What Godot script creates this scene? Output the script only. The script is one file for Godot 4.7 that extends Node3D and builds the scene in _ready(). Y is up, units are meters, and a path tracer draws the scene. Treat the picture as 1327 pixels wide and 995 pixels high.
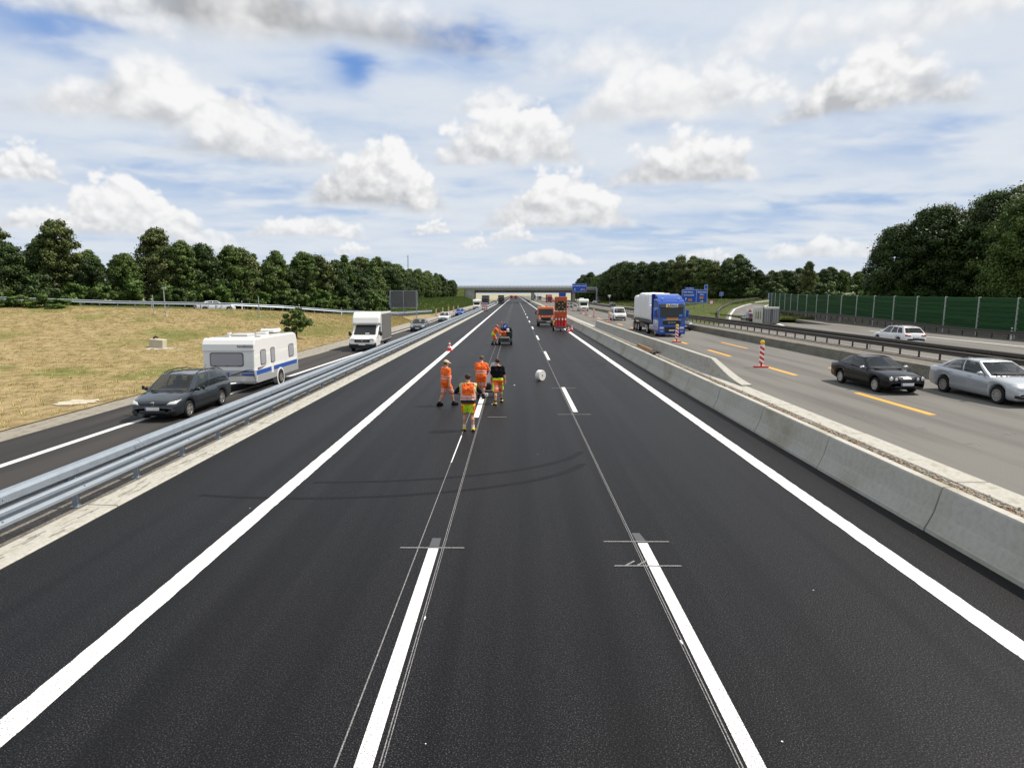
extends Node3D

const TOE := -16.4
var M := {}
var taken := {}
var rng := RandomNumberGenerator.new()


class B:
	var st := SurfaceTool.new()
	var group := 1

	func _init() -> void:
		st.begin(Mesh.PRIMITIVE_TRIANGLES)
		st.set_smooth_group(-1)

	func hard() -> B:
		st.set_smooth_group(-1)
		return self

	func soft() -> B:
		group += 1
		st.set_smooth_group(group)
		return self

	func tri(a: Vector3, b: Vector3, c: Vector3) -> void:
		st.add_vertex(a)
		st.add_vertex(b)
		st.add_vertex(c)

	func quad(a: Vector3, b: Vector3, c: Vector3, d: Vector3) -> void:
		tri(a, b, c)
		tri(a, c, d)

	func box(c: Vector3, s: Vector3, t := Transform3D()) -> B:
		return cbox(c, s, 0.0, t)

	# a box with chamfered edges
	func cbox(c: Vector3, s: Vector3, bev: float, t := Transform3D()) -> B:
		var h := s / 2.0
		var b: float = minf(bev, 0.49 * minf(s.x, minf(s.y, s.z)))
		var P := func(sx: float, sy: float, sz: float, ax: int) -> Vector3:
			var q := Vector3(sx * h.x, sy * h.y, sz * h.z)
			if ax != 0: q.x -= sx * b
			if ax != 1: q.y -= sy * b
			if ax != 2: q.z -= sz * b
			return t * (c + q)
		for sg in [-1.0, 1.0]:
			for ax in 3:
				var q := []
				for k in [[-1, -1], [1, -1], [1, 1], [-1, 1]]:
					var s3 := [0.0, 0.0, 0.0]
					s3[ax] = sg
					s3[(ax + 1) % 3] = float(k[0])
					s3[(ax + 2) % 3] = float(k[1])
					q.append(P.call(s3[0], s3[1], s3[2], ax))
				if sg > 0: quad(q[3], q[2], q[1], q[0])
				else: quad(q[0], q[1], q[2], q[3])
		if b <= 0.0:
			return self
		for ax in 3:
			var u := (ax + 1) % 3
			var w := (ax + 2) % 3
			for su in [-1.0, 1.0]:
				for sw in [-1.0, 1.0]:
					var lo := [0.0, 0.0, 0.0]
					lo[u] = su
					lo[w] = sw
					var hi := lo.duplicate()
					lo[ax] = -1.0
					hi[ax] = 1.0
					var a: Vector3 = P.call(lo[0], lo[1], lo[2], u)
					var bb: Vector3 = P.call(hi[0], hi[1], hi[2], u)
					var cc: Vector3 = P.call(hi[0], hi[1], hi[2], w)
					var d: Vector3 = P.call(lo[0], lo[1], lo[2], w)
					if su * sw > 0: quad(a, d, cc, bb)
					else: quad(a, bb, cc, d)
		for sx in [-1.0, 1.0]:
			for sy in [-1.0, 1.0]:
				for sz in [-1.0, 1.0]:
					var a: Vector3 = P.call(sx, sy, sz, 0)
					var b2: Vector3 = P.call(sx, sy, sz, 1)
					var c2: Vector3 = P.call(sx, sy, sz, 2)
					if sx * sy * sz > 0: tri(a, c2, b2)
					else: tri(a, b2, c2)
		return self

	# a tube through points with a radius at each
	func tube(pts: Array, radii: Array, n := 8, caps := true) -> B:
		var rings := []
		for i in pts.size():
			var p: Vector3 = pts[i]
			var d: Vector3 = (pts[mini(i + 1, pts.size() - 1)] - pts[maxi(i - 1, 0)]).normalized()
			var u := d.cross(Vector3(0.31, 0.17, 0.93) if absf(d.z) < 0.8 else Vector3(0.2, 0.95, 0.1)).normalized()
			var w := d.cross(u)
			var ring := []
			for k in n:
				var a := TAU * k / n
				ring.append(p + (u * cos(a) + w * sin(a)) * float(radii[i]))
			rings.append(ring)
		soft()
		for i in rings.size() - 1:
			for k in n:
				var k2 := (k + 1) % n
				quad(rings[i][k], rings[i][k2], rings[i + 1][k2], rings[i + 1][k])
		hard()
		if caps:
			for k in range(1, n - 1):
				tri(rings[0][0], rings[0][k + 1], rings[0][k])
				tri(rings[-1][0], rings[-1][k], rings[-1][k + 1])
		return self

	func rod(a: Vector3, b: Vector3, r: float, n := 8) -> B:
		return tube([a, b], [r, r], n)

	# profile of (radius, along axis) turned about an axis through c
	func lathe(c: Vector3, axis: Vector3, prof: Array, n := 20) -> B:
		var u := axis.cross(Vector3(0.3, 0.9, 0.2) if absf(axis.y) < 0.8 else Vector3(1, 0, 0)).normalized()
		var w := axis.cross(u)
		for i in prof.size() - 1:
			soft()
			var a: Vector2 = prof[i]
			var b: Vector2 = prof[i + 1]
			for k in n:
				var d0 := u * cos(TAU * k / n) + w * sin(TAU * k / n)
				var d1 := u * cos(TAU * (k + 1) / n) + w * sin(TAU * (k + 1) / n)
				quad(c + d0 * a.x + axis * a.y, c + d1 * a.x + axis * a.y, c + d1 * b.x + axis * b.y, c + d0 * b.x + axis * b.y)
		return hard()

	func ball(c: Vector3, r: Vector3, n := 10) -> B:
		soft()
		for i in n:
			var a0 := PI * i / n
			var a1 := PI * (i + 1) / n
			for k in n * 2:
				var b0 := TAU * k / (n * 2)
				var b1 := TAU * (k + 1) / (n * 2)
				var q := func(a: float, b: float) -> Vector3: return c + Vector3(sin(a) * cos(b), cos(a), sin(a) * sin(b)) * r
				quad(q.call(a0, b0), q.call(a0, b1), q.call(a1, b1), q.call(a1, b0))
		return hard()

	# a polygon in a plane (given as 2D points), pushed from o by the vector e; ux and uy are the plane's axes
	func prism(poly: Array, o: Vector3, ux: Vector3, uy: Vector3, e: Vector3) -> B:
		var pv := PackedVector2Array()
		for q in poly: pv.append(Vector2(q[0], q[1]))
		var ids := Geometry2D.triangulate_polygon(pv)
		var at := func(i: int, k: float) -> Vector3: return o + ux * pv[i].x + uy * pv[i].y + e * k
		var flip := ux.cross(uy).dot(e) < 0.0
		for i in range(0, ids.size(), 3):
			var a := ids[i]
			var b := ids[i + 1]
			var c := ids[i + 2]
			if (pv[b] - pv[a]).cross(pv[c] - pv[a]) < 0.0:
				var tmp := b
				b = c
				c = tmp
			tri(at.call(a, 0.0), at.call(b, 0.0), at.call(c, 0.0))
			tri(at.call(a, 1.0), at.call(c, 1.0), at.call(b, 1.0))
		for i in pv.size():
			var j := (i + 1) % pv.size()
			quad(at.call(i, 0.0), at.call(i, 1.0), at.call(j, 1.0), at.call(j, 0.0))
		return self

	# a sheet through a grid of points, rows of equal length
	func sheet(rows: Array) -> B:
		for i in rows.size() - 1:
			for k in rows[i].size() - 1:
				quad(rows[i][k], rows[i][k + 1], rows[i + 1][k + 1], rows[i + 1][k])
		return self

	func done() -> ArrayMesh:
		st.generate_normals()
		return st.commit()


func numbered(called: String) -> String:
	var n: int = taken.get(called, 0)
	taken[called] = n + 1
	return called if n == 0 else "%s_%03d" % [called, n]


func thing(called: String, label: String, category: String, at := Vector3.ZERO, turn := 0.0, group := "") -> Node3D:
	var o := Node3D.new()
	o.name = numbered(called)
	add_child(o)
	o.position = at
	o.rotation.y = turn
	return tag(o, label, category, group)


func tag(o: Node3D, label: String, category: String, group := "") -> Node3D:
	o.set_meta("label", label)
	o.set_meta("category", category)
	if group: o.set_meta("group", group)
	return o


func part(parent: Node, called: String, mesh: Mesh, m: Material, at := Vector3.ZERO, label := "") -> MeshInstance3D:
	var o := MeshInstance3D.new()
	o.name = called
	o.mesh = mesh
	o.material_override = m
	o.position = at
	if label: o.set_meta("label", label)
	parent.add_child(o, true)
	return o


func solid(called: String, mesh: Mesh, m: Material, label: String, category: String, group := "") -> MeshInstance3D:
	var o := part(self, numbered(called), mesh, m)
	tag(o, label, category, group)
	return o


func setting(called: String, mesh: Mesh, m: Material) -> MeshInstance3D:
	var o := part(self, numbered(called), mesh, m)
	o.set_meta("kind", "structure")
	return o


func copy(o: Node3D, at: Vector3, turn := 0.0, label := "") -> Node3D:
	var c: Node3D = o.duplicate()
	c.name = numbered(str(o.name).rstrip("0123456789").rstrip("_"))
	add_child(c)
	c.position = at
	c.rotation.y = turn
	if label: c.set_meta("label", label)
	return c


func rgb(r: float, g: float, b: float) -> Color:
	return Color(r, g, b).linear_to_srgb()


func plain(r: float, g: float, b: float, rough := 0.6, metal := 0.0, spec := 0.5) -> StandardMaterial3D:
	var m := StandardMaterial3D.new()
	m.albedo_color = rgb(r, g, b)
	m.roughness = rough
	m.metallic = metal
	m.metallic_specular = spec
	return m


func noise_tex(seed_: int, freq: float, oct: int, stops: Array, size := 512, kind := FastNoiseLite.TYPE_SIMPLEX_SMOOTH) -> NoiseTexture2D:
	var n := FastNoiseLite.new()
	n.seed = seed_
	n.noise_type = kind
	n.frequency = freq
	n.fractal_octaves = oct
	n.fractal_type = FastNoiseLite.FRACTAL_FBM if oct > 1 else FastNoiseLite.FRACTAL_NONE
	var t := NoiseTexture2D.new()
	t.width = size
	t.height = size
	t.seamless = freq < 0.15  # fine grain shows no seam, and blending would thin it out
	t.noise = n
	if stops:
		var g := Gradient.new()
		var off := PackedFloat32Array()
		var col := PackedColorArray()
		for s in stops:
			off.append(s[0])
			col.append(Color(s[1], s[2], s[3]).linear_to_srgb())
		g.offsets = off
		g.colors = col
		t.color_ramp = g
	return t


# a surface whose colour comes from noise, laid in metres over the world; coarse: a second, larger pattern that multiplies it
func grained(base: NoiseTexture2D, metres: float, rough := 0.85, coarse: NoiseTexture2D = null, cm := Vector3.ONE, bump: NoiseTexture2D = null, bump_cm := 0.0, spec := 0.4) -> StandardMaterial3D:
	var m := StandardMaterial3D.new()
	m.albedo_texture = base
	m.uv1_triplanar = true
	m.uv1_world_triplanar = true
	m.uv1_scale = Vector3.ONE / metres
	m.roughness = rough
	m.metallic_specular = spec
	if coarse:
		m.detail_enabled = true
		m.detail_albedo = coarse
		m.detail_blend_mode = BaseMaterial3D.BLEND_MODE_MUL
		m.detail_uv_layer = BaseMaterial3D.DETAIL_UV_2
		m.uv2_triplanar = true
		m.uv2_world_triplanar = true
		m.uv2_scale = Vector3(1.0 / cm.x, 1.0 / cm.y, 1.0 / cm.z)
	if bump:
		m.heightmap_enabled = true
		m.heightmap_texture = bump
		m.heightmap_scale = bump_cm
	return m


func paint(r: float, g: float, b: float, metal := 0.0, rough := 0.35) -> StandardMaterial3D:
	var m := plain(r, g, b, rough, metal)
	m.clearcoat_enabled = true
	m.metallic_specular = 0.3
	m.clearcoat = 0.9
	m.clearcoat_roughness = 0.02
	return m


func lerp_on(tab: Array, z: float) -> float:
	if z <= tab[0][0]: return tab[0][1]
	for i in tab.size() - 1:
		if z <= tab[i + 1][0]:
			return lerpf(tab[i][1], tab[i + 1][1], (z - tab[i][0]) / maxf(1e-6, tab[i + 1][0] - tab[i][0]))
	return tab[-1][1]


func materials() -> void:
	var grain := noise_tex(3, 0.24, 2, [[0.0, 0.0008, 0.0009, 0.0012], [0.4, 0.002, 0.0021, 0.0028], [0.53, 0.005, 0.0052, 0.0064], [0.66, 0.018, 0.0185, 0.021], [0.8, 0.06, 0.061, 0.066], [1.0, 0.2, 0.2, 0.205]], 1024)
	var rough_h := noise_tex(4, 0.2, 2, [])
	var streak := noise_tex(5, 0.012, 4, [[0.0, 0.45, 0.45, 0.46], [0.36, 0.68, 0.68, 0.69], [0.5, 0.86, 0.86, 0.86], [0.66, 1.0, 0.99, 0.98], [1.0, 1.0, 1.0, 1.0]])
	M.asphalt = grained(grain, 5.0, 0.54, streak, Vector3(6.0, 6.0, 240.0), rough_h, 0.3, 0.28)
	var grain2 := noise_tex(13, 0.2, 2, [[0.0, 0.02, 0.0185, 0.0175], [0.5, 0.036, 0.033, 0.0315], [0.75, 0.055, 0.051, 0.048], [1.0, 0.13, 0.12, 0.112]])
	M.asphalt_worn = grained(grain2, 2.6, 0.85, streak, Vector3(9.0, 9.0, 200.0), rough_h, 0.4, 0.4)
	var grain3 := noise_tex(23, 0.2, 3, [[0.0, 0.095, 0.091, 0.084], [0.5, 0.137, 0.132, 0.122], [0.8, 0.163, 0.156, 0.144], [1.0, 0.24, 0.23, 0.215]])
	var blotch := noise_tex(24, 0.01, 5, [[0.0, 0.62, 0.61, 0.6], [0.4, 0.86, 0.86, 0.85], [0.6, 1.0, 1.0, 0.99], [1.0, 1.0, 1.0, 1.0]])
	M.road_old = grained(grain3, 3.1, 0.85, blotch, Vector3(9.0, 9.0, 120.0), rough_h, 0.25, 0.4)
	var conc := noise_tex(33, 0.03, 5, [[0.0, 0.34, 0.335, 0.3], [0.45, 0.4, 0.393, 0.355], [0.7, 0.415, 0.408, 0.37], [1.0, 0.46, 0.452, 0.415]])
	M.concrete = grained(conc, 2.3, 0.85, noise_tex(34, 0.008, 4, [[0.0, 0.62, 0.57, 0.47], [0.34, 0.92, 0.91, 0.87], [0.6, 1, 1, 1], [1, 1, 1, 1]]), Vector3(9, 9, 13), noise_tex(35, 0.05, 4, []), 0.3)
	var conc2 := noise_tex(36, 0.03, 5, [[0.0, 0.3, 0.292, 0.262], [0.45, 0.37, 0.36, 0.325], [0.7, 0.39, 0.38, 0.345], [1.0, 0.44, 0.43, 0.395]])
	M.concrete_warm = grained(conc2, 1.9, 0.9, noise_tex(37, 0.02, 5, [[0.0, 0.7, 0.67, 0.6], [0.3, 0.95, 0.94, 0.91], [0.5, 1, 1, 1], [1, 1, 1, 1]]), Vector3(4, 4, 5.3), noise_tex(35, 0.05, 4, []), 0.5)
	var conc3 := noise_tex(38, 0.03, 5, [[0.0, 0.09, 0.085, 0.07], [0.45, 0.16, 0.152, 0.125], [0.75, 0.21, 0.2, 0.17], [1.0, 0.27, 0.26, 0.22]])
	M.concrete_dark = grained(conc3, 2.1, 0.9, blotch, Vector3(5, 5, 13), noise_tex(35, 0.05, 4, []), 0.5)
	var dirt := noise_tex(43, 0.06, 5, [[0.0, 0.085, 0.075, 0.065], [0.45, 0.16, 0.147, 0.13], [0.7, 0.21, 0.193, 0.172], [1.0, 0.36, 0.335, 0.3]])
	M.gravel = grained(dirt, 1.7, 0.95, noise_tex(44, 0.02, 4, [[0.0, 0.6, 0.58, 0.55], [0.5, 0.95, 0.95, 0.94], [1, 1, 1, 1]]), Vector3(4, 4, 6), noise_tex(45, 0.15, 3, []), 1.5)
	var pale := noise_tex(46, 0.1, 4, [[0.0, 0.2, 0.18, 0.15], [0.45, 0.29, 0.27, 0.23], [0.7, 0.34, 0.315, 0.27], [1.0, 0.46, 0.43, 0.38]])
	M.sand = grained(noise_tex(48, 0.08, 4, [[0.0, 0.34, 0.3, 0.22], [0.5, 0.45, 0.41, 0.32], [1.0, 0.55, 0.51, 0.42]]), 1.4, 0.95)
	M.gravel_pale = grained(pale, 1.5, 0.95, noise_tex(47, 0.02, 4, [[0.0, 0.6, 0.57, 0.52], [0.5, 0.97, 0.96, 0.95], [1, 1, 1, 1]]), Vector3(4, 4, 6), noise_tex(45, 0.15, 3, []), 2.0)
	var turf := noise_tex(53, 0.014, 6, [[0.0, 0.17, 0.132, 0.066], [0.36, 0.235, 0.18, 0.095], [0.5, 0.275, 0.21, 0.115], [0.66, 0.3, 0.232, 0.13], [1.0, 0.36, 0.285, 0.17]])
	var green_in := noise_tex(54, 0.011, 5, [[0.0, 0.42, 0.62, 0.36], [0.3, 0.6, 0.77, 0.52], [0.43, 0.95, 0.97, 0.92], [1.0, 1.0, 1.0, 1.0]])
	M.dry_grass = grained(turf, 9.0, 1.0, green_in, Vector3(60, 60, 95), noise_tex(55, 0.1, 4, []), 4.0, 0.15)
	var lawn := noise_tex(56, 0.02, 5, [[0.0, 0.032, 0.05, 0.015], [0.45, 0.06, 0.08, 0.026], [0.7, 0.1, 0.11, 0.04], [1.0, 0.17, 0.155, 0.07]])
	M.green_grass = grained(lawn, 11.0, 1.0, noise_tex(57, 0.013, 4, [[0.0, 0.6, 0.65, 0.55], [0.5, 1, 1, 1], [1, 1, 1, 1]]), Vector3(60, 60, 45), noise_tex(55, 0.1, 4, []), 6.0, 0.15)
	M.field = grained(noise_tex(58, 0.02, 4, [[0.0, 0.2, 0.19, 0.1], [0.5, 0.3, 0.28, 0.17], [1.0, 0.38, 0.35, 0.22]]), 400.0, 1.0)
	var wear := noise_tex(63, 0.09, 4, [[0.0, 0.12, 0.12, 0.12], [0.3, 0.3, 0.3, 0.3], [0.42, 0.66, 0.66, 0.65], [0.55, 0.76, 0.76, 0.75], [1.0, 0.8, 0.8, 0.79]])
	M.line_white = grained(wear, 1.3, 0.6)
	M.line_orange = grained(noise_tex(64, 0.05, 4, [[0.0, 0.5, 0.2, 0.02], [0.35, 0.72, 0.32, 0.03], [1.0, 0.8, 0.37, 0.04]]), 1.1, 0.6)
	M.chalk = grained(noise_tex(65, 0.08, 4, [[0.0, 0.03, 0.03, 0.03], [0.42, 0.13, 0.13, 0.13], [0.6, 0.25, 0.25, 0.25], [1.0, 0.4, 0.4, 0.4]]), 0.9, 0.9)
	M.primer = plain(0.06, 0.064, 0.07, 0.5)
	M.skid = grained(noise_tex(66, 0.08, 4, [[0.0, 0.002, 0.002, 0.0024], [0.55, 0.006, 0.006, 0.007], [1.0, 0.03, 0.03, 0.032]]), 1.2, 0.6, null, Vector3.ONE, null, 0.0, 0.26)
	var zinc := noise_tex(67, 0.05, 4, [[0.0, 0.27, 0.315, 0.365], [0.5, 0.31, 0.355, 0.405], [1.0, 0.37, 0.415, 0.465]])
	M.zinc = grained(zinc, 0.9, 0.5, noise_tex(68, 0.02, 4, [[0.0, 0.82, 0.83, 0.84], [0.5, 0.98, 0.98, 0.98], [1, 1, 1, 1]]), Vector3(3, 3, 4))
	M.zinc.metallic = 0.45
	M.zinc_old = grained(noise_tex(69, 0.05, 4, [[0.0, 0.045, 0.04, 0.036], [0.5, 0.085, 0.078, 0.07], [1.0, 0.14, 0.13, 0.12]]), 0.9, 0.6)
	M.zinc_old.metallic = 0.3
	M.steel = plain(0.42, 0.43, 0.44, 0.4, 0.7)
	M.dark_steel = plain(0.06, 0.062, 0.065, 0.5, 0.4)
	M.rubber = plain(0.016, 0.016, 0.017, 0.8, 0, 0.3)
	M.black = plain(0.012, 0.012, 0.013, 0.45)
	M.interior = plain(0.02, 0.02, 0.021, 0.8)
	M.rim = plain(0.5, 0.5, 0.5, 0.3, 0.8)
	M.rim_dark = plain(0.1, 0.1, 0.1, 0.5, 0.6)
	M.chrome = plain(0.7, 0.7, 0.7, 0.12, 1.0)
	var gl := plain(0.015, 0.022, 0.022, 0.03)
	gl.transparency = BaseMaterial3D.TRANSPARENCY_ALPHA
	gl.albedo_color.a = 0.22
	M.glass = gl
	var gs := gl.duplicate()
	gs.albedo_color.a = 0.8
	M.glass_side = gs
	var gd := plain(0.01, 0.013, 0.014, 0.04)
	M.glass_dark = gd
	M.lamp = plain(0.6, 0.6, 0.58, 0.1, 0.35)
	M.lamp.clearcoat_enabled = true
	M.lamp_yellow = plain(0.85, 0.52, 0.02, 0.25)
	M.tail = plain(0.28, 0.008, 0.01, 0.15)
	M.plate = plain(0.7, 0.7, 0.68, 0.5)
	M.plate_blue = plain(0.02, 0.06, 0.4, 0.5)
	M.white = plain(0.75, 0.75, 0.73, 0.45)
	M.red = plain(0.55, 0.02, 0.025, 0.5)
	M.wood = grained(noise_tex(71, 0.03, 4, [[0.0, 0.16, 0.09, 0.045], [0.5, 0.29, 0.17, 0.085], [1.0, 0.4, 0.26, 0.14]]), 1.2, 0.85)
	M.leaf_litter = plain(0.26, 0.14, 0.07, 0.9)
	M.sign_blue = plain(0.012, 0.09, 0.5, 0.45)
	M.sign_white = plain(0.8, 0.8, 0.8, 0.5)
	M.bark = grained(noise_tex(72, 0.04, 4, [[0.0, 0.03, 0.025, 0.018], [0.5, 0.07, 0.058, 0.043], [1.0, 0.13, 0.11, 0.085]]), 1.1, 0.95)
	var lf := plain(1, 1, 1, 0.55, 0, 0.35)
	lf.vertex_color_use_as_albedo = true
	lf.albedo_color = Color.WHITE
	lf.backlight_enabled = true
	lf.backlight = rgb(0.06, 0.095, 0.014)
	M.leaf = lf
	var tuft := lf.duplicate()
	tuft.backlight = rgb(0.05, 0.05, 0.01)
	tuft.roughness = 0.9
	M.tuft = tuft
	var vc := plain(1, 1, 1, 0.75)
	vc.vertex_color_use_as_albedo = true
	M.cloth = vc
	var skin := plain(0.42, 0.22, 0.14, 0.55)
	M.skin = skin
	M.hair = plain(0.035, 0.024, 0.016, 0.8)
	M.hair_grey = plain(0.09, 0.075, 0.06, 0.8)


func _ready() -> void:
	rng.seed = 7
	var cam := Camera3D.new()
	cam.name = "camera"
	cam.fov = 63.75
	cam.far = 9000.0
	cam.near = 0.1
	cam.position = Vector3(0, 4.23, 0)
	cam.rotation_degrees = Vector3(-8.285, 0.319, 0)
	add_child(cam)
	cam.current = true
	var env := Environment.new()
	env.background_mode = Environment.BG_SKY
	env.tonemap_mode = Environment.TONE_MAPPER_LINEAR
	env.tonemap_exposure = 1.14
	env.sdfgi_enabled = true
	env.ssao_enabled = true
	env.ssil_enabled = true
	env.sky = Sky.new()
	env.sky.sky_material = clouded_sky()
	env.background_energy_multiplier = 0.82
	var we := WorldEnvironment.new()
	we.environment = env
	add_child(we)
	var sun := DirectionalLight3D.new()
	sun.name = "sun"
	sun.light_energy = 1.6
	sun.light_color = Color(1.0, 0.965, 0.91)
	sun.light_angular_distance = 0.53
	sun.shadow_enabled = true
	add_child(sun)
	sun.look_at_from_position(Vector3(1.0, 1.52, -0.3) * 100.0, Vector3.ZERO)
	materials()
	print("setting ", Time.get_ticks_msec())
	build_ground()
	build_road()
	build_walls()
	build_guardrails()
	build_bridge()
	build_signs()
	print("trees ", Time.get_ticks_msec())
	build_trees()
	print("traffic ", Time.get_ticks_msec())
	build_traffic()
	build_machines()
	print("people ", Time.get_ticks_msec())
	build_people()
	build_small()
	print("done ", Time.get_ticks_msec())


# ---------------------------------------------------------------- sky
var n_veil := FastNoiseLite.new()
var n_puff := FastNoiseLite.new()
var n_wisp := FastNoiseLite.new()
var clouds := []
var cloud_near := []
# azimuth, height of the base, half width and height in degrees; darkness of the base, softness of the edge
const CUMULI := [
	[-17.0, 19.2, 17.0, 7.5, 0.9, 0.4, 1.0], [-33.0, 18.5, 7.0, 4.0, 0.4, 0.5, 0.8], [8.0, 17.5, 8.0, 5.0, 0.1, 0.55, 0.85], [24.0, 17.5, 10.0, 6.5, 0.12, 0.55, 0.9], [36.0, 18.0, 8.0, 6.0, 0.18, 0.5, 0.9], [-2.0, 15.2, 4.5, 2.6, 0.2, 0.45, 0.8],
	[12.5, 13.9, 9.5, 6.4, 0.22, 0.3, 1.0], [28.6, 13.2, 6.8, 5.8, 0.62, 0.22, 1.0], [-28.5, 12.4, 9.2, 6.0, 0.46, 0.28, 1.0], [18.0, 15.0, 6.0, 4.0, 0.3, 0.3, 0.9],
	[-21.5, 10.6, 8.0, 4.6, 0.5, 0.3, 0.9], [0.0, 11.0, 6.9, 5.6, 0.42, 0.08, 1.0], [14.8, 9.0, 7.4, 4.8, 0.52, 0.1, 1.0], [-12.1, 7.1, 6.4, 6.8, 0.6, 0.06, 1.0],
	[3.7, 5.8, 6.8, 5.4, 0.46, 0.06, 1.0], [-31.6, 4.4, 4.9, 4.9, 0.36, 0.05, 1.0], [-37.9, 7.9, 2.6, 2.8, 0.36, 0.1, 1.0], [-36.6, 4.6, 3.0, 2.2, 0.34, 0.1, 1.0],
	[-18.3, 4.8, 4.6, 2.4, 0.3, 0.14, 0.95], [-7.5, 5.2, 2.0, 1.9, 0.28, 0.12, 0.9], [2.6, 2.6, 4.4, 1.6, 0.26, 0.14, 0.95], [-0.2, 4.7, 2.2, 1.8, 0.26, 0.14, 0.9],
	[17.1, 2.8, 2.4, 1.3, 0.2, 0.14, 0.95], [26.1, 2.8, 4.6, 2.1, 0.26, 0.1, 1.0], [-14.3, 3.4, 1.8, 1.4, 0.2, 0.14, 0.95], [-3.6, 4.0, 1.6, 1.4, 0.24, 0.16, 0.85], [-26.0, 3.6, 3.0, 1.6, 0.2, 0.2, 0.8], [36.0, 5.0, 3.0, 1.6, 0.2, 0.3, 0.6]]
const GAPS := [[-14.4, 17.6, 2.2, 1.4, 0.75], [-5.0, 20.2, 3.4, 1.9, 1.1], [-37.5, 18.6, 4.0, 2.0, 0.7], [31.0, 11.0, 9.0, 1.2, 0.5], [-23.0, 8.4, 9.0, 1.6, 0.5], [0.5, 14.6, 2.4, 1.0, 0.5], [-30.0, 9.2, 7.0, 1.6, 0.55], [10.0, 4.6, 12.0, 1.3, 0.5], [-22.0, 15.5, 3.0, 0.9, 0.6], [20.0, 6.5, 9.0, 1.4, 0.55]]


func setup_clouds() -> void:
	n_veil.seed = 11
	n_veil.frequency = 0.55
	n_veil.fractal_octaves = 5
	n_veil.fractal_gain = 0.55
	n_puff.seed = 12
	n_puff.frequency = 6.0
	n_puff.fractal_octaves = 5
	n_puff.fractal_gain = 0.52
	n_wisp.seed = 13
	n_wisp.frequency = 2.2
	n_wisp.fractal_octaves = 4
	clouds = CUMULI.duplicate()
	var r := RandomNumberGenerator.new()
	r.seed = 31
	for i in 120:
		var az := r.randf_range(-180, 180)
		var el := 3.0 + 62.0 * r.randf() ** 1.6
		if absf(az) < 44.0 and el < 26.0: continue
		var s := r.randf_range(3.0, 8.0) * (0.6 + el / 25.0)
		clouds.append([az, el, s, s * r.randf_range(0.5, 0.75), r.randf_range(0.2, 0.55), r.randf_range(0.12, 0.5), 1.0])
	cloud_near.resize(72)
	for k in 72: cloud_near[k] = []
	for c in clouds:
		var half: float = c[2] * 1.3 / cos(deg_to_rad(minf(80.0, c[1])))
		for k in 72:
			var mid := k * 5.0 - 177.5
			if absf(wrapf(mid - c[0], -180, 180)) < half + 2.6: cloud_near[k].append(c)


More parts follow.
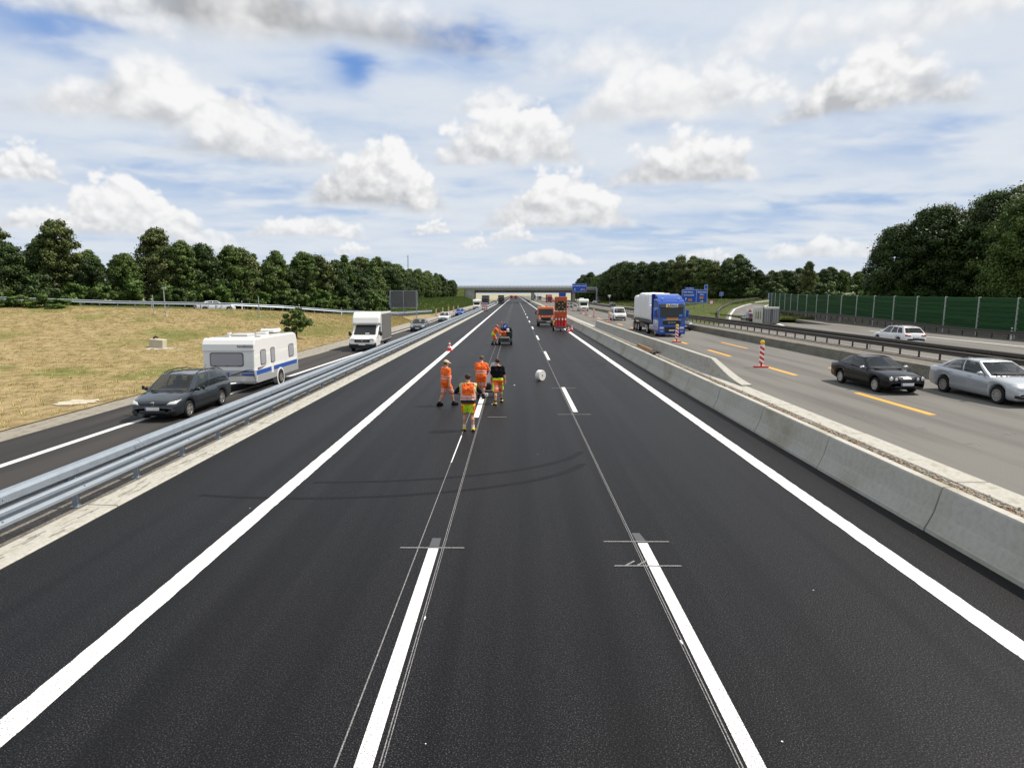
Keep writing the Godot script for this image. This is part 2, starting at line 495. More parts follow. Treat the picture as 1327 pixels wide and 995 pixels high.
func sky_at(az: float, el: float) -> Vector3:
	var a := deg_to_rad(az)
	var e := deg_to_rad(el)
	var d := Vector3(sin(a) * cos(e), sin(e), -cos(a) * cos(e))
	var low := smoothstep(0.0, 24.0, el)
	var col := Vector3(0.50, 0.66, 0.86).lerp(Vector3(0.115, 0.30, 0.72), low ** 0.7)
	# high thin cloud, drawn out by the wind
	var p := Vector3(d.x, 0.0, d.z) / (d.y + 0.1)
	var warp := n_wisp.get_noise_3d(p.x * 0.7, 9.0, p.z * 0.7)
	var streaks := n_veil.get_noise_3d(p.x * 0.75 + warp * 0.6, 3.0, p.z * 1.9 + warp * 0.3)
	var puffs := n_puff.get_noise_3d(p.x * 0.28, 7.0, p.z * 0.4)
	var veil := streaks * 0.5 + puffs * 0.5
	var open := 0.0
	if absf(az) < 50.0:
		for g in GAPS:
			var q := Vector2((az - g[0]) / g[2] + puffs * 1.5, (el - g[1]) / g[3] + streaks * 1.8).length_squared()
			if q < 3.0: open = maxf(open, g[4] * exp(-q * 0.9))
	var cover := smoothstep(-0.72, 0.42, veil * 0.75 + 0.3 + low * 0.12 - open)
	col = col.lerp(Vector3(0.7, 0.785, 0.9).lerp(Vector3(0.86, 0.89, 0.925), clampf(veil + 0.4, 0, 1)), cover * 0.95)
	for c in cloud_near[int(wrapf(az + 180.0, 0.0, 360.0) / 5.0) % 72]:
		var x: float = wrapf(az - c[0], -180, 180) * cos(e) / (c[2] * 1.08)
		var y: float = (el - c[1]) / c[3]
		if absf(x) > 1.35 or y < -0.45 or y > 1.45: continue
		var s0: float = minf((1.0 - x * x * 0.95) * 0.9 - y, (y + 0.02) * 2.4 + 0.04)
		if s0 < -0.55: continue
		var k: float = 7.0 / c[2]
		var o: float = c[0] * 0.37
		var big := n_puff.get_noise_3d(d.x * k + o, d.y * k * 1.2, d.z * k)
		var bil := absf(n_puff.get_noise_3d(d.x * k * 2.1, d.y * k * 2.5 + o, d.z * k * 2.1)) * 2.2 - 0.45
		var fine := n_puff.get_noise_3d(d.x * k * 6.0, d.y * k * 6.0 + o, d.z * k * 6.0)
		var up := smoothstep(-0.1, 0.45, y)
		var lump := big * 0.62 + bil * lerpf(0.12, 0.34, up) + fine * 0.09
		var s: float = s0 + lump * 0.66 + 0.05
		var alpha: float = smoothstep(0.0, 0.12 + c[5] + (1.0 - up) * 0.4, s) * c[6]
		if alpha <= 0.0: continue
		var d2: Vector3 = d + Vector3(0.010, 0.013, 0.0) * (c[2] / 6.0)
		var big2 := n_puff.get_noise_3d(d2.x * k + o, d2.y * k * 1.2, d2.z * k)
		var bil2 := absf(n_puff.get_noise_3d(d2.x * k * 2.1, d2.y * k * 2.5 + o, d2.z * k * 2.1)) * 2.2 - 0.45
		var slope := (big - big2) * 1.0 + (bil - bil2) * 0.75
		var lit := clampf(smoothstep(-0.15, 0.7, y + lump * 0.3 + x * 0.1) * 0.9 + slope * 0.6 + 0.08, 0.0, 1.0)
		var base: float = 0.9 - c[4] * 0.52
		var shade := Vector3(base * 0.955, base * 0.98, base * 1.02).lerp(Vector3(1.0, 1.0, 1.0), lit)
		col = col.lerp(shade, alpha)
	# air between here and the horizon
	return col.lerp(Vector3(0.68, 0.77, 0.88), (1.0 - smoothstep(0.0, 6.0, el)) * 0.5)


func sky_row(y: int, rows: Array, w: int, x0: int, n: int, full: int, skip: bool) -> void:
	var data := PackedByteArray()
	data.resize(n * 3)
	data.fill(190)
	var el := maxf(0.0, 90.0 - (y + 0.5) * 360.0 / full)
	for x in n:
		if skip and (x < 140 or x > w - 141) and y > 130: continue
		var c := sky_at(wrapf((x0 + x + 0.5) * 360.0 / full, -180, 180), el)
		data[x * 3] = int(255.0 * clampf(c.x, 0, 1) ** 0.4545)
		data[x * 3 + 1] = int(255.0 * clampf(c.y, 0, 1) ** 0.4545)
		data[x * 3 + 2] = int(255.0 * clampf(c.z, 0, 1) ** 0.4545)
	rows[y] = data


func sky_part(w: int, x0: int, y0: int, h: int, full: int, skip: bool) -> Image:
	var rows := []
	rows.resize(y0 + h)
	var id := WorkerThreadPool.add_group_task(func(i: int) -> void: sky_row(y0 + i, rows, full, x0, w, full, skip), h)
	WorkerThreadPool.wait_for_group_task_completion(id)
	var all := PackedByteArray()
	for y in h: all.append_array(rows[y0 + y])
	return Image.create_from_data(w, h, false, Image.FORMAT_RGB8, all)


func clouded_sky() -> PanoramaSkyMaterial:
	setup_clouds()
	var im := Image.create_empty(1024, 512, false, Image.FORMAT_RGB8)
	im.fill(Color8(190, 190, 190))
	im.blit_rect(sky_part(1024, 0, 0, 258, 1024, true), Rect2i(0, 0, 1024, 258), Vector2i.ZERO)
	im.resize(4096, 2048, Image.INTERPOLATE_CUBIC)
	for x0 in [0, 4096 - 576]:
		im.blit_rect(sky_part(576, x0, 512, 520, 4096, false), Rect2i(0, 0, 576, 520), Vector2i(x0, 512))
	var sm := PanoramaSkyMaterial.new()
	sm.panorama = ImageTexture.create_from_image(im)
	return sm


# ---------------------------------------------------------------- ground, roads and markings
const CREST := [[-400.0, -17.0, 0.0], [-130.0, -17.2, 0.15], [-100.0, -18.6, 0.62], [-88.0, -24.3, 1.2], [-80.0, -29.6, 2.0], [-75.0, -34.2, 2.4], [-68.0, -43.7, 2.75], [-62.0, -51.0, 3.2], [-50.0, -75.0, 3.3], [-40.0, -110.0, 3.4], [0.0, -240.0, 3.4]]


func crest(z: float, k: int) -> float:
	for i in CREST.size() - 1:
		if z <= CREST[i + 1][0]:
			return lerpf(CREST[i][k], CREST[i + 1][k], clampf((z - CREST[i][0]) / (CREST[i + 1][0] - CREST[i][0]), 0, 1))
	return CREST[-1][k]


var lump_noise := FastNoiseLite.new()


# height of the bank between the slip road and the carriageway
func bank(x: float, z: float) -> float:
	var t := clampf((TOE - x) / maxf(0.3, TOE - crest(z, 1)), 0.0, 1.0)
	var rise := lerpf(t, smoothstep(0.0, 1.0, t), 0.6)
	var lumps := lump_noise.get_noise_2d(x * 5.0, z * 5.0) * 0.16 * smoothstep(0.0, 0.15, t) * (1.0 - smoothstep(0.85, 1.0, t))
	return -0.08 + (crest(z, 2) + 0.08) * rise + lumps


func strip(called: String, pts: Array, y: float, m: Material, parent: Node = null, depth := 0.4) -> MeshInstance3D:
	# pts: [z, x from, x to]; a slab that follows them
	var b := B.new()
	for i in pts.size() - 1:
		var p: Array = pts[i]
		var q: Array = pts[i + 1]
		var a := Vector3(p[1], y, p[0])
		var c := Vector3(p[2], y, p[0])
		var d := Vector3(q[2], y, q[0])
		var e := Vector3(q[1], y, q[0])
		b.quad(a, e, d, c)
		if depth > 0.0:
			var dn := Vector3(0, -depth, 0)
			b.quad(a + dn, e + dn, e, a)
			b.quad(c, d, d + dn, c + dn)
	if depth > 0.0:
		var p0: Array = pts[0]
		var a0 := Vector3(p0[1], y, p0[0])
		var c0 := Vector3(p0[2], y, p0[0])
		var dn0 := Vector3(0, -depth, 0)
		b.quad(a0, c0, c0 + dn0, a0 + dn0)
	if parent == null: return setting(called, b.done(), m)
	return part(parent, called, b.done(), m)


func verge(x: float, z: float) -> float:
	return -0.03 + 2.2 * smoothstep(0.0, 30.0, x - 38.2) * clampf((-z - 105.0) / 60.0, 0.0, 1.0) + lump_noise.get_noise_2d(x * 3.0, z * 3.0) * 0.25 * smoothstep(0.0, 8.0, x - 38.2)


func build_ground() -> void:
	lump_noise.frequency = 0.03
	lump_noise.fractal_octaves = 4
	var b := B.new()
	b.quad(Vector3(-6000, -0.5, 200), Vector3(-6000, -0.5, -7000), Vector3(6000, -0.5, -7000), Vector3(6000, -0.5, 200))
	setting("ground", b.done(), M.green_grass)
	var fld := B.new()
	fld.quad(Vector3(-3000, -0.45, -480), Vector3(-3000, -0.45, -6500), Vector3(3000, -0.45, -6500), Vector3(3000, -0.45, -480))
	setting("field", fld.done(), M.field)
	# the bank on the slip road's side
	var rows := []
	var g := B.new()
	g.soft()
	for i in 131:
		var z := 14.0 - 154.0 * i / 130.0
		var row := []
		for k in 61:
			var t := k / 60.0
			var x := lerpf(TOE, crest(z, 1), t)
			row.append(Vector3(x, bank(x, z), z))
		rows.append(row)
	for i in 130:
		for k in 60:
			g.quad(rows[i][k], rows[i][k + 1], rows[i + 1][k + 1], rows[i + 1][k])
	setting("bank_terrain", g.done(), M.dry_grass)
	# the slip road and the land of the wood behind the crest
	var s := B.new()
	var w := B.new()
	for i in CREST.size() - 1:
		var p: Array = CREST[i]
		var q: Array = CREST[i + 1]
		var a := Vector3(p[1], p[2], p[0])
		var c := Vector3(q[1], q[2], q[0])
		var n := Vector3(-(c - a).z, 0, (c - a).x).normalized()
		if n.x > 0.0: n = -n
		if i == 0: continue
		var back := Vector3(-0.82, 0, -0.57)
		s.quad(a, a + back * 9.0, c + back * 9.0, c)
		var lift := Vector3(0, 0.6, 0)
		w.quad(a + back * 9.0, a + back * 26.0 + lift, c + back * 26.0 + lift, c + back * 9.0)
		w.quad(a + back * 26.0 + lift, a + back * 260.0 + lift, c + back * 260.0 + lift, c + back * 26.0 + lift)
	setting("slip_road", s.done(), M.asphalt_worn)
	setting("wood_terrain", w.done(), M.green_grass)
	# grass between the far carriageway, its exit and the wood
	var v := B.new()
	v.soft()
	for i in 24:
		for k in 30:
			var q4 := []
			for ij in [[0, 0], [0, 1], [1, 1], [1, 0]]:
				var z: float = -104.0 - 10.0 * (i + ij[0])
				var x: float = 38.2 + (k + ij[1]) * 3.0 * clampf((-z - 100.0) / 30.0, 0.12, 1.0)
				q4.append(Vector3(x, verge(x, z), z))
			v.quad(q4[0], q4[3], q4[2], q4[1])
	var lv := B.new()
	lv.soft()
	for i in 22:
		for k in 8:
			var q4 := []
			for ij in [[0, 0], [0, 1], [1, 1], [1, 0]]:
				var z: float = -122.0 - 10.0 * (i + ij[0])
				var t: float = (k + ij[1]) / 8.0
				q4.append(Vector3(-16.9 - t * 12.0, -0.12 + 3.0 * smoothstep(0.0, 1.0, t) * clampf((-z - 120.0) / 40.0, 0.0, 1.0), z))
			lv.quad(q4[0], q4[1], q4[2], q4[3])
	setting("side_verge_terrain", lv.done(), M.green_grass)
	setting("verge_terrain", v.done(), M.green_grass)


func build_road() -> void:
	var far := -1500.0
	var road := strip("road", [[16.0, -8.0, 7.55], [far, -8.0, 7.55]], 0.0, M.asphalt)
	# painted lines, each a sheet on the asphalt
	var y := 0.004
	for x in [-5.17, 5.94]:
		var pts := []
		for i in 260:
			pts.append([-1.5 - 0.16 * i, x + rng.randf_range(-0.007, 0.007), x + 0.32 + rng.randf_range(-0.007, 0.007)])
		pts.append([far, x, x + 0.32])
		strip("edge_line", pts, y, M.line_white, road, 0.0)
	var z := -4.1
	while z > -330.0:
		strip("lane_dash", [[z, 2.1, 2.27], [z - 6.0, 2.1, 2.27]], y, M.line_white, road, 0.0)
		z -= 17.9
	strip("lane_dash", [[-3.9, -1.46, -1.29], [-9.9, -1.46, -1.29]], y, M.line_white, road, 0.0)
	strip("lane_dash", [[-20.98, -1.46, -1.27], [-25.3, -1.46, -1.27]], y, M.line_white, road, 0.0)
	# primer left beyond a painted end, chalk lines that the painters follow
	strip("primer_patch", [[-10.12, 2.1, 2.27], [-10.55, 2.08, 2.22]], y, M.primer, road, 0.0)
	strip("primer_patch", [[-9.93, -1.46, -1.29], [-10.3, -1.45, -1.3]], y, M.primer, road, 0.0)
	strip("primer_patch", [[-28.5, -1.5, -1.26], [-38.5, -1.5, -1.26]], y, M.primer, road, 0.0)
	for l in [[-1.64, 0.016], [-1.235, 0.012], [-1.205, 0.01], [2.05, 0.014], [2.02, 0.01]]:
		strip("chalk_line", [[2.0, l[0], l[0] + l[1]], [-330.0, l[0], l[0] + l[1] * 2.0]], 0.005, M.chalk, road, 0.0)
	strip("chalk_line", [[-15.2, -1.64, -1.612], [-18.2, -1.64, -1.605]], 0.0065, M.line_white, road, 0.0)
	for t in [[-9.86, -1.95, -0.85], [-10.14, 1.52, 2.66], [-9.18, 1.55, 2.62], [-21.0, -0.98, -0.3], [-21.5, 1.5, 2.7], [-27.7, 1.62, 2.75], [-46.0, 1.7, 2.6]]:
		strip("chalk_tick", [[t[0], t[1], t[2]], [t[0] - 0.024 * (1.0 + absf(t[0]) / 18.0), t[1] + 0.02, t[2] - 0.01]], 0.0075, M.chalk, road, 0.0)
	for t in [[1.72, -9.3], [1.92, -9.32]]:
		var bt := B.new()
		bt.quad(Vector3(t[0], 0.009, t[1] + 0.09), Vector3(t[0] + 0.02, 0.009, t[1] + 0.12), Vector3(t[0] + 0.2, 0.009, t[1] - 0.06), Vector3(t[0] + 0.18, 0.009, t[1] - 0.09))
		part(road, "chalk_tick", bt.done(), M.chalk)
	# spilled paint, small and of odd outline
	var r := RandomNumberGenerator.new()
	r.seed = 5
	for s in [[-1.19, -7.6, 0.014, 0.07], [2.04, -7.05, 0.014, 0.07], [-0.85, -5.3, 0.009, 0.009], [2.55, -5.35, 0.014, 0.012], [4.3, -8.4, 0.012, 0.012], [-5.3, -11.8, 0.012, 0.014], [-0.05, -28.6, 0.06, 0.1], [-0.9, -23.6, 0.04, 0.1], [0.6, -16.0, 0.014, 0.014]]:
		var bs := B.new()
		var ring := []
		for k in 9:
			var a := TAU * k / 9.0
			ring.append(Vector3(s[0] + cos(a) * s[2] * r.randf_range(0.5, 1.0), 0.0095, s[1] + sin(a) * s[3] * r.randf_range(0.5, 1.0)))
		for k in range(1, 8): bs.tri(ring[0], ring[k], ring[k + 1])
		part(road, "paint_spill", bs.done(), M.line_white)
	# rubber left by turning wheels
	for arc in [[-4.6, -16.0, 6.4, 0.25, 1.9, 0.22], [-4.4, -17.0, 6.2, 0.2, 1.6, 0.2], [2.2, -37.5, 3.2, -1.2, 0.9, 0.12], [-2.0, -37.5, 3.0, 0.6, 2.6, 0.1]]:
		var bs := B.new()
		for k in 24:
			var a0: float = lerpf(arc[3], arc[4], k / 24.0)
			var a1: float = lerpf(arc[3], arc[4], (k + 1) / 24.0)
			var q := func(a: float, rr: float) -> Vector3: return Vector3(arc[0] + cos(a) * rr, 0.003, arc[1] + sin(a) * rr * 0.55)
			bs.quad(q.call(a0, arc[2]), q.call(a1, arc[2]), q.call(a1, arc[2] + arc[5]), q.call(a0, arc[2] + arc[5]))
		part(road, "tyre_mark", bs.done(), M.skid)
	# the pale kerb strip: cast lengths with open joints
	var kerb := Node3D.new()
	kerb.name = "kerb"
	add_child(kerb)
	kerb.set_meta("kind", "structure")
	var kb := B.new()
	kb.prism([[-8.62, -0.3], [-8.01, -0.3], [-8.0, 0.012], [-8.03, 0.03], [-8.6, 0.045], [-8.62, 0.03]], Vector3.ZERO, Vector3.RIGHT, Vector3.UP, Vector3(0, 0, -3.975))
	var km := kb.done()
	for i in 84:
		part(kerb, "kerb_stone", km, M.concrete_warm, Vector3(rng.randf_range(-0.006, 0.006), rng.randf_range(-0.003, 0.003), 6.0 - 4.0 * i - 1.9))
	strip("median_gravel_path", [[16.0, -9.62, -8.58], [-1500.0, -9.62, -8.58]], -0.015, M.gravel)
	var ck := B.new()
	ck.quad(Vector3(-0.5, 0, -0.5), Vector3(0.5, 0, -0.5), Vector3(0.5, 0, 0.5), Vector3(-0.5, 0, 0.5))
	scatter("kerb_cracks", ck.done(), M.gravel, "fine dark cracks and chips along the pale kerb strip", 420, func(q: RandomNumberGenerator) -> Transform3D:
		var x: float = q.randf_range(-8.58, -8.04)
		return Transform3D(Basis.from_euler(Vector3(0, q.randf_range(-0.12, 0.12), 0)) * Basis.from_scale(Vector3(q.randf_range(0.006, 0.016), 1, q.randf_range(0.06, 0.45))), Vector3(x, 0.0355 + 0.0263 * (-8.03 - x), 2.0 - 62.0 * q.randf() ** 1.5)), 8)
	# carriageway on the slip road's side
	var side := strip("side_road", [[16.0, -15.35, -9.6], [-26.0, -15.25, -9.6], [-45.0, -14.4, -9.6], [-100.0, -13.9, -9.6], [-1500.0, -13.9, -9.6]], -0.1, M.asphalt_worn)
	strip("edge_line", [[10.0, -13.35, -13.12], [-20.0, -13.2, -12.96], [-33.0, -12.15, -11.9], [-43.0, -11.8, -11.55], [-72.0, -10.6, -10.34], [-110.0, -10.1, -9.86], [-330.0, -10.1, -9.8]], -0.096, M.line_white, side, 0.0)
	strip("edge_line", [[-60.0, -13.7, -13.5], [-100.0, -13.3, -13.1], [-330.0, -13.3, -13.1]], -0.096, M.line_white, side, 0.0)
	strip("shoulder_path", [[16.0, TOE - 0.2, -15.3], [-26.0, TOE - 0.2, -15.2], [-45.0, TOE - 0.2, -14.35], [-130.0, TOE - 0.9, -13.85], [-400.0, TOE - 0.7, -13.85]], -0.115, M.gravel_pale)
	# carriageway beyond the filled median
	var old := strip("old_road", [[16.0, 8.5, 19.6], [-1500.0, 8.5, 19.6]], 0.3, M.road_old)
	for p in [[20.0, 24.6], [30.0, 34.4], [39.3, 43.9], [49.3, 53.3], [59.3, 63.5], [69.3, 73.5], [79.3, 83.5], [89.3, 93.5], [99.3, 104.0], [112.0, 116.0], [124.0, 128.0]]:
		strip("orange_dash", [[-p[0], 13.6, 13.86], [-p[1], 13.6, 13.86]], 0.304, M.line_orange, old, 0.0)
	for p in [[10.0, 15.0], [27.5, 33.2], [45.0, 50.8], [63.0, 69.0], [81.0, 87.0]]:
		strip("orange_dash", [[-p[0], 16.85, 17.03], [-p[1], 16.85, 17.03]], 0.304, M.line_orange, old, 0.0)
	# spray marks of the surveyors on the old road
	for p in [[10.75, -19.6], [11.5, -17.9], [11.9, -16.0], [13.6, -17.2], [13.2, -14.9], [9.7, -20.8], [12.2, -13.3]]:
		for k in 5:
			var bs := B.new()
			var o := Vector3(p[0] + 0.15 * k + r.randf_range(-0.05, 0.05), 0.305 + 0.0008 * k, p[1] + r.randf_range(-0.12, 0.12))
			var dir := Vector3(r.randf_range(-0.4, 0.6), 0, r.randf_range(-0.5, 0.5)).normalized() * r.randf_range(0.08, 0.2)
			var wd := Vector3(-dir.z, 0, dir.x).normalized() * 0.022
			bs.quad(o - wd, o + wd, o + dir + wd * 0.6, o + dir - wd * 0.6)
			part(old, "spray_mark", bs.done(), M.chalk)
	strip("verge_path", [[16.0, 19.6, 26.9], [-330.0, 19.6, 26.9]], 0.16, M.gravel)
	# far carriageway, the exit curving off it
	var away := strip("far_road", [[-4.0, 26.9, 45.6], [-70.0, 26.9, 45.2], [-84.0, 26.9, 43.0], [-97.0, 26.9, 38.2], [-330.0, 26.9, 38.2], [-1500.0, 26.9, 38.2]], 0.02, M.road_old)
	strip("edge_line", [[-10.0, 27.6, 27.85], [-400.0, 27.6, 27.85]], 0.024, M.line_white, away, 0.0)
	strip("edge_line", [[-10.0, 41.0, 41.25], [-72.0, 41.0, 41.25]], 0.024, M.line_white, away, 0.0)
	var dz := -30.0
	while dz > -95.0:
		strip("lane_dash", [[dz, 31.2, 31.38], [dz - 6.0, 31.2, 31.38]], 0.024, M.line_white, away, 0.0)
		strip("lane_dash", [[dz, 35.6, 35.85], [dz - 3.0, 35.6, 35.85]], 0.024, M.line_white, away, 0.0)
		dz -= 12.0
	var ramp := [[33.0, 0.03, -84.0, 7.6], [37.6, 0.12, -100.0, 7.2], [44.5, 0.45, -120.0, 6.8], [51.0, 0.95, -137.0, 6.5], [58.5, 1.45, -152.0, 6.5], [68.0, 2.1, -168.0, 6.5], [80.0, 2.8, -184.0, 6.5], [98.0, 3.7, -203.0, 6.5], [125.0, 4.7, -226.0, 6.5], [160.0, 5.5, -246.0, 6.5], [230.0, 6.0, -270.0, 6.5]]
	var rb := B.new()
	var l1 := B.new()
	var l2 := B.new()
	var rs := B.new()
	rb.soft()
	var L := []
	for i in ramp.size():
		var p := Vector3(ramp[i][0], ramp[i][1], ramp[i][2])
		var n0 := Vector3(ramp[maxi(i - 1, 0)][0], 0, ramp[maxi(i - 1, 0)][2])
		var n1 := Vector3(ramp[mini(i + 1, ramp.size() - 1)][0], 0, ramp[mini(i + 1, ramp.size() - 1)][2])
		var t := (n1 - n0).normalized()
		var n := Vector3(-t.z, 0, t.x)
		var hw: float = ramp[i][3] / 2.0
		L.append([p - n * hw, p + n * hw, p - n * (hw - 0.5), p - n * (hw - 0.85), p + n * (hw - 0.9), p + n * (hw - 0.55), n])
	var up := Vector3(0, 0.008, 0)
	for i in L.size() - 1:
		var a: Array = L[i]
		var c: Array = L[i + 1]
		rb.quad(a[0], c[0], c[1], a[1])
		l1.quad(a[2] + up, c[2] + up, c[3] + up, a[3] + up)
		l2.quad(a[4] + up, c[4] + up, c[5] + up, a[5] + up)
		var dn := Vector3(0, -0.02, 0)
		rs.quad(a[0] + dn - a[6] * 14.0 - Vector3(0, a[0].y * 0.25, 0), c[0] + dn - c[6] * 14.0 - Vector3(0, c[0].y * 0.25, 0), c[0] + dn, a[0] + dn)
		if i > 3: rs.quad(a[1] + dn, c[1] + dn, c[1] + dn + c[6] * 16.0, a[1] + dn + a[6] * 16.0)
	var rm := setting("exit_road", rb.done(), M.road_old)
	part(rm, "edge_line", l1.done(), M.line_white)
	part(rm, "edge_line", l2.done(), M.line_white)
	setting("exit_terrain", rs.done(), M.green_grass)
	strip("noise_barrier_path", [[-4.0, 45.6, 52.0], [-70.0, 45.2, 52.0], [-84.0, 43.0, 53.0], [-110.0, 48.0, 57.0], [-146.0, 57.5, 64.0]], 0.04, M.gravel)


# ---------------------------------------------------------------- concrete walls
func build_walls() -> void:
	# the wall beside the new carriageway; its fill; the low wall on the fill's other side
	var w := thing("concrete_barrier", "long pale grey concrete barrier wall cast in jointed lengths beside the new asphalt", "barrier", Vector3.ZERO)
	var p := [[7.37, -0.05], [7.385, 0.07], [7.4, 0.09], [7.47, 0.24], [7.52, 0.36], [7.555, 0.5], [7.625, 0.79], [7.645, 0.82], [7.8, 0.825], [7.82, 0.81], [7.82, -0.05]]
	var b := B.new()
	b.prism(p, Vector3.ZERO, Vector3.RIGHT, Vector3.UP, Vector3(0, 0, -3.965))
	var m := b.done()
	for i in 86:
		part(w, "wall_segment", m, M.concrete, Vector3(rng.randf_range(-0.008, 0.008), rng.randf_range(-0.006, 0.004), 9.3 - 4.0 * i))
	var core := B.new()
	core.box(Vector3(7.79, 0.38, -165.0), Vector3(0.06, 0.8, 350.0))
	part(w, "backing", core.done(), M.concrete_dark)
	var far := thing("kerb_wall", "low light concrete kerb wall along the gravel filled median", "kerb wall")
	var fb := B.new()
	fb.cbox(Vector3(8.38, 0.4, -1.98), Vector3(0.6, 0.84, 3.96), 0.015)
	var fm := fb.done()
	for i in 86:
		part(far, "kerb_stone", fm, M.concrete_warm, Vector3(rng.randf_range(-0.01, 0.01), rng.randf_range(-0.006, 0.006), 9.0 - 4.0 * i))
	strip("median_gravel", [[12.0, 7.82, 8.08], [-332.0, 7.82, 8.08]], 0.795, M.gravel_pale)
	# dead leaves and stones on the fill: nobody could count them
	var leaf := B.new()
	leaf.quad(Vector3(-0.03, 0, 0), Vector3(0, 0.008, 0.018), Vector3(0.035, 0.004, 0), Vector3(0, 0.012, -0.018))
	scatter("leaf_litter", leaf.done(), M.leaf_litter, "brown dead leaves lying along the gravel fill", 3000, func(r: RandomNumberGenerator) -> Transform3D:
		var z: float = 2.0 - 55.0 * r.randf() ** 1.4
		var x: float = 7.84 + absf(r.randfn(0.0, 0.1))
		return Transform3D(Basis.from_euler(Vector3(r.randf_range(-0.5, 0.5), r.randf() * TAU, r.randf_range(-0.5, 0.5))) * r.randf_range(0.6, 1.5), Vector3(minf(x, 8.6), 0.805 + (0.02 if x > 8.07 else 0.0), z)), 3)
	var stone := B.new()
	stone.ball(Vector3.ZERO, Vector3(0.03, 0.02, 0.025), 3)
	scatter("gravel_stones", stone.done(), M.gravel_pale, "loose pale stones on the median fill", 3000, func(r: RandomNumberGenerator) -> Transform3D:
		return Transform3D(Basis.from_euler(Vector3(r.randf() * 3.0, r.randf() * TAU, r.randf() * 3.0)) * r.randf_range(0.5, 1.6), Vector3(r.randf_range(7.83, 8.07), 0.8, -75.0 * r.randf() ** 1.4)), 4)
	# the second barrier, with the slanted end piece, standing on the fill
	var s := thing("precast_barrier", "beige precast concrete barrier on the median with a slanted end piece", "barrier", Vector3(8.46, 0.82, 0))
	var q := [[0.0, 0.0], [0.02, 0.05], [0.1, 0.2], [0.13, 0.62], [0.15, 0.64], [0.33, 0.64], [0.35, 0.62], [0.38, 0.2], [0.46, 0.05], [0.48, 0.0]]
	q = [[0.0, 0.0], [0.02, 0.05], [0.045, 0.14], [0.09, 0.62], [0.11, 0.64], [0.31, 0.64], [0.33, 0.62], [0.375, 0.14], [0.4, 0.05], [0.42, 0.0]]
	var sb := B.new()
	sb.prism(q, Vector3.ZERO, Vector3.RIGHT, Vector3.UP, Vector3(0, 0, -3.48))
	var sm := sb.done()
	for i in 11:
		part(s, "barrier_segment", sm, M.concrete_warm, Vector3(rng.randf_range(-0.012, 0.012), 0, -27.5 - 3.5 * i))
	var eb := B.new()
	var ring := func(k: float, z: float) -> Array:
		var o := []
		for e in q:
			var wide: float = 0.01 if e[0] < 0.2 else 0.41
			o.append(Vector3(lerpf(wide, e[0], k) if e[1] > 0.1 else e[0], maxf(e[1] * k, 0.0) + (0.03 if e[1] > 0.1 else 0.0) * (1.0 - k), z))
		return o
	var zs := [[1.0, -27.48], [1.0, -26.9], [0.72, -26.0], [0.45, -25.1], [0.24, -24.3], [0.1, -23.5], [0.035, -22.9]]
	for i in zs.size() - 1:
		var a: Array = ring.call(zs[i][0], zs[i][1])
		var c: Array = ring.call(zs[i + 1][0], zs[i + 1][1])
		for k in q.size() - 1: eb.quad(a[k], c[k], c[k + 1], a[k + 1])
	var e0: Array = ring.call(0.035, -22.9)
	for k in range(1, q.size() - 1): eb.tri(e0[0], e0[k + 1], e0[k])
	var ep := part(s, "end_piece", eb.done(), M.concrete_warm, Vector3.ZERO, "slanted end piece of the barrier with yellow survey dots")
	for d in [[-27.1, 0.55], [-26.5, 0.34], [-26.6, 0.12], [-25.9, 0.12]]:
		var db := B.new()
		db.lathe(Vector3(0.02 + d[1] * 0.105, d[1], d[0]), Vector3(-1, 0.1, 0).normalized(), [Vector2(0.0, 0.012), Vector2(0.035, 0.012), Vector2(0.035, -0.01)], 8)
		part(ep, "survey_dot", db.done(), M.lamp_yellow)
	# the low old wall at the outer edge of the old road
	var t := thing("old_barrier", "low dark weathered concrete wall at the edge of the old road below the brown guardrail", "wall")
	var tb := B.new()
	tb.prism([[19.45, 0.25], [19.5, 0.42], [19.56, 0.84], [19.6, 0.87], [19.84, 0.87], [19.86, 0.84], [19.86, 0.1], [19.45, 0.1]], Vector3.ZERO, Vector3.RIGHT, Vector3.UP, Vector3(0, 0, -5.96))
	var tm := tb.done()
	for i in 56:
		part(t, "wall_segment", tm, M.concrete_dark, Vector3(rng.randf_range(-0.015, 0.015), rng.randf_range(-0.012, 0.012), -1.0 - 6.0 * i))
	noise_barrier()


func scatter(called: String, mesh: Mesh, m: Material, label: String, n: int, place: Callable, seed_: int, tint := []) -> MultiMeshInstance3D:
	var r := RandomNumberGenerator.new()
	r.seed = seed_
	var mm := MultiMesh.new()
	mm.transform_format = MultiMesh.TRANSFORM_3D
	mm.use_colors = not tint.is_empty()
	mm.mesh = mesh
	mm.instance_count = n
	for i in n:
		mm.set_instance_transform(i, place.call(r))
		if tint:
			var a: Color = tint[r.randi() % tint.size()]
			mm.set_instance_color(i, a * r.randf_range(0.75, 1.25))
	var o := MultiMeshInstance3D.new()
	o.name = numbered(called)
	o.multimesh = mm
	o.material_override = m
	o.set_meta("kind", "stuff")
	o.set_meta("label", label)
	add_child(o)
	return o


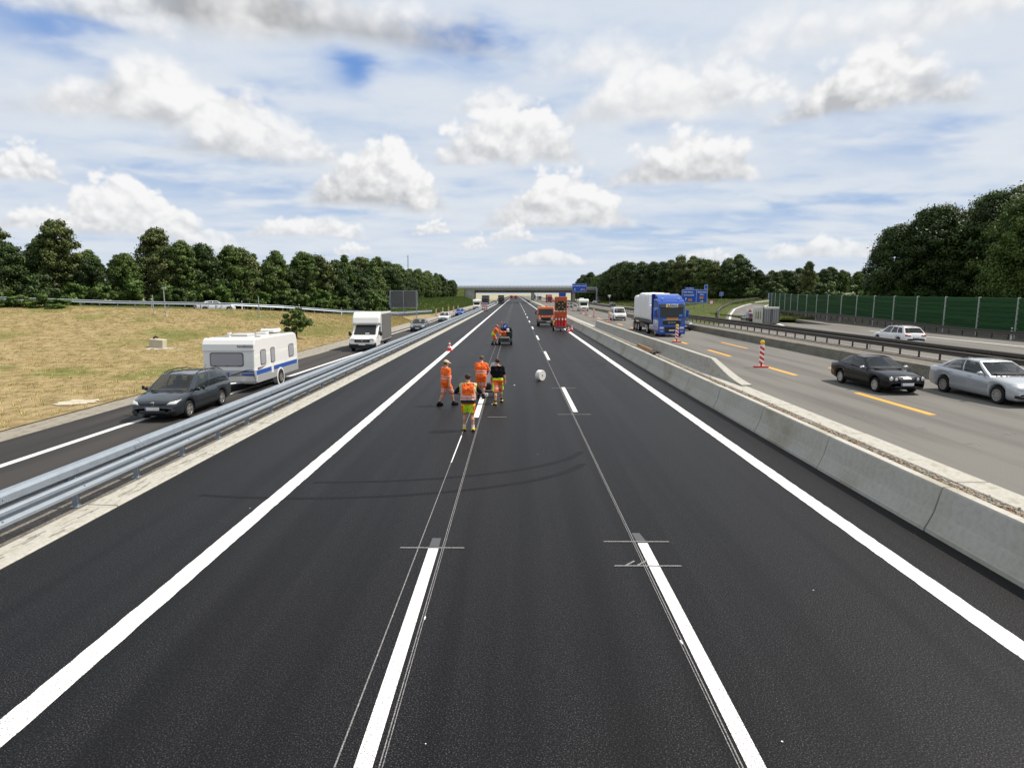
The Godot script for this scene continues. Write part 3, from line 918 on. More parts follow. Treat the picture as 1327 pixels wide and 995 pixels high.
const WALL_POSTS := [[48.5, -3.8, 0.1, 3.75], [47.9, -8.8, 0.1, 3.75], [47.5, -13.8, 0.1, 3.78], [47.4, -18.8, 0.1, 3.8], [47.4, -23.8, 0.1, 3.8], [47.4, -28.8, 0.1, 3.8], [47.4, -33.8, 0.12, 3.82], [47.4, -38.8, 0.12, 3.82], [47.4, -43.8, 0.14, 3.84], [47.4, -48.8, 0.14, 3.84], [47.4, -53.8, 0.15, 3.85], [47.4, -58.82, 0.16, 3.86], [47.42, -63.82, 0.19, 3.89], [47.45, -68.82, 0.23, 3.91], [47.56, -73.82, 0.33, 3.93], [47.86, -78.81, 0.42, 3.95], [48.24, -83.8, 0.5, 3.97], [48.64, -88.78, 0.58, 4.0], [49.06, -93.76, 0.59, 4.02], [49.55, -98.74, 0.59, 4.04], [50.15, -103.7, 0.59, 4.07], [50.8, -108.66, 0.57, 4.09], [51.5, -113.61, 0.56, 4.14], [52.41, -118.53, 0.52, 4.21], [53.39, -123.43, 0.5, 4.28], [54.44, -128.32, 0.5, 4.34], [55.52, -133.2, 0.5, 4.41], [56.77, -138.04, 0.5, 4.46], [58.13, -142.85, 0.5, 4.5]]


func noise_barrier() -> void:
	var t := thing("noise_barrier", "tall dark green ribbed noise barrier with pale posts along the far carriageway", "noise barrier")
	var greens := []
	for k in 4:
		var s: float = [1.0, 0.88, 1.1, 0.95][k]
		greens.append(grained(noise_tex(80 + k, 0.04, 4, [[0.0, 0.016 * s, 0.05 * s, 0.02 * s], [0.5, 0.023 * s, 0.07 * s, 0.026 * s], [1.0, 0.036 * s, 0.09 * s, 0.036 * s]]), 2.0, 0.7, null, Vector3.ONE, null, 0.0, 0.2))
	var pb := B.new()
	pb.box(Vector3(0, 0.5, 0), Vector3(0.16, 1.0, 0.02))
	pb.box(Vector3(0, 0.5, -0.07), Vector3(0.02, 1.0, 0.14))
	pb.box(Vector3(0, 0.5, 0.08), Vector3(0.16, 1.0, 0.016))
	var pm := pb.done()
	var post_m := plain(0.55, 0.57, 0.55, 0.5, 0.1)
	for i in WALL_POSTS.size():
		var a: Array = WALL_POSTS[i]
		var post := part(t, "post", pm, post_m, Vector3(a[0], -0.1, a[1]))
		post.scale = Vector3(1, a[3] + 0.16, 1)
		if i + 1 == WALL_POSTS.size(): break
		var c: Array = WALL_POSTS[i + 1]
		var p := Vector3(a[0], 0, a[1])
		var q := Vector3(c[0], 0, c[1])
		var d := (q - p).normalized()
		post.rotation.y = atan2(-d.x, -d.z) + PI / 2.0
		var n := Vector3(d.z, 0, -d.x) # towards the road
		if n.x > 0: n = -n
		p += d * 0.05
		q -= d * 0.05
		var base := B.new()
		var rib := B.new()
		base.quad(p + n * 0.05 + Vector3(0, -0.1, 0), q + n * 0.05 + Vector3(0, -0.1, 0), q + n * 0.05 + Vector3(0, c[2] + 0.35, 0), p + n * 0.05 + Vector3(0, a[2] + 0.35, 0))
		base.quad(p + n * 0.05 + Vector3(0, a[2] + 0.35, 0), q + n * 0.05 + Vector3(0, c[2] + 0.35, 0), q - n * 0.06 + Vector3(0, c[2] + 0.35, 0), p - n * 0.06 + Vector3(0, a[2] + 0.35, 0))
		part(t, "base_panel", base.done(), M.concrete_dark)
		# ribbed cassettes lie one above the other
		for row in 7:
			var panel := B.new()
			var prof := []
			for k in 9:
				prof.append([k / 8.0, 0.0 if k == 0 or k == 8 else 0.03 + 0.018 * (k % 2)])
			for k in 8:
				var h := func(s: Array, e: Array, f: float) -> float: return lerpf(e[2] + 0.35, e[3], (row + 0.015 + 0.97 * f) / 7.0)
				var f0: float = prof[k][0]
				var f1: float = prof[k][0 + 0] + 0.125
				var o0: float = prof[k][1]
				var o1: float = prof[k + 1][1]
				panel.quad(p + n * o0 + Vector3(0, h.call([], a, f0), 0), q + n * o0 + Vector3(0, h.call([], c, f0), 0), q + n * o1 + Vector3(0, h.call([], c, f1), 0), p + n * o1 + Vector3(0, h.call([], a, f1), 0))
			var hh := func(e: Array, f: float) -> float: return lerpf(e[2] + 0.35, e[3], (row + f) / 7.0)
			panel.quad(q - n * 0.05 + Vector3(0, hh.call(c, 0.015), 0), p - n * 0.05 + Vector3(0, hh.call(a, 0.015), 0), p - n * 0.05 + Vector3(0, hh.call(a, 0.985), 0), q - n * 0.05 + Vector3(0, hh.call(c, 0.985), 0))
			panel.quad(p + Vector3(0, hh.call(a, 0.985), 0), q + Vector3(0, hh.call(c, 0.985), 0), q - n * 0.05 + Vector3(0, hh.call(c, 0.985), 0), p - n * 0.05 + Vector3(0, hh.call(a, 0.985), 0))
			part(t, "panel", panel.done(), greens[(i * 3 + row * 5) % 4])


# ---------------------------------------------------------------- guardrails
func beam_mesh(len_: float, side: float) -> ArrayMesh:
	# the W of a crash barrier, hollow towards the posts; side: which way its face looks along x
	var prof := [[0.0, 0.155], [0.045, 0.15], [0.083, 0.125], [0.083, 0.075], [0.02, 0.03], [0.02, -0.03], [0.083, -0.075], [0.083, -0.125], [0.045, -0.15], [0.0, -0.155]]
	var b := B.new()
	for k in prof.size() - 1:
		var a := Vector3(prof[k][0] * side, prof[k][1], 0)
		var c := Vector3(prof[k + 1][0] * side, prof[k + 1][1], 0)
		var e := Vector3(0, 0, -len_)
		var t := Vector3(-0.004 * side, 0, 0)
		b.quad(a, c, c + e, a + e)
		b.quad(a + t, a + t + e, c + t + e, c + t)
	return b.done()


func build_guardrails() -> void:
	var t := thing("guardrail", "bright galvanised steel guardrail with a box beam above twin corrugated rails beside the kerb", "guardrail", Vector3(-8.85, 0, 0))
	var wr := beam_mesh(4.0, 1.0)
	var wl := beam_mesh(4.0, -1.0)
	var stb := B.new()
	stb.box(Vector3(0, 0, -2.0), Vector3(0.03, 0.05, 3.99))
	var strap := stb.done()
	var bb := B.new()
	bb.prism([[-0.09, 0.665], [0.08, 0.665], [0.1, 0.685], [0.1, 0.81], [0.06, 0.87], [-0.07, 0.87], [-0.11, 0.81], [-0.11, 0.685]], Vector3.ZERO, Vector3.RIGHT, Vector3.UP, Vector3(0, 0, -3.99))
	var bm := bb.done()
	var pb := B.new()
	pb.cbox(Vector3(0, 0.25, 0.03), Vector3(0.1, 0.8, 0.006), 0.0)
	pb.cbox(Vector3(-0.047, 0.25, 0), Vector3(0.006, 0.8, 0.06), 0.0)
	pb.cbox(Vector3(0.047, 0.25, 0), Vector3(0.006, 0.8, 0.06), 0.0)
	pb.cbox(Vector3(0.047, 0.25, -0.028), Vector3(0.03, 0.8, 0.006), 0.0)
	pb.cbox(Vector3(-0.01, 0.0, 0), Vector3(0.17, 0.02, 0.14), 0.004)
	var pm := pb.done()
	var sb := B.new()
	sb.box(Vector3(0.1, 0.5, 0), Vector3(0.13, 0.1, 0.05))
	sb.box(Vector3(-0.1, 0.5, 0), Vector3(0.13, 0.1, 0.05))
	for y in [0.55, 0.42]: sb.lathe(Vector3(0.2, y + 0.01, 0.0), Vector3.RIGHT, [Vector2(0.018, 0.0), Vector2(0.018, 0.025), Vector2(0, 0.025)], 6)
	var sm := sb.done()
	for i in 84:
		var z := 6.0 - 4.0 * i
		part(t, "rail_segment", wr, M.zinc, Vector3(0.165, 0.475, z))
		part(t, "rear_strap", strap, M.zinc, Vector3(-0.15, 0.56, z))
		part(t, "box_beam", bm, M.zinc, Vector3(0, rng.randf_range(-0.003, 0.003), z))
	for i in 150:
		var z := 6.1 - 2.0 * i
		part(t, "post", pm, M.zinc, Vector3(0, 0, z))
		if i < 60: part(t, "spacer", sm, M.zinc, Vector3(0, 0, z))
	# joint plates with bolts where the nearest beams meet
	var jb := B.new()
	jb.box(Vector3(0.102, 0.745, 0.0), Vector3(0.008, 0.11, 0.42))
	for k in 6: jb.lathe(Vector3(0.105, 0.7 + 0.06 * (k % 2), -0.15 + 0.075 * k), Vector3.RIGHT, [Vector2(0.012, 0.0), Vector2(0.012, 0.014), Vector2(0, 0.014)], 6)
	var jm := jb.done()
	for i in 14: part(t, "joint_plate", jm, M.zinc, Vector3(0, 0, 2.0 - 4.0 * i))
	# the weathered rail on the verge between the two old carriageways
	var d := thing("dark_guardrail", "dark brown weathered double guardrail on posts between the two old carriageways", "guardrail", Vector3(26.3, 0.16, 0))
	var db := B.new()
	db.box(Vector3(0, 0.38, 0), Vector3(0.1, 0.9, 0.07))
	db.box(Vector3(0, 0.58, 0), Vector3(0.86, 0.09, 0.05))
	var dm := db.done()
	for i in 80:
		part(d, "rail_segment", wl, M.zinc_old, Vector3(-0.42, 0.6, -2.0 - 4.0 * i))
		part(d, "rail_segment", wr, M.zinc_old, Vector3(0.42, 0.6, -2.0 - 4.0 * i))
	var ub := B.new()
	ub.cbox(Vector3(0, 0, -2.0), Vector3(0.2, 0.2, 3.99), 0.03)
	var um := ub.done()
	for i in 80: part(d, "box_beam", um, M.zinc_old, Vector3(0, 0.9, -2.0 - 4.0 * i))
	for i in 75:
		part(d, "post", dm, M.zinc_old, Vector3(0, 0, -2.2 - 2.0 * i))
	# the rail in front of the noise barrier
	line_rail("barrier_guardrail", "grey guardrail running at the foot of the green noise barrier", WALL_POSTS.map(func(a: Array) -> Vector3: return Vector3(a[0] - 1.5, a[2] - 0.05 if a[2] > 0.2 else 0.08, a[1])), 2.0, M.zinc_old, 0.6)
	# the rail at the crest of the bank
	var pts := []
	for i in range(1, CREST.size()): pts.append(Vector3(CREST[i][1] - 0.4, CREST[i][2] - 0.02, CREST[i][0] - 0.3))
	pts.resize(9)
	line_rail("crest_guardrail", "silver guardrail running along the top of the dry grass bank before the wood", pts, 1.66, M.zinc, 0.62)
	# rails at the exit curve
	line_rail("exit_guardrail", "dark guardrail bending along the inner edge of the exit curve", [Vector3(31.6, 0.05, -97.0), Vector3(35.0, 0.12, -107.0), Vector3(40.0, 0.4, -123.0), Vector3(46.0, 0.9, -139.0), Vector3(53.5, 1.5, -156.0), Vector3(63.5, 2.1, -174.0), Vector3(77.0, 2.8, -191.0)], 4.0, M.zinc_old, 0.6)
	line_rail("exit_outer_guardrail", "pale guardrail on the outer side of the exit curve beyond the noise barrier end", [Vector3(57.0, 1.0, -136.0), Vector3(63.0, 1.5, -149.0), Vector3(71.0, 2.1, -163.0)], 4.0, M.zinc, 0.6)


func line_rail(called: String, label: String, pts: Array, step: float, m: Material, h: float) -> void:
	var t := thing(called, label, "guardrail")
	var pb := B.new()
	pb.box(Vector3(0, 0.3, 0), Vector3(0.09, 0.7, 0.07))
	var pm := pb.done()
	var left := 0.0
	for i in pts.size() - 1:
		var a: Vector3 = pts[i]
		var c: Vector3 = pts[i + 1]
		var d := c - a
		var len_ := d.length()
		var u := d / len_
		var n := Vector3(u.z, 0, -u.x).normalized()
		var b := B.new()
		var prof := [[0.0, 0.155], [0.045, 0.15], [0.083, 0.11], [0.02, 0.02], [0.02, -0.02], [0.083, -0.11], [0.045, -0.15], [0.0, -0.155]]
		for sg in [-1.0, 1.0]:
			for k in prof.size() - 1:
				var p: Vector3 = a + n * sg * (0.05 + prof[k][0]) + Vector3(0, h + prof[k][1], 0)
				var q: Vector3 = a + n * sg * (0.05 + prof[k + 1][0]) + Vector3(0, h + prof[k + 1][1], 0)
				b.quad(p, q, q + d, p + d)
		part(t, "rail_segment", b.done(), m)
		var s := left
		while s < len_:
			part(t, "post", pm, m, a + u * s)
			s += step
		left = s - len_


# ---------------------------------------------------------------- bridge
func build_bridge() -> void:
	var t := thing("road_bridge", "grey concrete road bridge spanning all carriageways with a railing and a middle pier", "bridge", Vector3(0, 0, -330))
	var b := B.new()
	b.box(Vector3(10, 6.75, -6), Vector3(110, 0.9, 12.6))
	b.box(Vector3(10, 7.45, 0.1), Vector3(110, 0.5, 0.7))
	b.box(Vector3(10, 7.45, -12.1), Vector3(110, 0.5, 0.7))
	var con := grained(noise_tex(91, 0.03, 4, [[0, 0.26, 0.25, 0.215], [0.5, 0.32, 0.31, 0.27], [1, 0.38, 0.37, 0.33]]), 6.0, 0.9)
	part(t, "deck", b.done(), con)
	var g := B.new()
	for z in [-3.4, -6.0, -8.6]: g.box(Vector3(10, 5.65, z), Vector3(110, 1.7, 1.1))
	part(t, "girder", g.done(), con)
	var r := B.new()
	for y in [8.0, 8.4, 8.75]: r.box(Vector3(10, y, 0.1), Vector3(110, 0.08, 0.08))
	for i in 56: r.box(Vector3(-45.0 + 2.0 * i, 8.2, 0.1), Vector3(0.07, 1.1, 0.07))
	part(t, "railing", r.done(), M.zinc_old)
	var rail := B.new()
	rail.box(Vector3(10, 8.1, -1.2), Vector3(110, 0.32, 0.1))
	part(t, "guardrail_strip", rail.done(), M.zinc_old)
	for x in [9.3, 31.0]:
		var p := B.new()
		for z in [-1.8, -6.0, -10.2]: p.cbox(Vector3(x, 2.4, z), Vector3(1.5, 5.2, 1.5), 0.2)
		part(t, "pier", p.done(), con)
	var a := B.new()
	a.box(Vector3(-25.4, 3.1, -6), Vector3(7.4, 6.4, 12.2))
	part(t, "abutment", a.done(), M.concrete)
	var a2 := B.new()
	a2.box(Vector3(46, 3.1, -6), Vector3(6, 6.4, 12.2))
	part(t, "abutment", a2.done(), M.concrete)
	# the ramps of earth that carry the bridge road
	var e := B.new()
	for s in [[-1.0, -27.0, -115.0], [1.0, 47.0, 130.0]]:
		var x0: float = s[1]
		var x1: float = s[2]
		for zz in [1.0, -1.0]:
			var zc := -336.0
			var top: float = zc + 6.6 * zz
			var foot: float = zc + 17.0 * zz
			e.quad(Vector3(x0, -0.3, foot), Vector3(x1, -0.3, foot), Vector3(x1, 7.3, top), Vector3(x0, 7.3, top))
		e.quad(Vector3(x0, 7.3, -329.4), Vector3(x1, 7.3, -329.4), Vector3(x1, 7.3, -342.6), Vector3(x0, 7.3, -342.6))
		e.quad(Vector3(x0, -0.3, -319), Vector3(x0, 7.3, -329.4), Vector3(x0, 7.3, -342.6), Vector3(x0, -0.3, -353))
	setting("bridge_ramp_terrain", e.done(), M.green_grass)
	var st := thing("slope_railing", "pale stair railing running down the embankment beside the bridge abutment", "railing", Vector3(-29.6, 0, -326.0))
	for k in 7:
		var sb := B.new()
		sb.box(Vector3(-1.0 * k, 1.2 + 0.75 * k, 0.0), Vector3(0.2, 1.6, 0.2))
		part(st, "post", sb.done(), M.zinc)
	var hb := B.new()
	hb.tube([Vector3(0, 2.0, 0), Vector3(-6.0, 6.5, 0)], [0.16, 0.16], 6)
	hb.tube([Vector3(0, 1.2, 0), Vector3(-6.0, 5.7, 0)], [0.13, 0.13], 6)
	part(st, "handrail", hb.done(), M.zinc)


# ---------------------------------------------------------------- trees, bushes, grass
func foliage(seed_: int, shape: Array, clumps: int, leaves: int, leaf: float, tones: Array) -> ArrayMesh:
	# shape: [height where the crown begins, top, radius, roundness]
	var r := RandomNumberGenerator.new()
	r.seed = seed_
	var pos := PackedVector3Array()
	var nor := PackedVector3Array()
	var col := PackedColorArray()
	var idx := PackedInt32Array()
	var per := leaves / clumps
	for c in clumps:
		var t := r.randf() ** 0.85
		var prof := pow(sin(PI * clampf(0.12 + t * 0.86, 0.0, 1.0)), shape[3])
		var a := r.randf() * TAU
		var rad: float = shape[2] * prof * sqrt(r.randf()) * r.randf_range(0.75, 1.12)
		var ctr := Vector3(cos(a) * rad, lerpf(shape[0], shape[1], t), sin(a) * rad)
		var cr: float = shape[2] * r.randf_range(0.17, 0.34) * lerpf(1.0, 0.75, t)
		var tone: Color = tones[r.randi() % tones.size()]
		tone = tone * r.randf_range(0.75, 1.25)
		for k in per:
			var d := Vector3(r.randfn(), r.randfn() * 0.8 + 0.15, r.randfn()).normalized()
			var p := ctr + d * Vector3(1, 0.78, 1) * cr * (1.0 - 0.6 * r.randf() ** 1.6) * (r.randf_range(0.85, 1.2) if r.randf() < 0.82 else r.randf_range(1.1, 1.75))
			var n := (d + Vector3(r.randfn(), r.randfn() + 0.5, r.randfn()) * 0.55).normalized()
			var u := n.cross(Vector3(r.randfn(), r.randfn(), r.randfn())).normalized()
			var w := n.cross(u)
			var s := leaf * r.randf_range(0.55, 1.25)
			var b := pos.size()
			var sn := (n * 0.85 + d * 0.35).normalized()
			pos.append_array([p - u * s, p + w * s * 0.5 + n * s * 0.12, p + u * s, p - w * s * 0.5 + n * s * 0.12])
			var tc := tone * r.randf_range(0.8, 1.2)
			for q in 4:
				nor.append(sn)
				col.append(Color(tc.r, tc.g, tc.b))
			idx.append_array([b, b + 1, b + 2, b, b + 2, b + 3])
	var arr := []
	arr.resize(Mesh.ARRAY_MAX)
	arr[Mesh.ARRAY_VERTEX] = pos
	arr[Mesh.ARRAY_NORMAL] = nor
	arr[Mesh.ARRAY_COLOR] = col
	arr[Mesh.ARRAY_INDEX] = idx
	var m := ArrayMesh.new()
	m.add_surface_from_arrays(Mesh.PRIMITIVE_TRIANGLES, arr)
	return m


func limbs(seed_: int, h: float, r0: float, spread: float) -> ArrayMesh:
	var r := RandomNumberGenerator.new()
	r.seed = seed_
	var b := B.new()
	var bend := Vector3(r.randf_range(-0.3, 0.3), 0, r.randf_range(-0.3, 0.3))
	b.tube([Vector3(0, -0.3, 0), Vector3(0, h * 0.25, 0) + bend * 0.4, Vector3(0, h * 0.55, 0) + bend, Vector3(0, h * 0.85, 0) + bend * 1.3], [r0 * 1.25, r0 * 0.85, r0 * 0.5, r0 * 0.12], 8)
	for i in 9:
		var y := h * r.randf_range(0.25, 0.7)
		var a := r.randf() * TAU
		var d := Vector3(cos(a), 0, sin(a))
		var o := Vector3(0, y, 0) + bend * (y / h)
		b.tube([o, o + d * spread * 0.4 + Vector3(0, h * 0.08, 0), o + d * spread * 0.8 + Vector3(0, h * 0.2, 0)], [r0 * 0.35, r0 * 0.22, r0 * 0.05], 6)
	return b.done()


func g3(r: float, g: float, b: float) -> Color:
	return Color(r, g, b)


func make_tree(called: String, seed_: int, h: float, rad: float, leaves: int, leaf: float, tones: Array, low: float, label: String, group: String, roundness := 0.7, clumps := 170) -> Node3D:
	var t := thing(called, label, "tree", Vector3.ZERO, 0.0, group)
	part(t, "trunk", limbs(seed_, h * 0.95, 0.018 * h + 0.03, rad), M.bark)
	part(t, "crown", foliage(seed_, [h * low, h * 0.94, rad, roundness], clumps, leaves, leaf, tones), M.leaf)
	return t


func along(pts: Array, step: float, place: Callable) -> void:
	var left := 0.0
	for i in pts.size() - 1:
		var a: Vector2 = pts[i]
		var c: Vector2 = pts[i + 1]
		var len_ := a.distance_to(c)
		var s := left
		while s < len_:
			place.call(a.lerp(c, s / len_), (c - a) / len_)
			s += step * rng.randf_range(0.75, 1.3)
		left = s - len_


func build_trees() -> void:
	rng.seed = 99
	var dark := [g3(0.04, 0.068, 0.018), g3(0.052, 0.085, 0.022), g3(0.034, 0.058, 0.016)]
	var mid := [g3(0.082, 0.128, 0.028), g3(0.066, 0.105, 0.024), g3(0.095, 0.14, 0.032)]
	var olive := [g3(0.095, 0.12, 0.034), g3(0.075, 0.1, 0.028), g3(0.11, 0.13, 0.04)]
	var fresh := [g3(0.075, 0.13, 0.022), g3(0.06, 0.11, 0.02), g3(0.09, 0.14, 0.03)]
	var looks := ["broad dark green", "slender mid green", "low spreading dark green", "tall olive green", "rounded mid green", "bushy dark green", "narrow pointed light green", "loose feathery light green"]
	var lw := "tree in the wood above the crest guardrail of the bank"
	var lg := "trees of the wood above the dry bank"
	var kinds := []
	var specs := [[10.8, 2.9, dark, 0.14, 0.7], [11.6, 2.4, mid, 0.2, 0.6], [10.2, 3.2, dark, 0.1, 0.75], [12.0, 2.6, olive, 0.22, 0.6], [10.5, 2.7, mid, 0.12, 0.7], [11.2, 3.0, dark, 0.16, 0.65], [12.6, 1.7, fresh, 0.2, 1.0], [10.6, 2.9, olive, 0.3, 0.55]]
	for i in specs.size():
		var s: Array = specs[i]
		kinds.append(make_tree("leafy_tree", 200 + i, s[0], s[1] * 1.15, 12000 if i > 5 else 22000, 0.2, s[2], s[3] * 0.4, lw, lg, s[4], 110 if i > 5 else 170))
	var used := {}
	var plant := func(p: Vector3, k: int, sc: float, label: String, group: String) -> void:
		var t: Node3D
		var turn := rng.randf() * TAU
		if not used.has(k):
			used[k] = true
			t = kinds[k]
			t.position = p
			t.rotation.y = turn
		else:
			t = copy(kinds[k], p, turn)
		t.set_meta("label", looks[k] + " " + label)
		t.set_meta("group", group)
		t.scale = Vector3(sc * rng.randf_range(0.92, 1.1), sc * rng.randf_range(0.92, 1.1), sc * rng.randf_range(0.92, 1.1))
	var front := [Vector2(-112, -60), Vector2(-84, -66), Vector2(-64, -74), Vector2(-55, -81), Vector2(-47, -89), Vector2(-41, -97), Vector2(-36, -108), Vector2(-32, -122), Vector2(-30.5, -150), Vector2(-30, -190), Vector2(-30, -250), Vector2(-31, -318)]
	for row in 3:
		var off := Vector2(-4.6 * row, -3.4 * row)
		along(front.map(func(p: Vector2) -> Vector2: return p + off), 3.2 + row * 1.0, func(p: Vector2, _d: Vector2) -> void:
			var far := clampf((-p.y - 110.0) / 150.0, 0.0, 1.0)
			if far > 0.0 and rng.randf() < far * 0.45: return
			var y := lerpf(3.0, 0.4, clampf((-p.y - 70.0) / 70.0, 0, 1)) + (2.3 * clampf((-p.y - 130.0) / 40.0, 0, 1))
			plant.call(Vector3(p.x + rng.randf_range(-0.9, 0.9), y, p.y + rng.randf_range(-0.9, 0.9)), [0, 1, 2, 3, 4, 5, 6, 7, 1, 4, 2][rng.randi() % 11], rng.randf_range(0.64, 1.02) * (1.0 + 0.06 * row) * lerpf(1.0, 0.86, far) * (0.84 if p.x < -56.0 else 0.95), lw, lg))
	# shrubs along the foot of that wood
	var sh := []
	for i in 3:
		var t := thing("shrub", "rounded green shrub at the foot of the wood above the bank", "shrub", Vector3.ZERO, 0.0, "shrubs edging the wood")
		part(t, "stem", limbs(300 + i, 1.6, 0.05, 1.0), M.bark)
		part(t, "foliage", foliage(310 + i, [0.2, 2.7, 1.75, 0.5], 26, 4200, 0.17, [mid, fresh, dark][i]), M.leaf)
		sh.append(t)
	var nth := [0]
	along(front.slice(0, 9).map(func(p: Vector2) -> Vector2: return p + Vector2(2.6, 2.2)), 2.9, func(p: Vector2, _d: Vector2) -> void:
		var k := rng.randi() % 3
		var y := lerpf(2.95, 0.3, clampf((-p.y - 68.0) / 70.0, 0, 1)) + (1.6 * clampf((-p.y - 130.0) / 40.0, 0, 1))
		var t: Node3D
		if nth[0] < 3:
			t = sh[nth[0]]
			t.position = Vector3(p.x, y, p.y)
		else:
			t = copy(sh[k], Vector3(p.x + rng.randf_range(-0.6, 0.6), y, p.y), rng.randf() * TAU)
		t.scale = Vector3.ONE * rng.randf_range(0.75, 1.35)
		nth[0] += 1)
	# hedge plants before the crest guardrail
	var hs: Node3D = sh[1]
	for i in 9:
		var x := -57.5 + 1.45 * i
		var z := -56.2 - 0.75 * i
		var t := copy(hs, Vector3(x, bank(x, z) - 0.1, z), i * 1.3, "low bright green hedge plant in front of the crest guardrail")
		t.name = numbered("hedge_plant")
		t.set_meta("category", "hedge plant")
		t.set_meta("group", "hedge before the crest guardrail")
		t.scale = Vector3(0.75, 0.42 + 0.1 * sin(i * 2.1), 0.75)
	# the lone bush on the bank
	var lone := thing("bush", "lone dark green bush growing on the dry bank behind the caravan", "bush", Vector3(-20.6, 0.35, -58.0))
	part(lone, "stem", limbs(340, 2.0, 0.06, 0.8), M.bark)
	part(lone, "foliage", foliage(341, [0.1, 2.5, 1.25, 0.35], 34, 6500, 0.12, mid), M.leaf)
	# the wood beyond the far carriageway
	var rw := "tree in the wood beyond the far carriageway and its exit"
	var rg := "trees of the wood beyond the far carriageway"
	var right := [Vector2(41, -400), Vector2(45, -345), Vector2(51, -290), Vector2(60, -250), Vector2(72, -228), Vector2(90, -226), Vector2(112, -240), Vector2(150, -262), Vector2(200, -275)]
	for row in 3:
		along(right.map(func(p: Vector2) -> Vector2: return p + Vector2(5.0 * row, -6.5 * row)), 5.2 + row * 1.5, func(p: Vector2, _d: Vector2) -> void:
			var sc := rng.randf_range(1.25, 1.55)
			if p.x > 86.0: sc *= 0.72
			plant.call(Vector3(p.x + rng.randf_range(-1.5, 1.5), 1.8 if p.y > -320 else 0.0, p.y + rng.randf_range(-1.5, 1.5)), [0, 2, 5, 0, 4, 1, 7][rng.randi() % 7], sc, rw, rg))
	var thin := copy(kinds[3], Vector3(101, 1.9, -216), 0.4, "slender thin crowned tree standing over the wood edge beyond the exit")
	thin.scale = Vector3(0.8, 1.16, 0.8)
	thin.set_meta("group", rg)
	# shrubs between the noise barrier's end and the wood
	for i in 16:
		var x := 72.0 + 4.6 * i
		var t := copy(sh[[0, 2, 1][i % 3]], Vector3(x, 1.6, -190.0 + 3.0 * sin(i * 2.3) + 0.25 * (x - 72.0)), i * 0.9, "broad shrub behind the green noise barrier near the exit")
		t.set_meta("group", "shrubs behind the noise barrier")
		t.scale = Vector3.ONE * (1.7 + 0.5 * sin(i * 1.7))
	# tall trees behind the noise barrier, near enough to show their leaves
	var bl := "very tall dark leafy tree rising behind the green noise barrier"
	var bg := "tall trees behind the noise barrier"
	var big := []
	for i in 3:
		big.append(make_tree("tall_tree", 400 + i, [19.5, 17.0, 20.5][i], [5.6, 5.0, 6.0][i], 60000, 0.19, [dark, dark, mid][i], 0.06, bl, bg, 0.6, 260))
	var spots := [[70.0, -87.0, 0, 1.0], [60.4, -91.0, 1, 1.0], [77.0, -84.0, 2, 1.02], [65.2, -85.5, 1, 1.06], [86.0, -96.0, 0, 1.06], [73.5, -98.0, 2, 0.97], [92.0, -82.0, 1, 1.15], [66.0, -97.0, 0, 0.9], [56.8, -93.5, 1, 0.86], [82.0, -80.0, 0, 1.05], [63.0, -78.5, 2, 0.8]]
	for i in spots.size():
		var s: Array = spots[i]
		var t: Node3D = big[s[2]] if i < 3 else copy(big[s[2]], Vector3.ZERO)
		t.position = Vector3(s[0], 0.2, s[1])
		t.rotation.y = i * 1.9
		t.scale = Vector3.ONE * s[3]
	for i in 12:
		var x := 54.5 + 3.0 * i
		var t := copy(sh[i % 3], Vector3(x, 0.1, -97.0 + 2.5 * sin(i * 1.9) + i * 1.0), i * 1.1, "big shrub at the foot of the tall trees behind the noise barrier")
		t.set_meta("group", "shrubs below the tall trees")
		t.scale = Vector3.ONE * (2.1 + 0.5 * sin(i * 2.7))
	# grass
	var blade := B.new()
	for i in 6:
		var a := i * 1.05
		var d := Vector3(cos(a), 0, sin(a))
		var sd := Vector3(-d.z, 0, d.x) * 0.09
		blade.tri(d * 0.2 - sd, d * 0.2 + sd, d * 0.75 + Vector3(0, 0.8 + 0.2 * sin(i * 2.0), 0))
	var bm := blade.done()
	var hay := [g3(0.46, 0.35, 0.17), g3(0.4, 0.3, 0.14), g3(0.36, 0.29, 0.12), g3(0.24, 0.26, 0.08)]
	scatter("dry_grass", bm, M.tuft, "short dry yellow grass covering the bank", 46000, func(r: RandomNumberGenerator) -> Transform3D:
		var z := -8.0 - 92.0 * r.randf() ** 1.2
		var x := lerpf(TOE - 0.1, maxf(crest(z, 1), -75.0), r.randf())
		var s := r.randf_range(0.06, 0.16)
		return Transform3D(Basis.from_euler(Vector3(0, r.randf() * TAU, 0)) * Basis.from_scale(Vector3(s * 1.3, s, s * 1.3)), Vector3(x, bank(x, z) - 0.01, z)), 71, hay)
	var lush := [g3(0.1, 0.14, 0.035), g3(0.14, 0.17, 0.05), g3(0.2, 0.2, 0.08), g3(0.07, 0.11, 0.025)]
	scatter("verge_grass", bm, M.tuft, "tall green and straw coloured grass on the verge of the far carriageway", 26000, func(r: RandomNumberGenerator) -> Transform3D:
		var z := -104.0 - 220.0 * r.randf() ** 1.3
		var x := 38.6 + 88.0 * r.randf() ** 1.7 * clampf((-z - 100.0) / 30.0, 0.12, 1.0)
		# keep the exit road clear
		var ex := lerp_on([[-230.0, 130.0], [-203.0, 98.0], [-184.0, 80.0], [-168.0, 68.0], [-152.0, 58.5], [-137.0, 51.0], [-120.0, 44.5], [-100.0, 37.6]], z)
		if absf(x - ex) < 5.5: x = ex - 6.0 - 6.0 * r.randf()
		x = maxf(x, 38.5)
		var s := r.randf_range(0.3, 0.75)
		return Transform3D(Basis.from_euler(Vector3(0, r.randf() * TAU, 0)) * Basis.from_scale(Vector3(s, s, s)), Vector3(x, verge(x, z) - 0.03, z)), 72, lush)
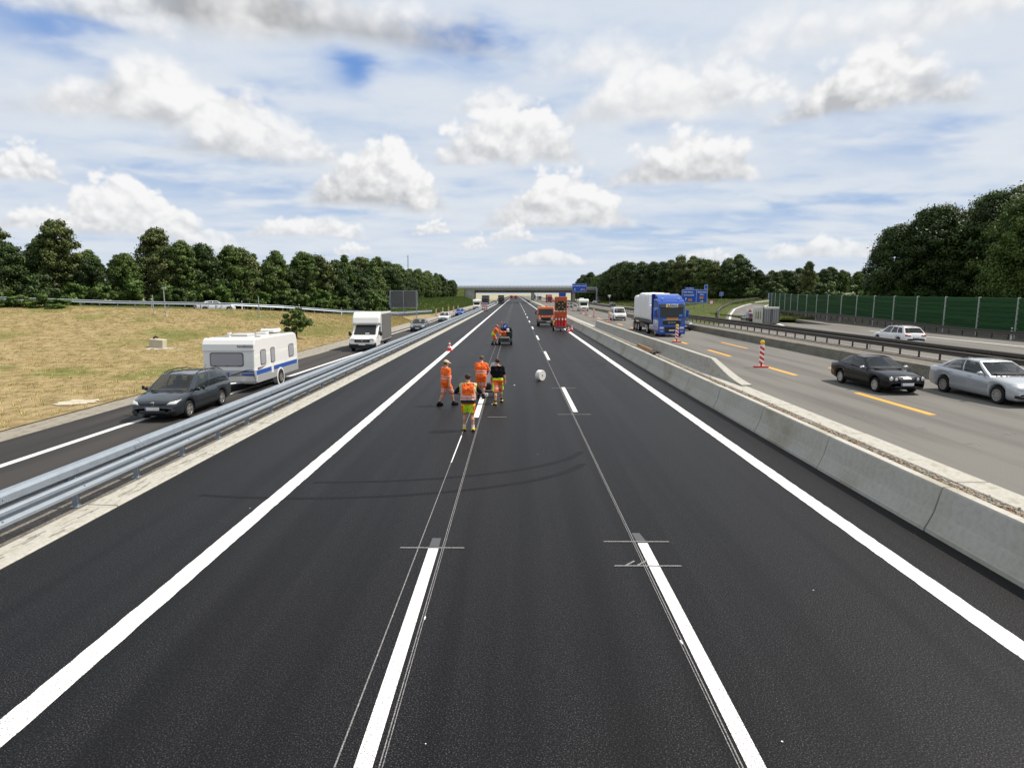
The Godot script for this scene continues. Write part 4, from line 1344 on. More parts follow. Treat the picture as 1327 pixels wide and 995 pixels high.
	scatter("side_verge_grass", bm, M.tuft, "fresh green grass on the verge before the bridge abutment", 9000, func(r: RandomNumberGenerator) -> Transform3D:
		var z := -124.0 - 200.0 * r.randf() ** 1.2
		var t := r.randf()
		var s := r.randf_range(0.25, 0.55)
		return Transform3D(Basis.from_euler(Vector3(0, r.randf() * TAU, 0)) * Basis.from_scale(Vector3(s, s, s)), Vector3(-17.0 - t * 11.8, -0.14 + 3.0 * smoothstep(0.0, 1.0, t) * clampf((-z - 120.0) / 40.0, 0.0, 1.0), z)), 73, [g3(0.07, 0.12, 0.025), g3(0.055, 0.1, 0.02), g3(0.1, 0.14, 0.035)])


# ---------------------------------------------------------------- signs
func letters(parent: Node, text: String, size: float, at: Vector3, m: Material, depth := 0.01) -> MeshInstance3D:
	var tm := TextMesh.new()
	tm.text = text
	var f := SystemFont.new()
	f.font_names = PackedStringArray(["Droid Sans"])
	f.font_weight = 700
	tm.font = f
	tm.font_size = 64
	tm.pixel_size = size / 64.0
	tm.depth = depth
	return part(parent, "lettering", tm, m, at)


func panel(parent: Node, called: String, w: float, h: float, at: Vector3, face: Material, rim: Material) -> MeshInstance3D:
	var b := B.new()
	b.box(Vector3(0, 0, -0.03), Vector3(w, h, 0.06))
	var o := part(parent, called, b.done(), face, at)
	var f := B.new()
	var e := 0.07
	for s in [-1.0, 1.0]:
		f.box(Vector3(s * (w / 2 - e), 0, 0.004), Vector3(0.06, h - 2 * e, 0.006))
		f.box(Vector3(0, s * (h / 2 - e), 0.0055), Vector3(w - 2 * e, 0.06, 0.006))
	part(o, "border", f.done(), rim)
	return o


func arrow_up(parent: Node, at: Vector3, s: float, turn: float) -> void:
	var b := B.new()
	b.prism([[-0.12, -1], [0.12, -1], [0.12, 0.1], [0.5, 0.1], [0, 1], [-0.5, 0.1], [-0.12, 0.1]], Vector3.ZERO, Vector3.RIGHT * s, Vector3.UP * s, Vector3(0, 0, 0.01))
	var o := part(parent, "arrow", b.done(), M.sign_white, at)
	o.rotation.z = turn


func build_signs() -> void:
	var orange := plain(0.7, 0.3, 0.02, 0.5)
	# gantry over the far carriageway, before the bridge
	var g := thing("gantry_sign", "blue motorway sign with two arrows hung from a grey gantry arm before the bridge", "sign", Vector3(38.8, 0, -298))
	var b := B.new()
	b.cbox(Vector3(0, 3.4, 0), Vector3(0.55, 7.2, 0.5), 0.04)
	part(g, "post", b.done(), M.zinc)
	var b2 := B.new()
	b2.cbox(Vector3(-6.0, 7.2, 0), Vector3(12.0, 0.55, 0.45), 0.04)
	part(g, "arm", b2.done(), M.zinc)
	var pn := panel(g, "board", 7.0, 3.9, Vector3(-8.3, 7.2, 0.4), M.sign_blue, M.sign_white)
	letters(pn, "Ulm-West", 0.75, Vector3(-1.6, 0.95, 0.01), M.sign_white)
	letters(pn, "Dornstadt", 0.75, Vector3(1.5, 0.95, 0.01), M.sign_white)
	arrow_up(pn, Vector3(-2.2, -0.9, 0.0), 0.7, 0.0)
	arrow_up(pn, Vector3(1.0, -0.9, 0.0), 0.7, -0.8)
	var ob := B.new()
	ob.box(Vector3(2.2, -0.9, 0.012), Vector3(0.9, 0.7, 0.012))
	part(pn, "route_number", ob.done(), orange)
	# smaller board beyond the bridge
	var s2 := thing("far_sign", "small blue motorway sign on two posts seen under the bridge", "sign", Vector3(31.6, 0, -420))
	panel(s2, "board", 4.8, 2.6, Vector3(0, 3.8, 0.1), M.sign_blue, M.sign_white)
	for x in [-1.6, 1.6]:
		var q := B.new()
		q.box(Vector3(x, 1.3, 0), Vector3(0.16, 2.7, 0.1))
		part(s2, "post", q.done(), M.zinc)
	# direction sign at the exit
	var d := thing("exit_direction_sign", "large blue exit direction sign with two columns of names behind the blue lorry", "sign", Vector3(41.6, 0, -145))
	var dp := panel(d, "board", 6.0, 3.1, Vector3(0, 3.75, 0.08), M.sign_blue, M.sign_white)
	var dv := B.new()
	dv.box(Vector3(0.4, 0, 0.004), Vector3(0.06, 2.9, 0.006))
	part(dp, "divider", dv.done(), M.sign_white)
	letters(dp, "Ulm-West", 0.5, Vector3(-1.55, 0.95, 0.01), M.sign_white)
	letters(dp, "Dornstadt", 0.5, Vector3(-1.3, 0.25, 0.01), M.sign_white)
	letters(dp, "Biberach", 0.5, Vector3(1.7, 0.95, 0.01), M.sign_white)
	letters(dp, "Ulm", 0.5, Vector3(1.7, 0.35, 0.01), M.sign_white)
	arrow_up(dp, Vector3(-2.0, -0.7, 0.0), 0.42, 0.0)
	arrow_up(dp, Vector3(1.7, -1.15, 0.0), 0.42, -PI / 2)
	for x in [[-1.0, -0.85], [1.6, -0.35]]:
		var q := B.new()
		q.box(Vector3(x[0], x[1], 0.008), Vector3(0.9, 0.48, 0.012))
		part(dp, "route_number", q.done(), orange)
	panel(d, "number_tab", 0.8, 1.1, Vector3(2.6, 5.86, 0.08), M.sign_blue, M.sign_white)
	var nt := panel(d, "name_tab", 2.2, 0.5, Vector3(-1.2, 5.56, 0.08), M.sign_blue, M.sign_blue)
	letters(nt, "Ulm-West", 0.36, Vector3(0, 0, 0.01), M.sign_white)
	for x in [-2.2, 0.0, 2.2]:
		var q := B.new()
		q.box(Vector3(x, 2.5, -0.06), Vector3(0.16, 5.2, 0.12))
		part(d, "post", q.done(), M.zinc)
	# the back of a big board on the slip road's side
	var bk := thing("board_back", "grey back of a big road sign on three posts beyond the dry bank", "sign", Vector3(-18.9, 0.1, -105))
	var bb := B.new()
	for i in 6: bb.box(Vector3(0, 2.15 + 0.45 * i, 0), Vector3(4.6, 0.43, 0.05))
	part(bk, "board", bb.done(), plain(0.1, 0.1, 0.105, 0.5, 0.3))
	var bf := B.new()
	for s in [-1.0, 1.0]:
		bf.box(Vector3(s * 2.33, 3.27, 0.02), Vector3(0.08, 2.75, 0.1))
		bf.box(Vector3(0, 3.27 + s * 1.4, 0.02), Vector3(4.74, 0.08, 0.1))
	part(bk, "frame", bf.done(), M.zinc)
	for x in [-2.15, 0.0, 2.15]:
		var q := B.new()
		q.rod(Vector3(x, -0.2, -0.1 + 0.2), Vector3(x, 4.7, 0.1), 0.07)
		part(bk, "post", q.done(), M.zinc)
	# small signs and posts
	pole_sign("round_sign", "round red rimmed no overtaking sign on the grass bank near the exit", Vector3(41.2, 0.1, -131), 2.5, "round")
	pole_sign("exit_marker_sign", "small square blue sign on a post above the exit curve", Vector3(64.0, 2.0, -194), 2.6, "square")
	pole_sign("exit_number_sign", "small square blue sign beside the end of the noise barrier", Vector3(62.5, 1.2, -153), 2.9, "square")
	pole_sign("yield_sign", "white triangular sign on a thin post at the edge of the wood", Vector3(38.9, 0.2, -258), 3.4, "triangle")
	pole_sign("chevron_sign", "small red and white chevron board at the exit curve", Vector3(39.2, 0.15, -104), 1.5, "chevron")
	for p in [[-36.5, -64.5, 2.6, 2.9, "tall thin steel pole with a small box standing on the bank crest"], [-38.6, -66.0, 2.6, 1.9, "short thin steel pole near the crest hedge"], [-29.8, -72.0, 2.1, 2.4, "thin steel pole on a concrete footing beside the crest guardrail"]]:
		var t := thing("steel_pole", p[4], "pole", Vector3(p[0], bank(p[0], p[1]) - 0.1, p[1]))
		var q := B.new()
		q.rod(Vector3.ZERO, Vector3(0, p[3] + 0.1, 0), 0.055)
		part(t, "pole", q.done(), M.steel)
		var f := B.new()
		f.cbox(Vector3(0, 0.06, 0), Vector3(0.34, 0.3, 0.34), 0.02)
		part(t, "footing", f.done(), M.concrete)
		if p[3] > 2.5:
			var q2 := B.new()
			q2.cbox(Vector3(0.05, p[3] + 0.05, 0), Vector3(0.4, 0.16, 0.2), 0.02)
			part(t, "box", q2.done(), M.steel)
	for a in [["lattice_mast", "thin distant lattice radio mast behind the wood above the bank", Vector3(-120, 0, -700), 47.0], ["far_lattice_mast", "thin distant lattice mast between the wood and the tall trees", Vector3(470, 0, -850), 42.0]]:
		var t := thing(a[0], a[1], "mast", a[2])
		var h: float = a[3]
		for c in [[-1, -1], [1, -1], [1, 1], [-1, 1]]:
			var q := B.new()
			q.tube([Vector3(c[0] * 1.2, 0, c[1] * 1.2), Vector3(c[0] * 0.5, h, c[1] * 0.5)], [0.14, 0.1], 5)
			part(t, "leg", q.done(), M.zinc)
		var br := B.new()
		for i in 14:
			var y := h * i / 14.0
			var w := lerpf(1.2, 0.5, i / 14.0)
			var y2 := h * (i + 1) / 14.0
			br.rod(Vector3(-w, y, w), Vector3(w, y2, w), 0.07, 4)
			br.rod(Vector3(w, y, w), Vector3(-w, y2, w), 0.07, 4)
			br.rod(Vector3(-w, y, w), Vector3(w, y, w), 0.07, 4)
		part(t, "bracing", br.done(), M.zinc)


func pole_sign(called: String, label: String, at: Vector3, h: float, kind: String) -> void:
	var t := thing(called, label, "sign", at)
	var q := B.new()
	q.rod(Vector3(0, -0.4, -0.06), Vector3(0, h, -0.06), 0.04, 8)
	part(t, "post", q.done(), M.zinc)
	if kind == "round":
		var a := B.new()
		a.lathe(Vector3(0, h - 0.1, 0), Vector3(0, 0, 1), [Vector2(0, 0.0), Vector2(0.5, 0.0), Vector2(0.5, -0.03), Vector2(0, -0.03)], 20)
		part(t, "rim", a.done(), M.red)
		var c := B.new()
		c.lathe(Vector3(0, h - 0.1, 0.004), Vector3(0, 0, 1), [Vector2(0, 0.0), Vector2(0.36, 0.0)], 20)
		part(t, "face", c.done(), M.sign_white)
	elif kind == "square":
		panel(t, "board", 1.2, 1.2, Vector3(0, h - 0.3, 0), M.sign_blue, M.sign_white)
		arrow_up(t, Vector3(0, h - 0.3, 0.006), 0.36, -0.7)
	elif kind == "triangle":
		var a := B.new()
		a.prism([[-0.75, 0.62], [0.75, 0.62], [0, -0.68]], Vector3(0, h - 0.3, 0), Vector3.RIGHT, Vector3.UP, Vector3(0, 0, 0.03))
		part(t, "board", a.done(), M.sign_white)
	else:
		panel(t, "board", 1.1, 0.9, Vector3(0, h - 0.3, 0), M.sign_white, M.sign_white)
		for s in [-1.0, 1.0]:
			var a := B.new()
			a.prism([[-0.5, -0.35], [-0.22, -0.35], [0, 0.0], [0.22, -0.35], [0.5, -0.35], [0.0, 0.38]], Vector3(0, h - 0.3, 0.012), Vector3.RIGHT * 0.98, Vector3.UP, Vector3(0, 0, 0.008))
			if s > 0: part(t, "chevron", a.done(), M.red)


# ---------------------------------------------------------------- vehicles
# a car faces +z; its origin lies on the road under its middle
class Car:
	var p: Dictionary
	var host: Node

	func f(key: String, z: float) -> float:
		return host.lerp_on(p[key], z)

	func bottom(z: float) -> float:
		var y := f("under", z)
		for a in [p.zf, p.zr]:
			var ra: float = p.r + 0.055
			var dz: float = absf(z - a)
			if dz < ra: y = maxf(y, p.r + sqrt(ra * ra - dz * dz))
		return y

	func section(z: float) -> Array:
		var w: float = p.W / 2.0 * f("plan", z)
		var yb := bottom(z)
		var yt := f("top", z)
		var ys: float = maxf(yb + 0.04, minf(f("shoulder", z), yt - 0.03))
		return [Vector2(0, yb), Vector2(w * 0.88, yb), Vector2(w * 0.965, yb + 0.3 * (ys - yb) * 0.4), Vector2(w * 0.99, yb + 0.35 * (ys - yb)), Vector2(w, yb + 0.68 * (ys - yb)), Vector2(w * 0.985, ys), Vector2(w * 0.93, lerpf(ys, yt, 0.6)), Vector2(w * 0.74, yt - 0.012), Vector2(0, yt + 0.012)]

	func half(z: float, y: float) -> float:
		var s := section(z)
		if y < s[1].y or y > s[8].y: return -1.0
		for j in range(1, 8):
			if y <= s[j + 1].y:
				return lerpf(s[j].x, s[j + 1].x, (y - s[j].y) / maxf(1e-5, s[j + 1].y - s[j].y))
		return 0.0

	func front(x: float, y: float, sg: float) -> float:
		var z: float = p.L / 2.0
		var step := 0.03
		for i in 60:
			if half(sg * z, y) >= absf(x):
				if step < 0.004: return sg * z
				z += step
				step *= 0.3
			z -= step
			if z < p.L / 2.0 - 0.42: break
		return sg * z


func shell(c: Car) -> ArrayMesh:
	var p := c.p
	var zs := []
	var n := 52
	for i in n + 1: zs.append(lerpf(-p.L / 2.0, p.L / 2.0, i / float(n)))
	for a in [p.zf, p.zr]:
		var ra: float = p.r + 0.055
		for s in [-1.0, -0.98, -0.9, 0.9, 0.98, 1.0]: zs.append(a + s * ra)
	for e in [0.02, 0.05, 0.1, 0.15]:
		zs.append(p.L / 2.0 - e)
		zs.append(-p.L / 2.0 + e)
	zs.sort()
	var b := B.new()
	b.soft()
	var prev := []
	for z in zs:
		var s := c.section(z)
		var ring := []
		for j in 9: ring.append(Vector3(s[j].x, s[j].y, z))
		for j in range(7, 0, -1): ring.append(Vector3(-s[j].x, s[j].y, z))
		if prev:
			for j in 16: b.quad(prev[j], prev[(j + 1) % 16], ring[(j + 1) % 16], ring[j])
		else:
			for j in range(1, 15): b.tri(ring[0], ring[j], ring[j + 1])
		prev = ring
	for j in range(1, 15): b.tri(prev[0], prev[j + 1], prev[j])
	return b.done()


func patch(c: Car, q: Array, sg := 1.0, off := 0.022, nx := 8, ny := 6) -> ArrayMesh:
	# q: corners (x, y) as one looks at the end of the car: low inner, low outer, high outer, high inner
	var b := B.new()
	b.soft()
	var rows := []
	for i in ny + 1:
		var row := []
		for k in nx + 1:
			var u := k / float(nx)
			var v := i / float(ny)
			var pt: Vector2 = q[0].lerp(q[1], u).lerp(q[3].lerp(q[2], u), v)
			var edge := 0.0 if i == 0 or k == 0 or i == ny or k == nx else 1.0
			row.append(Vector3(pt.x, pt.y + off * 0.3 * edge, c.front(pt.x, pt.y, sg) + sg * (off * edge + 0.004)))
		rows.append(row)
	b.sheet(rows)
	return b.done()


func side_strip(c: Car, z0: float, z1: float, y0: float, y1: float, sx: float, off: float) -> ArrayMesh:
	var b := B.new()
	b.soft()
	var rows := []
	for i in 3:
		var row := []
		for k in 7:
			var z := lerpf(z0, z1, k / 6.0)
			var y := lerpf(y0, y1, i / 2.0)
			row.append(Vector3(sx * (maxf(0.1, c.half(z, y)) + off), y, z))
		rows.append(row)
	b.sheet(rows)
	return b.done()


var wheel_kept := {}


func wheel(parent: Node, r: float, wd: float, at: Vector3, side: float, style := 7, rimm: Material = null) -> void:
	var key := "%f %f %d" % [r, wd, style]
	if not wheel_kept.has(key):
		var t := B.new()
		var h := wd / 2.0
		t.lathe(Vector3.ZERO, Vector3.RIGHT, [Vector2(r * 0.66, -h * 0.9), Vector2(r * 0.9, -h), Vector2(r, -h * 0.7), Vector2(r, h * 0.7), Vector2(r * 0.9, h), Vector2(r * 0.66, h * 0.9), Vector2(r * 0.64, h * 0.4)], 24)
		var d := B.new()
		d.lathe(Vector3.ZERO, Vector3.RIGHT, [Vector2(0.0, h * 0.3), Vector2(r * 0.64, h * 0.25)], 20)
		d.lathe(Vector3.ZERO, Vector3.RIGHT, [Vector2(r * 0.64, -h * 0.9), Vector2(0.0, -h * 0.8)], 20)
		var m := B.new()
		m.lathe(Vector3.ZERO, Vector3.RIGHT, [Vector2(r * 0.58, h * 0.5), Vector2(r * 0.6, h * 0.92), Vector2(r * 0.67, h * 0.94), Vector2(r * 0.67, h * 0.8)], 24)
		m.lathe(Vector3.ZERO, Vector3.RIGHT, [Vector2(0.0, h * 0.86), Vector2(r * 0.15, h * 0.84), Vector2(r * 0.19, h * 0.4)], 14)
		for i in style:
			var a := TAU * i / style
			var dir := Vector3(0, cos(a), sin(a))
			var cr := Vector3(0, -sin(a), cos(a))
			var w0 := r * 0.6 / style
			var w1 := r * 1.1 / style
			var x0 := Vector3(h * 0.78, 0, 0)
			var x1 := Vector3(h * 0.86, 0, 0)
			m.quad(dir * r * 0.12 - cr * w0 + x0, dir * r * 0.12 + cr * w0 + x0, dir * r * 0.6 + cr * w1 + x1, dir * r * 0.6 - cr * w1 + x1)
			m.quad(dir * r * 0.12 + cr * w0 + x0, dir * r * 0.12 + cr * w0 + x0 * 0.4, dir * r * 0.6 + cr * w1 + x1 * 0.4, dir * r * 0.6 + cr * w1 + x1)
			m.quad(dir * r * 0.12 - cr * w0 + x0 * 0.4, dir * r * 0.12 - cr * w0 + x0, dir * r * 0.6 - cr * w1 + x1, dir * r * 0.6 - cr * w1 + x1 * 0.4)
		wheel_kept[key] = [t.done(), d.done(), m.done()]
	var k: Array = wheel_kept[key]
	var w := Node3D.new()
	w.name = "wheel"
	parent.add_child(w, true)
	w.position = at
	if side < 0: w.rotation.y = PI
	part(w, "tyre", k[0], M.rubber)
	part(w, "hub", k[1], M.black)
	part(w, "rim", k[2], rimm if rimm else M.rim)


const PLANS := [[-1.0, 0.78], [-0.985, 0.85], [-0.94, 0.92], [-0.8, 0.975], [-0.5, 1.0], [0.4, 1.0], [0.75, 0.985], [0.88, 0.955], [0.95, 0.91], [0.985, 0.86], [1.0, 0.8]]


func make_car(called: String, label: String, category: String, p: Dictionary, at: Vector3, turn: float, group := "") -> Node3D:
	var t := thing(called, label, category, at, turn, group)
	var c := Car.new()
	c.p = p
	c.host = self
	var hl: float = p.L / 2.0
	if not p.has("plan"): p.plan = PLANS.map(func(e: Array) -> Array: return [e[0] * hl, e[1]])
	if not p.has("under"): p.under = [[-hl, 0.36], [-hl + 0.1, 0.27], [-hl + 0.6, 0.21], [hl - 0.6, 0.19], [hl - 0.1, 0.21], [hl, 0.3]]
	if not p.has("shoulder"): p.shoulder = p.top.map(func(e: Array) -> Array: return [e[0], e[1] - 0.09])
	var body := part(t, "body", shell(c), p.paint)
	# cabin
	var cowl: float = p.cab[0]
	var wt: float = p.cab[1]
	var rt: float = p.cab[2]
	var rb: float = p.cab[3]
	var wr: float = p.get("wr", 0.76) * p.W / 2.0
	var lo := func(u: float) -> Vector3:
		var z := lerpf(cowl, rb, u)
		var y := c.f("top", z)
		return Vector3(maxf(0.2, c.p.W / 2.0 * c.f("plan", z)) * 0.925, y - 0.03, z)
	var hi := func(u: float) -> Vector3:
		var z := lerpf(wt, rt, u)
		return Vector3(wr * (1.0 - 0.1 * pow(absf(u - 0.45) * 1.8, 2.0)), c.f("roof", z), z)
	var side := func(u: float, v: float, sx: float) -> Vector3:
		var q: Vector3 = lo.call(u).lerp(hi.call(u), v)
		q.x += 0.045 * sin(PI * v) * minf(1.0, 6.0 * minf(u + 0.05, 1.05 - u))
		q.x *= sx
		return q
	var face := func(s: float, v: float, u: float) -> Vector3:
		# windscreen (u 0) or rear window (u 1)
		var a: Vector3 = side.call(u, v, 1.0)
		var bulge := (1.0 - s * s) * lerpf(0.13, 0.07, v) * (1.0 if u < 0.5 else -0.7)
		return Vector3(a.x * s, a.y + 0.03 * (1.0 - s * s) * v, a.z + bulge)
	var frame := B.new()
	frame.soft()
	var windows: Array = p.windows
	var us := [0.0]
	for w in windows:
		us.append(w[0])
		us.append(w[1])
	us.append(1.0)
	var vs := [0.0, 0.05, 0.91, 1.0]
	for sx in [-1.0, 1.0]:
		for i in us.size() - 1:
			for j in 3:
				var glassy := i % 2 == 1 and j == 1
				var b := B.new() if glassy else frame
				if glassy: b.soft()
				for k in 4:
					for l in (3 if j == 1 else 1):
						var u0 := lerpf(us[i], us[i + 1], k / 4.0)
						var u1 := lerpf(us[i], us[i + 1], (k + 1) / 4.0)
						var nl := 3.0 if j == 1 else 1.0
						var v0 := lerpf(vs[j], vs[j + 1], l / nl)
						var v1 := lerpf(vs[j], vs[j + 1], (l + 1) / nl)
						b.quad(side.call(u0, v0, sx), side.call(u1, v0, sx), side.call(u1, v1, sx), side.call(u0, v1, sx))
				if glassy: part(t, "side_window", b.done(), M.glass_side if not p.get("tinted", false) or us[i] < 0.3 else M.glass_dark)
	for u in [0.0, 1.0]:
		var ss := [-1.0, -0.94, 0.94, 1.0]
		var vv := [0.0, 0.06 if u < 0.5 else 0.12, 0.93, 1.0]
		for i in 3:
			for j in 3:
				var glassy: bool = i == 1 and j == 1 and (u < 0.5 or p.get("rear_glass", true))
				var b := B.new() if glassy else frame
				if glassy: b.soft()
				var ns := 8 if i == 1 else 1
				for k in ns:
					for l in 3:
						var s0 := lerpf(ss[i], ss[i + 1], k / float(ns))
						var s1 := lerpf(ss[i], ss[i + 1], (k + 1) / float(ns))
						var v0 := lerpf(vv[j], vv[j + 1], l / 3.0)
						var v1 := lerpf(vv[j], vv[j + 1], (l + 1) / 3.0)
						b.quad(face.call(s0, v0, u), face.call(s1, v0, u), face.call(s1, v1, u), face.call(s0, v1, u))
				if glassy: part(t, "windscreen" if u < 0.5 else "rear_window", b.done(), M.glass)
	for i in 8:
		for k in 8:
			var q4 := []
			for d in [[0, 0], [0, 1], [1, 1], [1, 0]]:
				var u: float = (i + d[0]) / 8.0
				var s: float = -1.0 + (k + d[1]) / 4.0
				var f0: Vector3 = face.call(s, 1.0, 0.0)
				var f1: Vector3 = face.call(s, 1.0, 1.0)
				var e: Vector3 = hi.call(u)
				q4.append(Vector3(e.x * s, e.y + 0.03 * (1.0 - s * s) + 0.0, lerpf(f0.z, f1.z, u)))
			frame.quad(q4[0], q4[1], q4[2], q4[3])
	part(t, "cabin_frame", frame.done(), p.get("roof_paint", p.paint))
	# inside
	var inn := B.new()
	var belt: float = c.f("top", lerpf(cowl, rb, 0.4))
	inn.cbox(Vector3(0, belt + 0.0, lerpf(cowl, wt, 0.25)), Vector3(p.W * 0.7, 0.1, 0.45), 0.04)
	inn.box(Vector3(0, belt - 0.0, (cowl + rb) / 2.0 - 0.2), Vector3(p.W * 0.78, 0.06, absf(cowl - rb) - 0.9))
	for row in p.get("seats", [lerpf(wt, rt, 0.28), lerpf(wt, rt, 0.75)]):
		for sx in [-1.0, 1.0]:
			inn.cbox(Vector3(sx * p.W * 0.2, belt + 0.06, row), Vector3(0.46, 0.36, 0.16), 0.05)
			inn.cbox(Vector3(sx * p.W * 0.2, belt + 0.31, row - 0.03), Vector3(0.24, 0.16, 0.1), 0.04)
	part(t, "interior", inn.done(), M.interior)
	var sw := B.new()
	var ring := []
	for k in 13:
		var a := TAU * k / 12.0
		ring.append(Vector3(p.W * 0.2 + cos(a) * 0.17, belt + 0.06 + sin(a) * 0.16, lerpf(wt, rt, 0.02) + sin(a) * -0.06))
	sw.tube(ring, ring.map(func(_e: Vector3) -> float: return 0.014), 5, false)
	part(t, "steering_wheel", sw.done(), M.black)
	var ub := B.new()
	ub.box(Vector3(0, 0.33, 0), Vector3(p.W * 0.62, 0.24, p.L * 0.86))
	part(t, "underbody", ub.done(), M.black)
	# wheels
	for z in [p.zf, p.zr]:
		for sx in [-1.0, 1.0]:
			wheel(t, p.r, 0.21, Vector3(sx * (p.W / 2.0 - 0.125), p.r, z), sx, p.get("spokes", 7), p.get("rim", null))
	# lamps, grille, plates
	for sx in [-1.0, 1.0]:
		for h in p.get("head", []):
			part(t, "headlight", patch(c, h.map(func(v: Vector2) -> Vector2: return Vector2(v.x * sx, v.y))), M.lamp)
		for h in p.get("tail", []):
			part(t, "tail_light", patch(c, h.map(func(v: Vector2) -> Vector2: return Vector2(v.x * sx, v.y)), -1.0), M.tail)
	for g in p.get("grille", []): part(t, "grille", patch(c, g, 1.0, 0.03, 8, 7), M.black)
	for g in p.get("chrome", []): part(t, "trim", patch(c, g, 1.0, 0.045, 8, 3), M.chrome)
	if p.has("plate_y"):
		for e in [1.0, -1.0]:
			var y: float = p.plate_y[0] if e > 0 else p.plate_y[1]
			var z: float = c.front(0.2, y, e) + e * 0.018
			var b := B.new()
			b.box(Vector3(0, y, z), Vector3(0.52, 0.115, 0.012))
			var pl := part(t, "number_plate", b.done(), M.plate)
			var b2 := B.new()
			b2.box(Vector3(-0.235 * e, y, z + e * 0.002), Vector3(0.045, 0.112, 0.012))
			part(pl, "blue_strip", b2.done(), M.plate_blue)
	if p.has("badge"):
		var z := c.front(0.0, p.badge[0], 1.0) + 0.01
		var b := B.new()
		b.lathe(Vector3(0, p.badge[0], z), Vector3(0, 0, 1), [Vector2(0, 0.02), Vector2(p.badge[1] * 0.8, 0.02), Vector2(p.badge[1], 0.01), Vector2(p.badge[1], -0.03)], 16)
		part(t, "badge", b.done(), M.chrome)
	# mirrors, handles, wipers
	for sx in [-1.0, 1.0]:
		var q: Vector3 = side.call(0.1, 0.06, sx)
		var b := B.new()
		b.ball(q + Vector3(sx * 0.15, 0.05, 0.0), Vector3(0.115, 0.075, 0.075), 6)
		b.tube([q, q + Vector3(sx * 0.1, 0.03, 0)], [0.03, 0.025], 6)
		part(t, "wing_mirror", b.done(), p.get("mirror", p.paint))
		for h in p.get("handles", []):
			var y: float = c.f("top", h) - 0.13
			var hb := B.new()
			hb.cbox(Vector3(sx * (c.half(h, y) + 0.02), y, h), Vector3(0.03, 0.03, 0.17), 0.01)
			part(t, "door_handle", hb.done(), p.get("trim", p.paint))
		for zz in p.get("doors", []):
			part(t, "door_gap", side_strip(c, zz - 0.005, zz + 0.005, 0.32, c.f("top", zz) - 0.05, sx, 0.0022), M.black)
		if p.get("side_trim", false):
			part(t, "side_trim", side_strip(c, p.zr + p.r + 0.12, p.zf - p.r - 0.12, 0.5, 0.545, sx, 0.012), p.get("trim", M.black))
			part(t, "sill", side_strip(c, p.zr + p.r + 0.08, p.zf - p.r - 0.08, 0.215, 0.29, sx, 0.006), M.black)
		if p.get("rails", false):
			var rr := B.new()
			var pts := []
			for k in 7:
				var e: Vector3 = hi.call(lerpf(0.06, 0.94, k / 6.0))
				pts.append(Vector3(sx * e.x * 0.95, e.y + (0.02 if k == 0 or k == 6 else 0.075), e.z))
			rr.tube(pts, pts.map(func(_e: Vector3) -> float: return 0.018), 6)
			for k in [2, 4]: rr.rod(pts[k], pts[k] - Vector3(0, 0.06, 0), 0.016, 6)
			part(t, "roof_rail", rr.done(), p.get("rail_mat", M.black))
		if p.get("detail", false):
			var wp := B.new()
			var a0: Vector3 = face.call(0.35 * sx, 0.03, 0.0)
			var a1: Vector3 = face.call(-0.35 + 0.35 * sx, 0.14, 0.0)
			wp.tube([a0 + Vector3(0, 0.02, 0.02), a1 + Vector3(0, 0.02, 0.03)], [0.012, 0.007], 5)
			part(t, "wiper", wp.done(), M.black)
	for e in p.get("extra", []): e.call(t, c)
	return t


func V(x: float, y: float) -> Vector2:
	return Vector2(x, y)


func estate(pm: Material) -> Dictionary:
	return {"L": 4.55, "W": 1.79, "r": 0.32, "zf": 1.37, "zr": -1.21, "paint": pm, "cab": [1.3, 0.4, -1.86, -2.2], "wr": 0.77, "rails": true, "detail": true, "side_trim": true,
		"top": [[-2.275, 0.62], [-2.24, 0.86], [-2.1, 1.0], [-1.2, 1.0], [0.6, 0.96], [1.25, 0.96], [1.65, 0.9], [2.0, 0.81], [2.15, 0.755], [2.235, 0.69], [2.265, 0.62], [2.275, 0.5]],
		"roof": [[-1.9, 1.45], [-1.2, 1.51], [-0.3, 1.54], [0.42, 1.5]], "windows": [[0.09, 0.4], [0.44, 0.68], [0.71, 0.93]], "doors": [0.98, -0.12, -0.95], "handles": [0.05, -0.88], "spokes": 5,
		"head": [[V(0.5, 0.62), V(0.8, 0.64), V(0.85, 0.775), V(0.58, 0.72)]], "tail": [[V(0.5, 0.8), V(0.8, 0.8), V(0.76, 0.96), V(0.5, 0.95)]],
		"grille": [[V(-0.48, 0.61), V(0.48, 0.61), V(0.53, 0.7), V(-0.53, 0.7)], [V(-0.5, 0.3), V(0.5, 0.3), V(0.46, 0.43), V(-0.46, 0.43)], [V(0.55, 0.32), V(0.78, 0.34), V(0.78, 0.44), V(0.56, 0.42)], [V(-0.78, 0.34), V(-0.55, 0.32), V(-0.56, 0.42), V(-0.78, 0.44)]], "badge": [0.66, 0.075], "plate_y": [0.49, 0.72], "mirror": M.black}


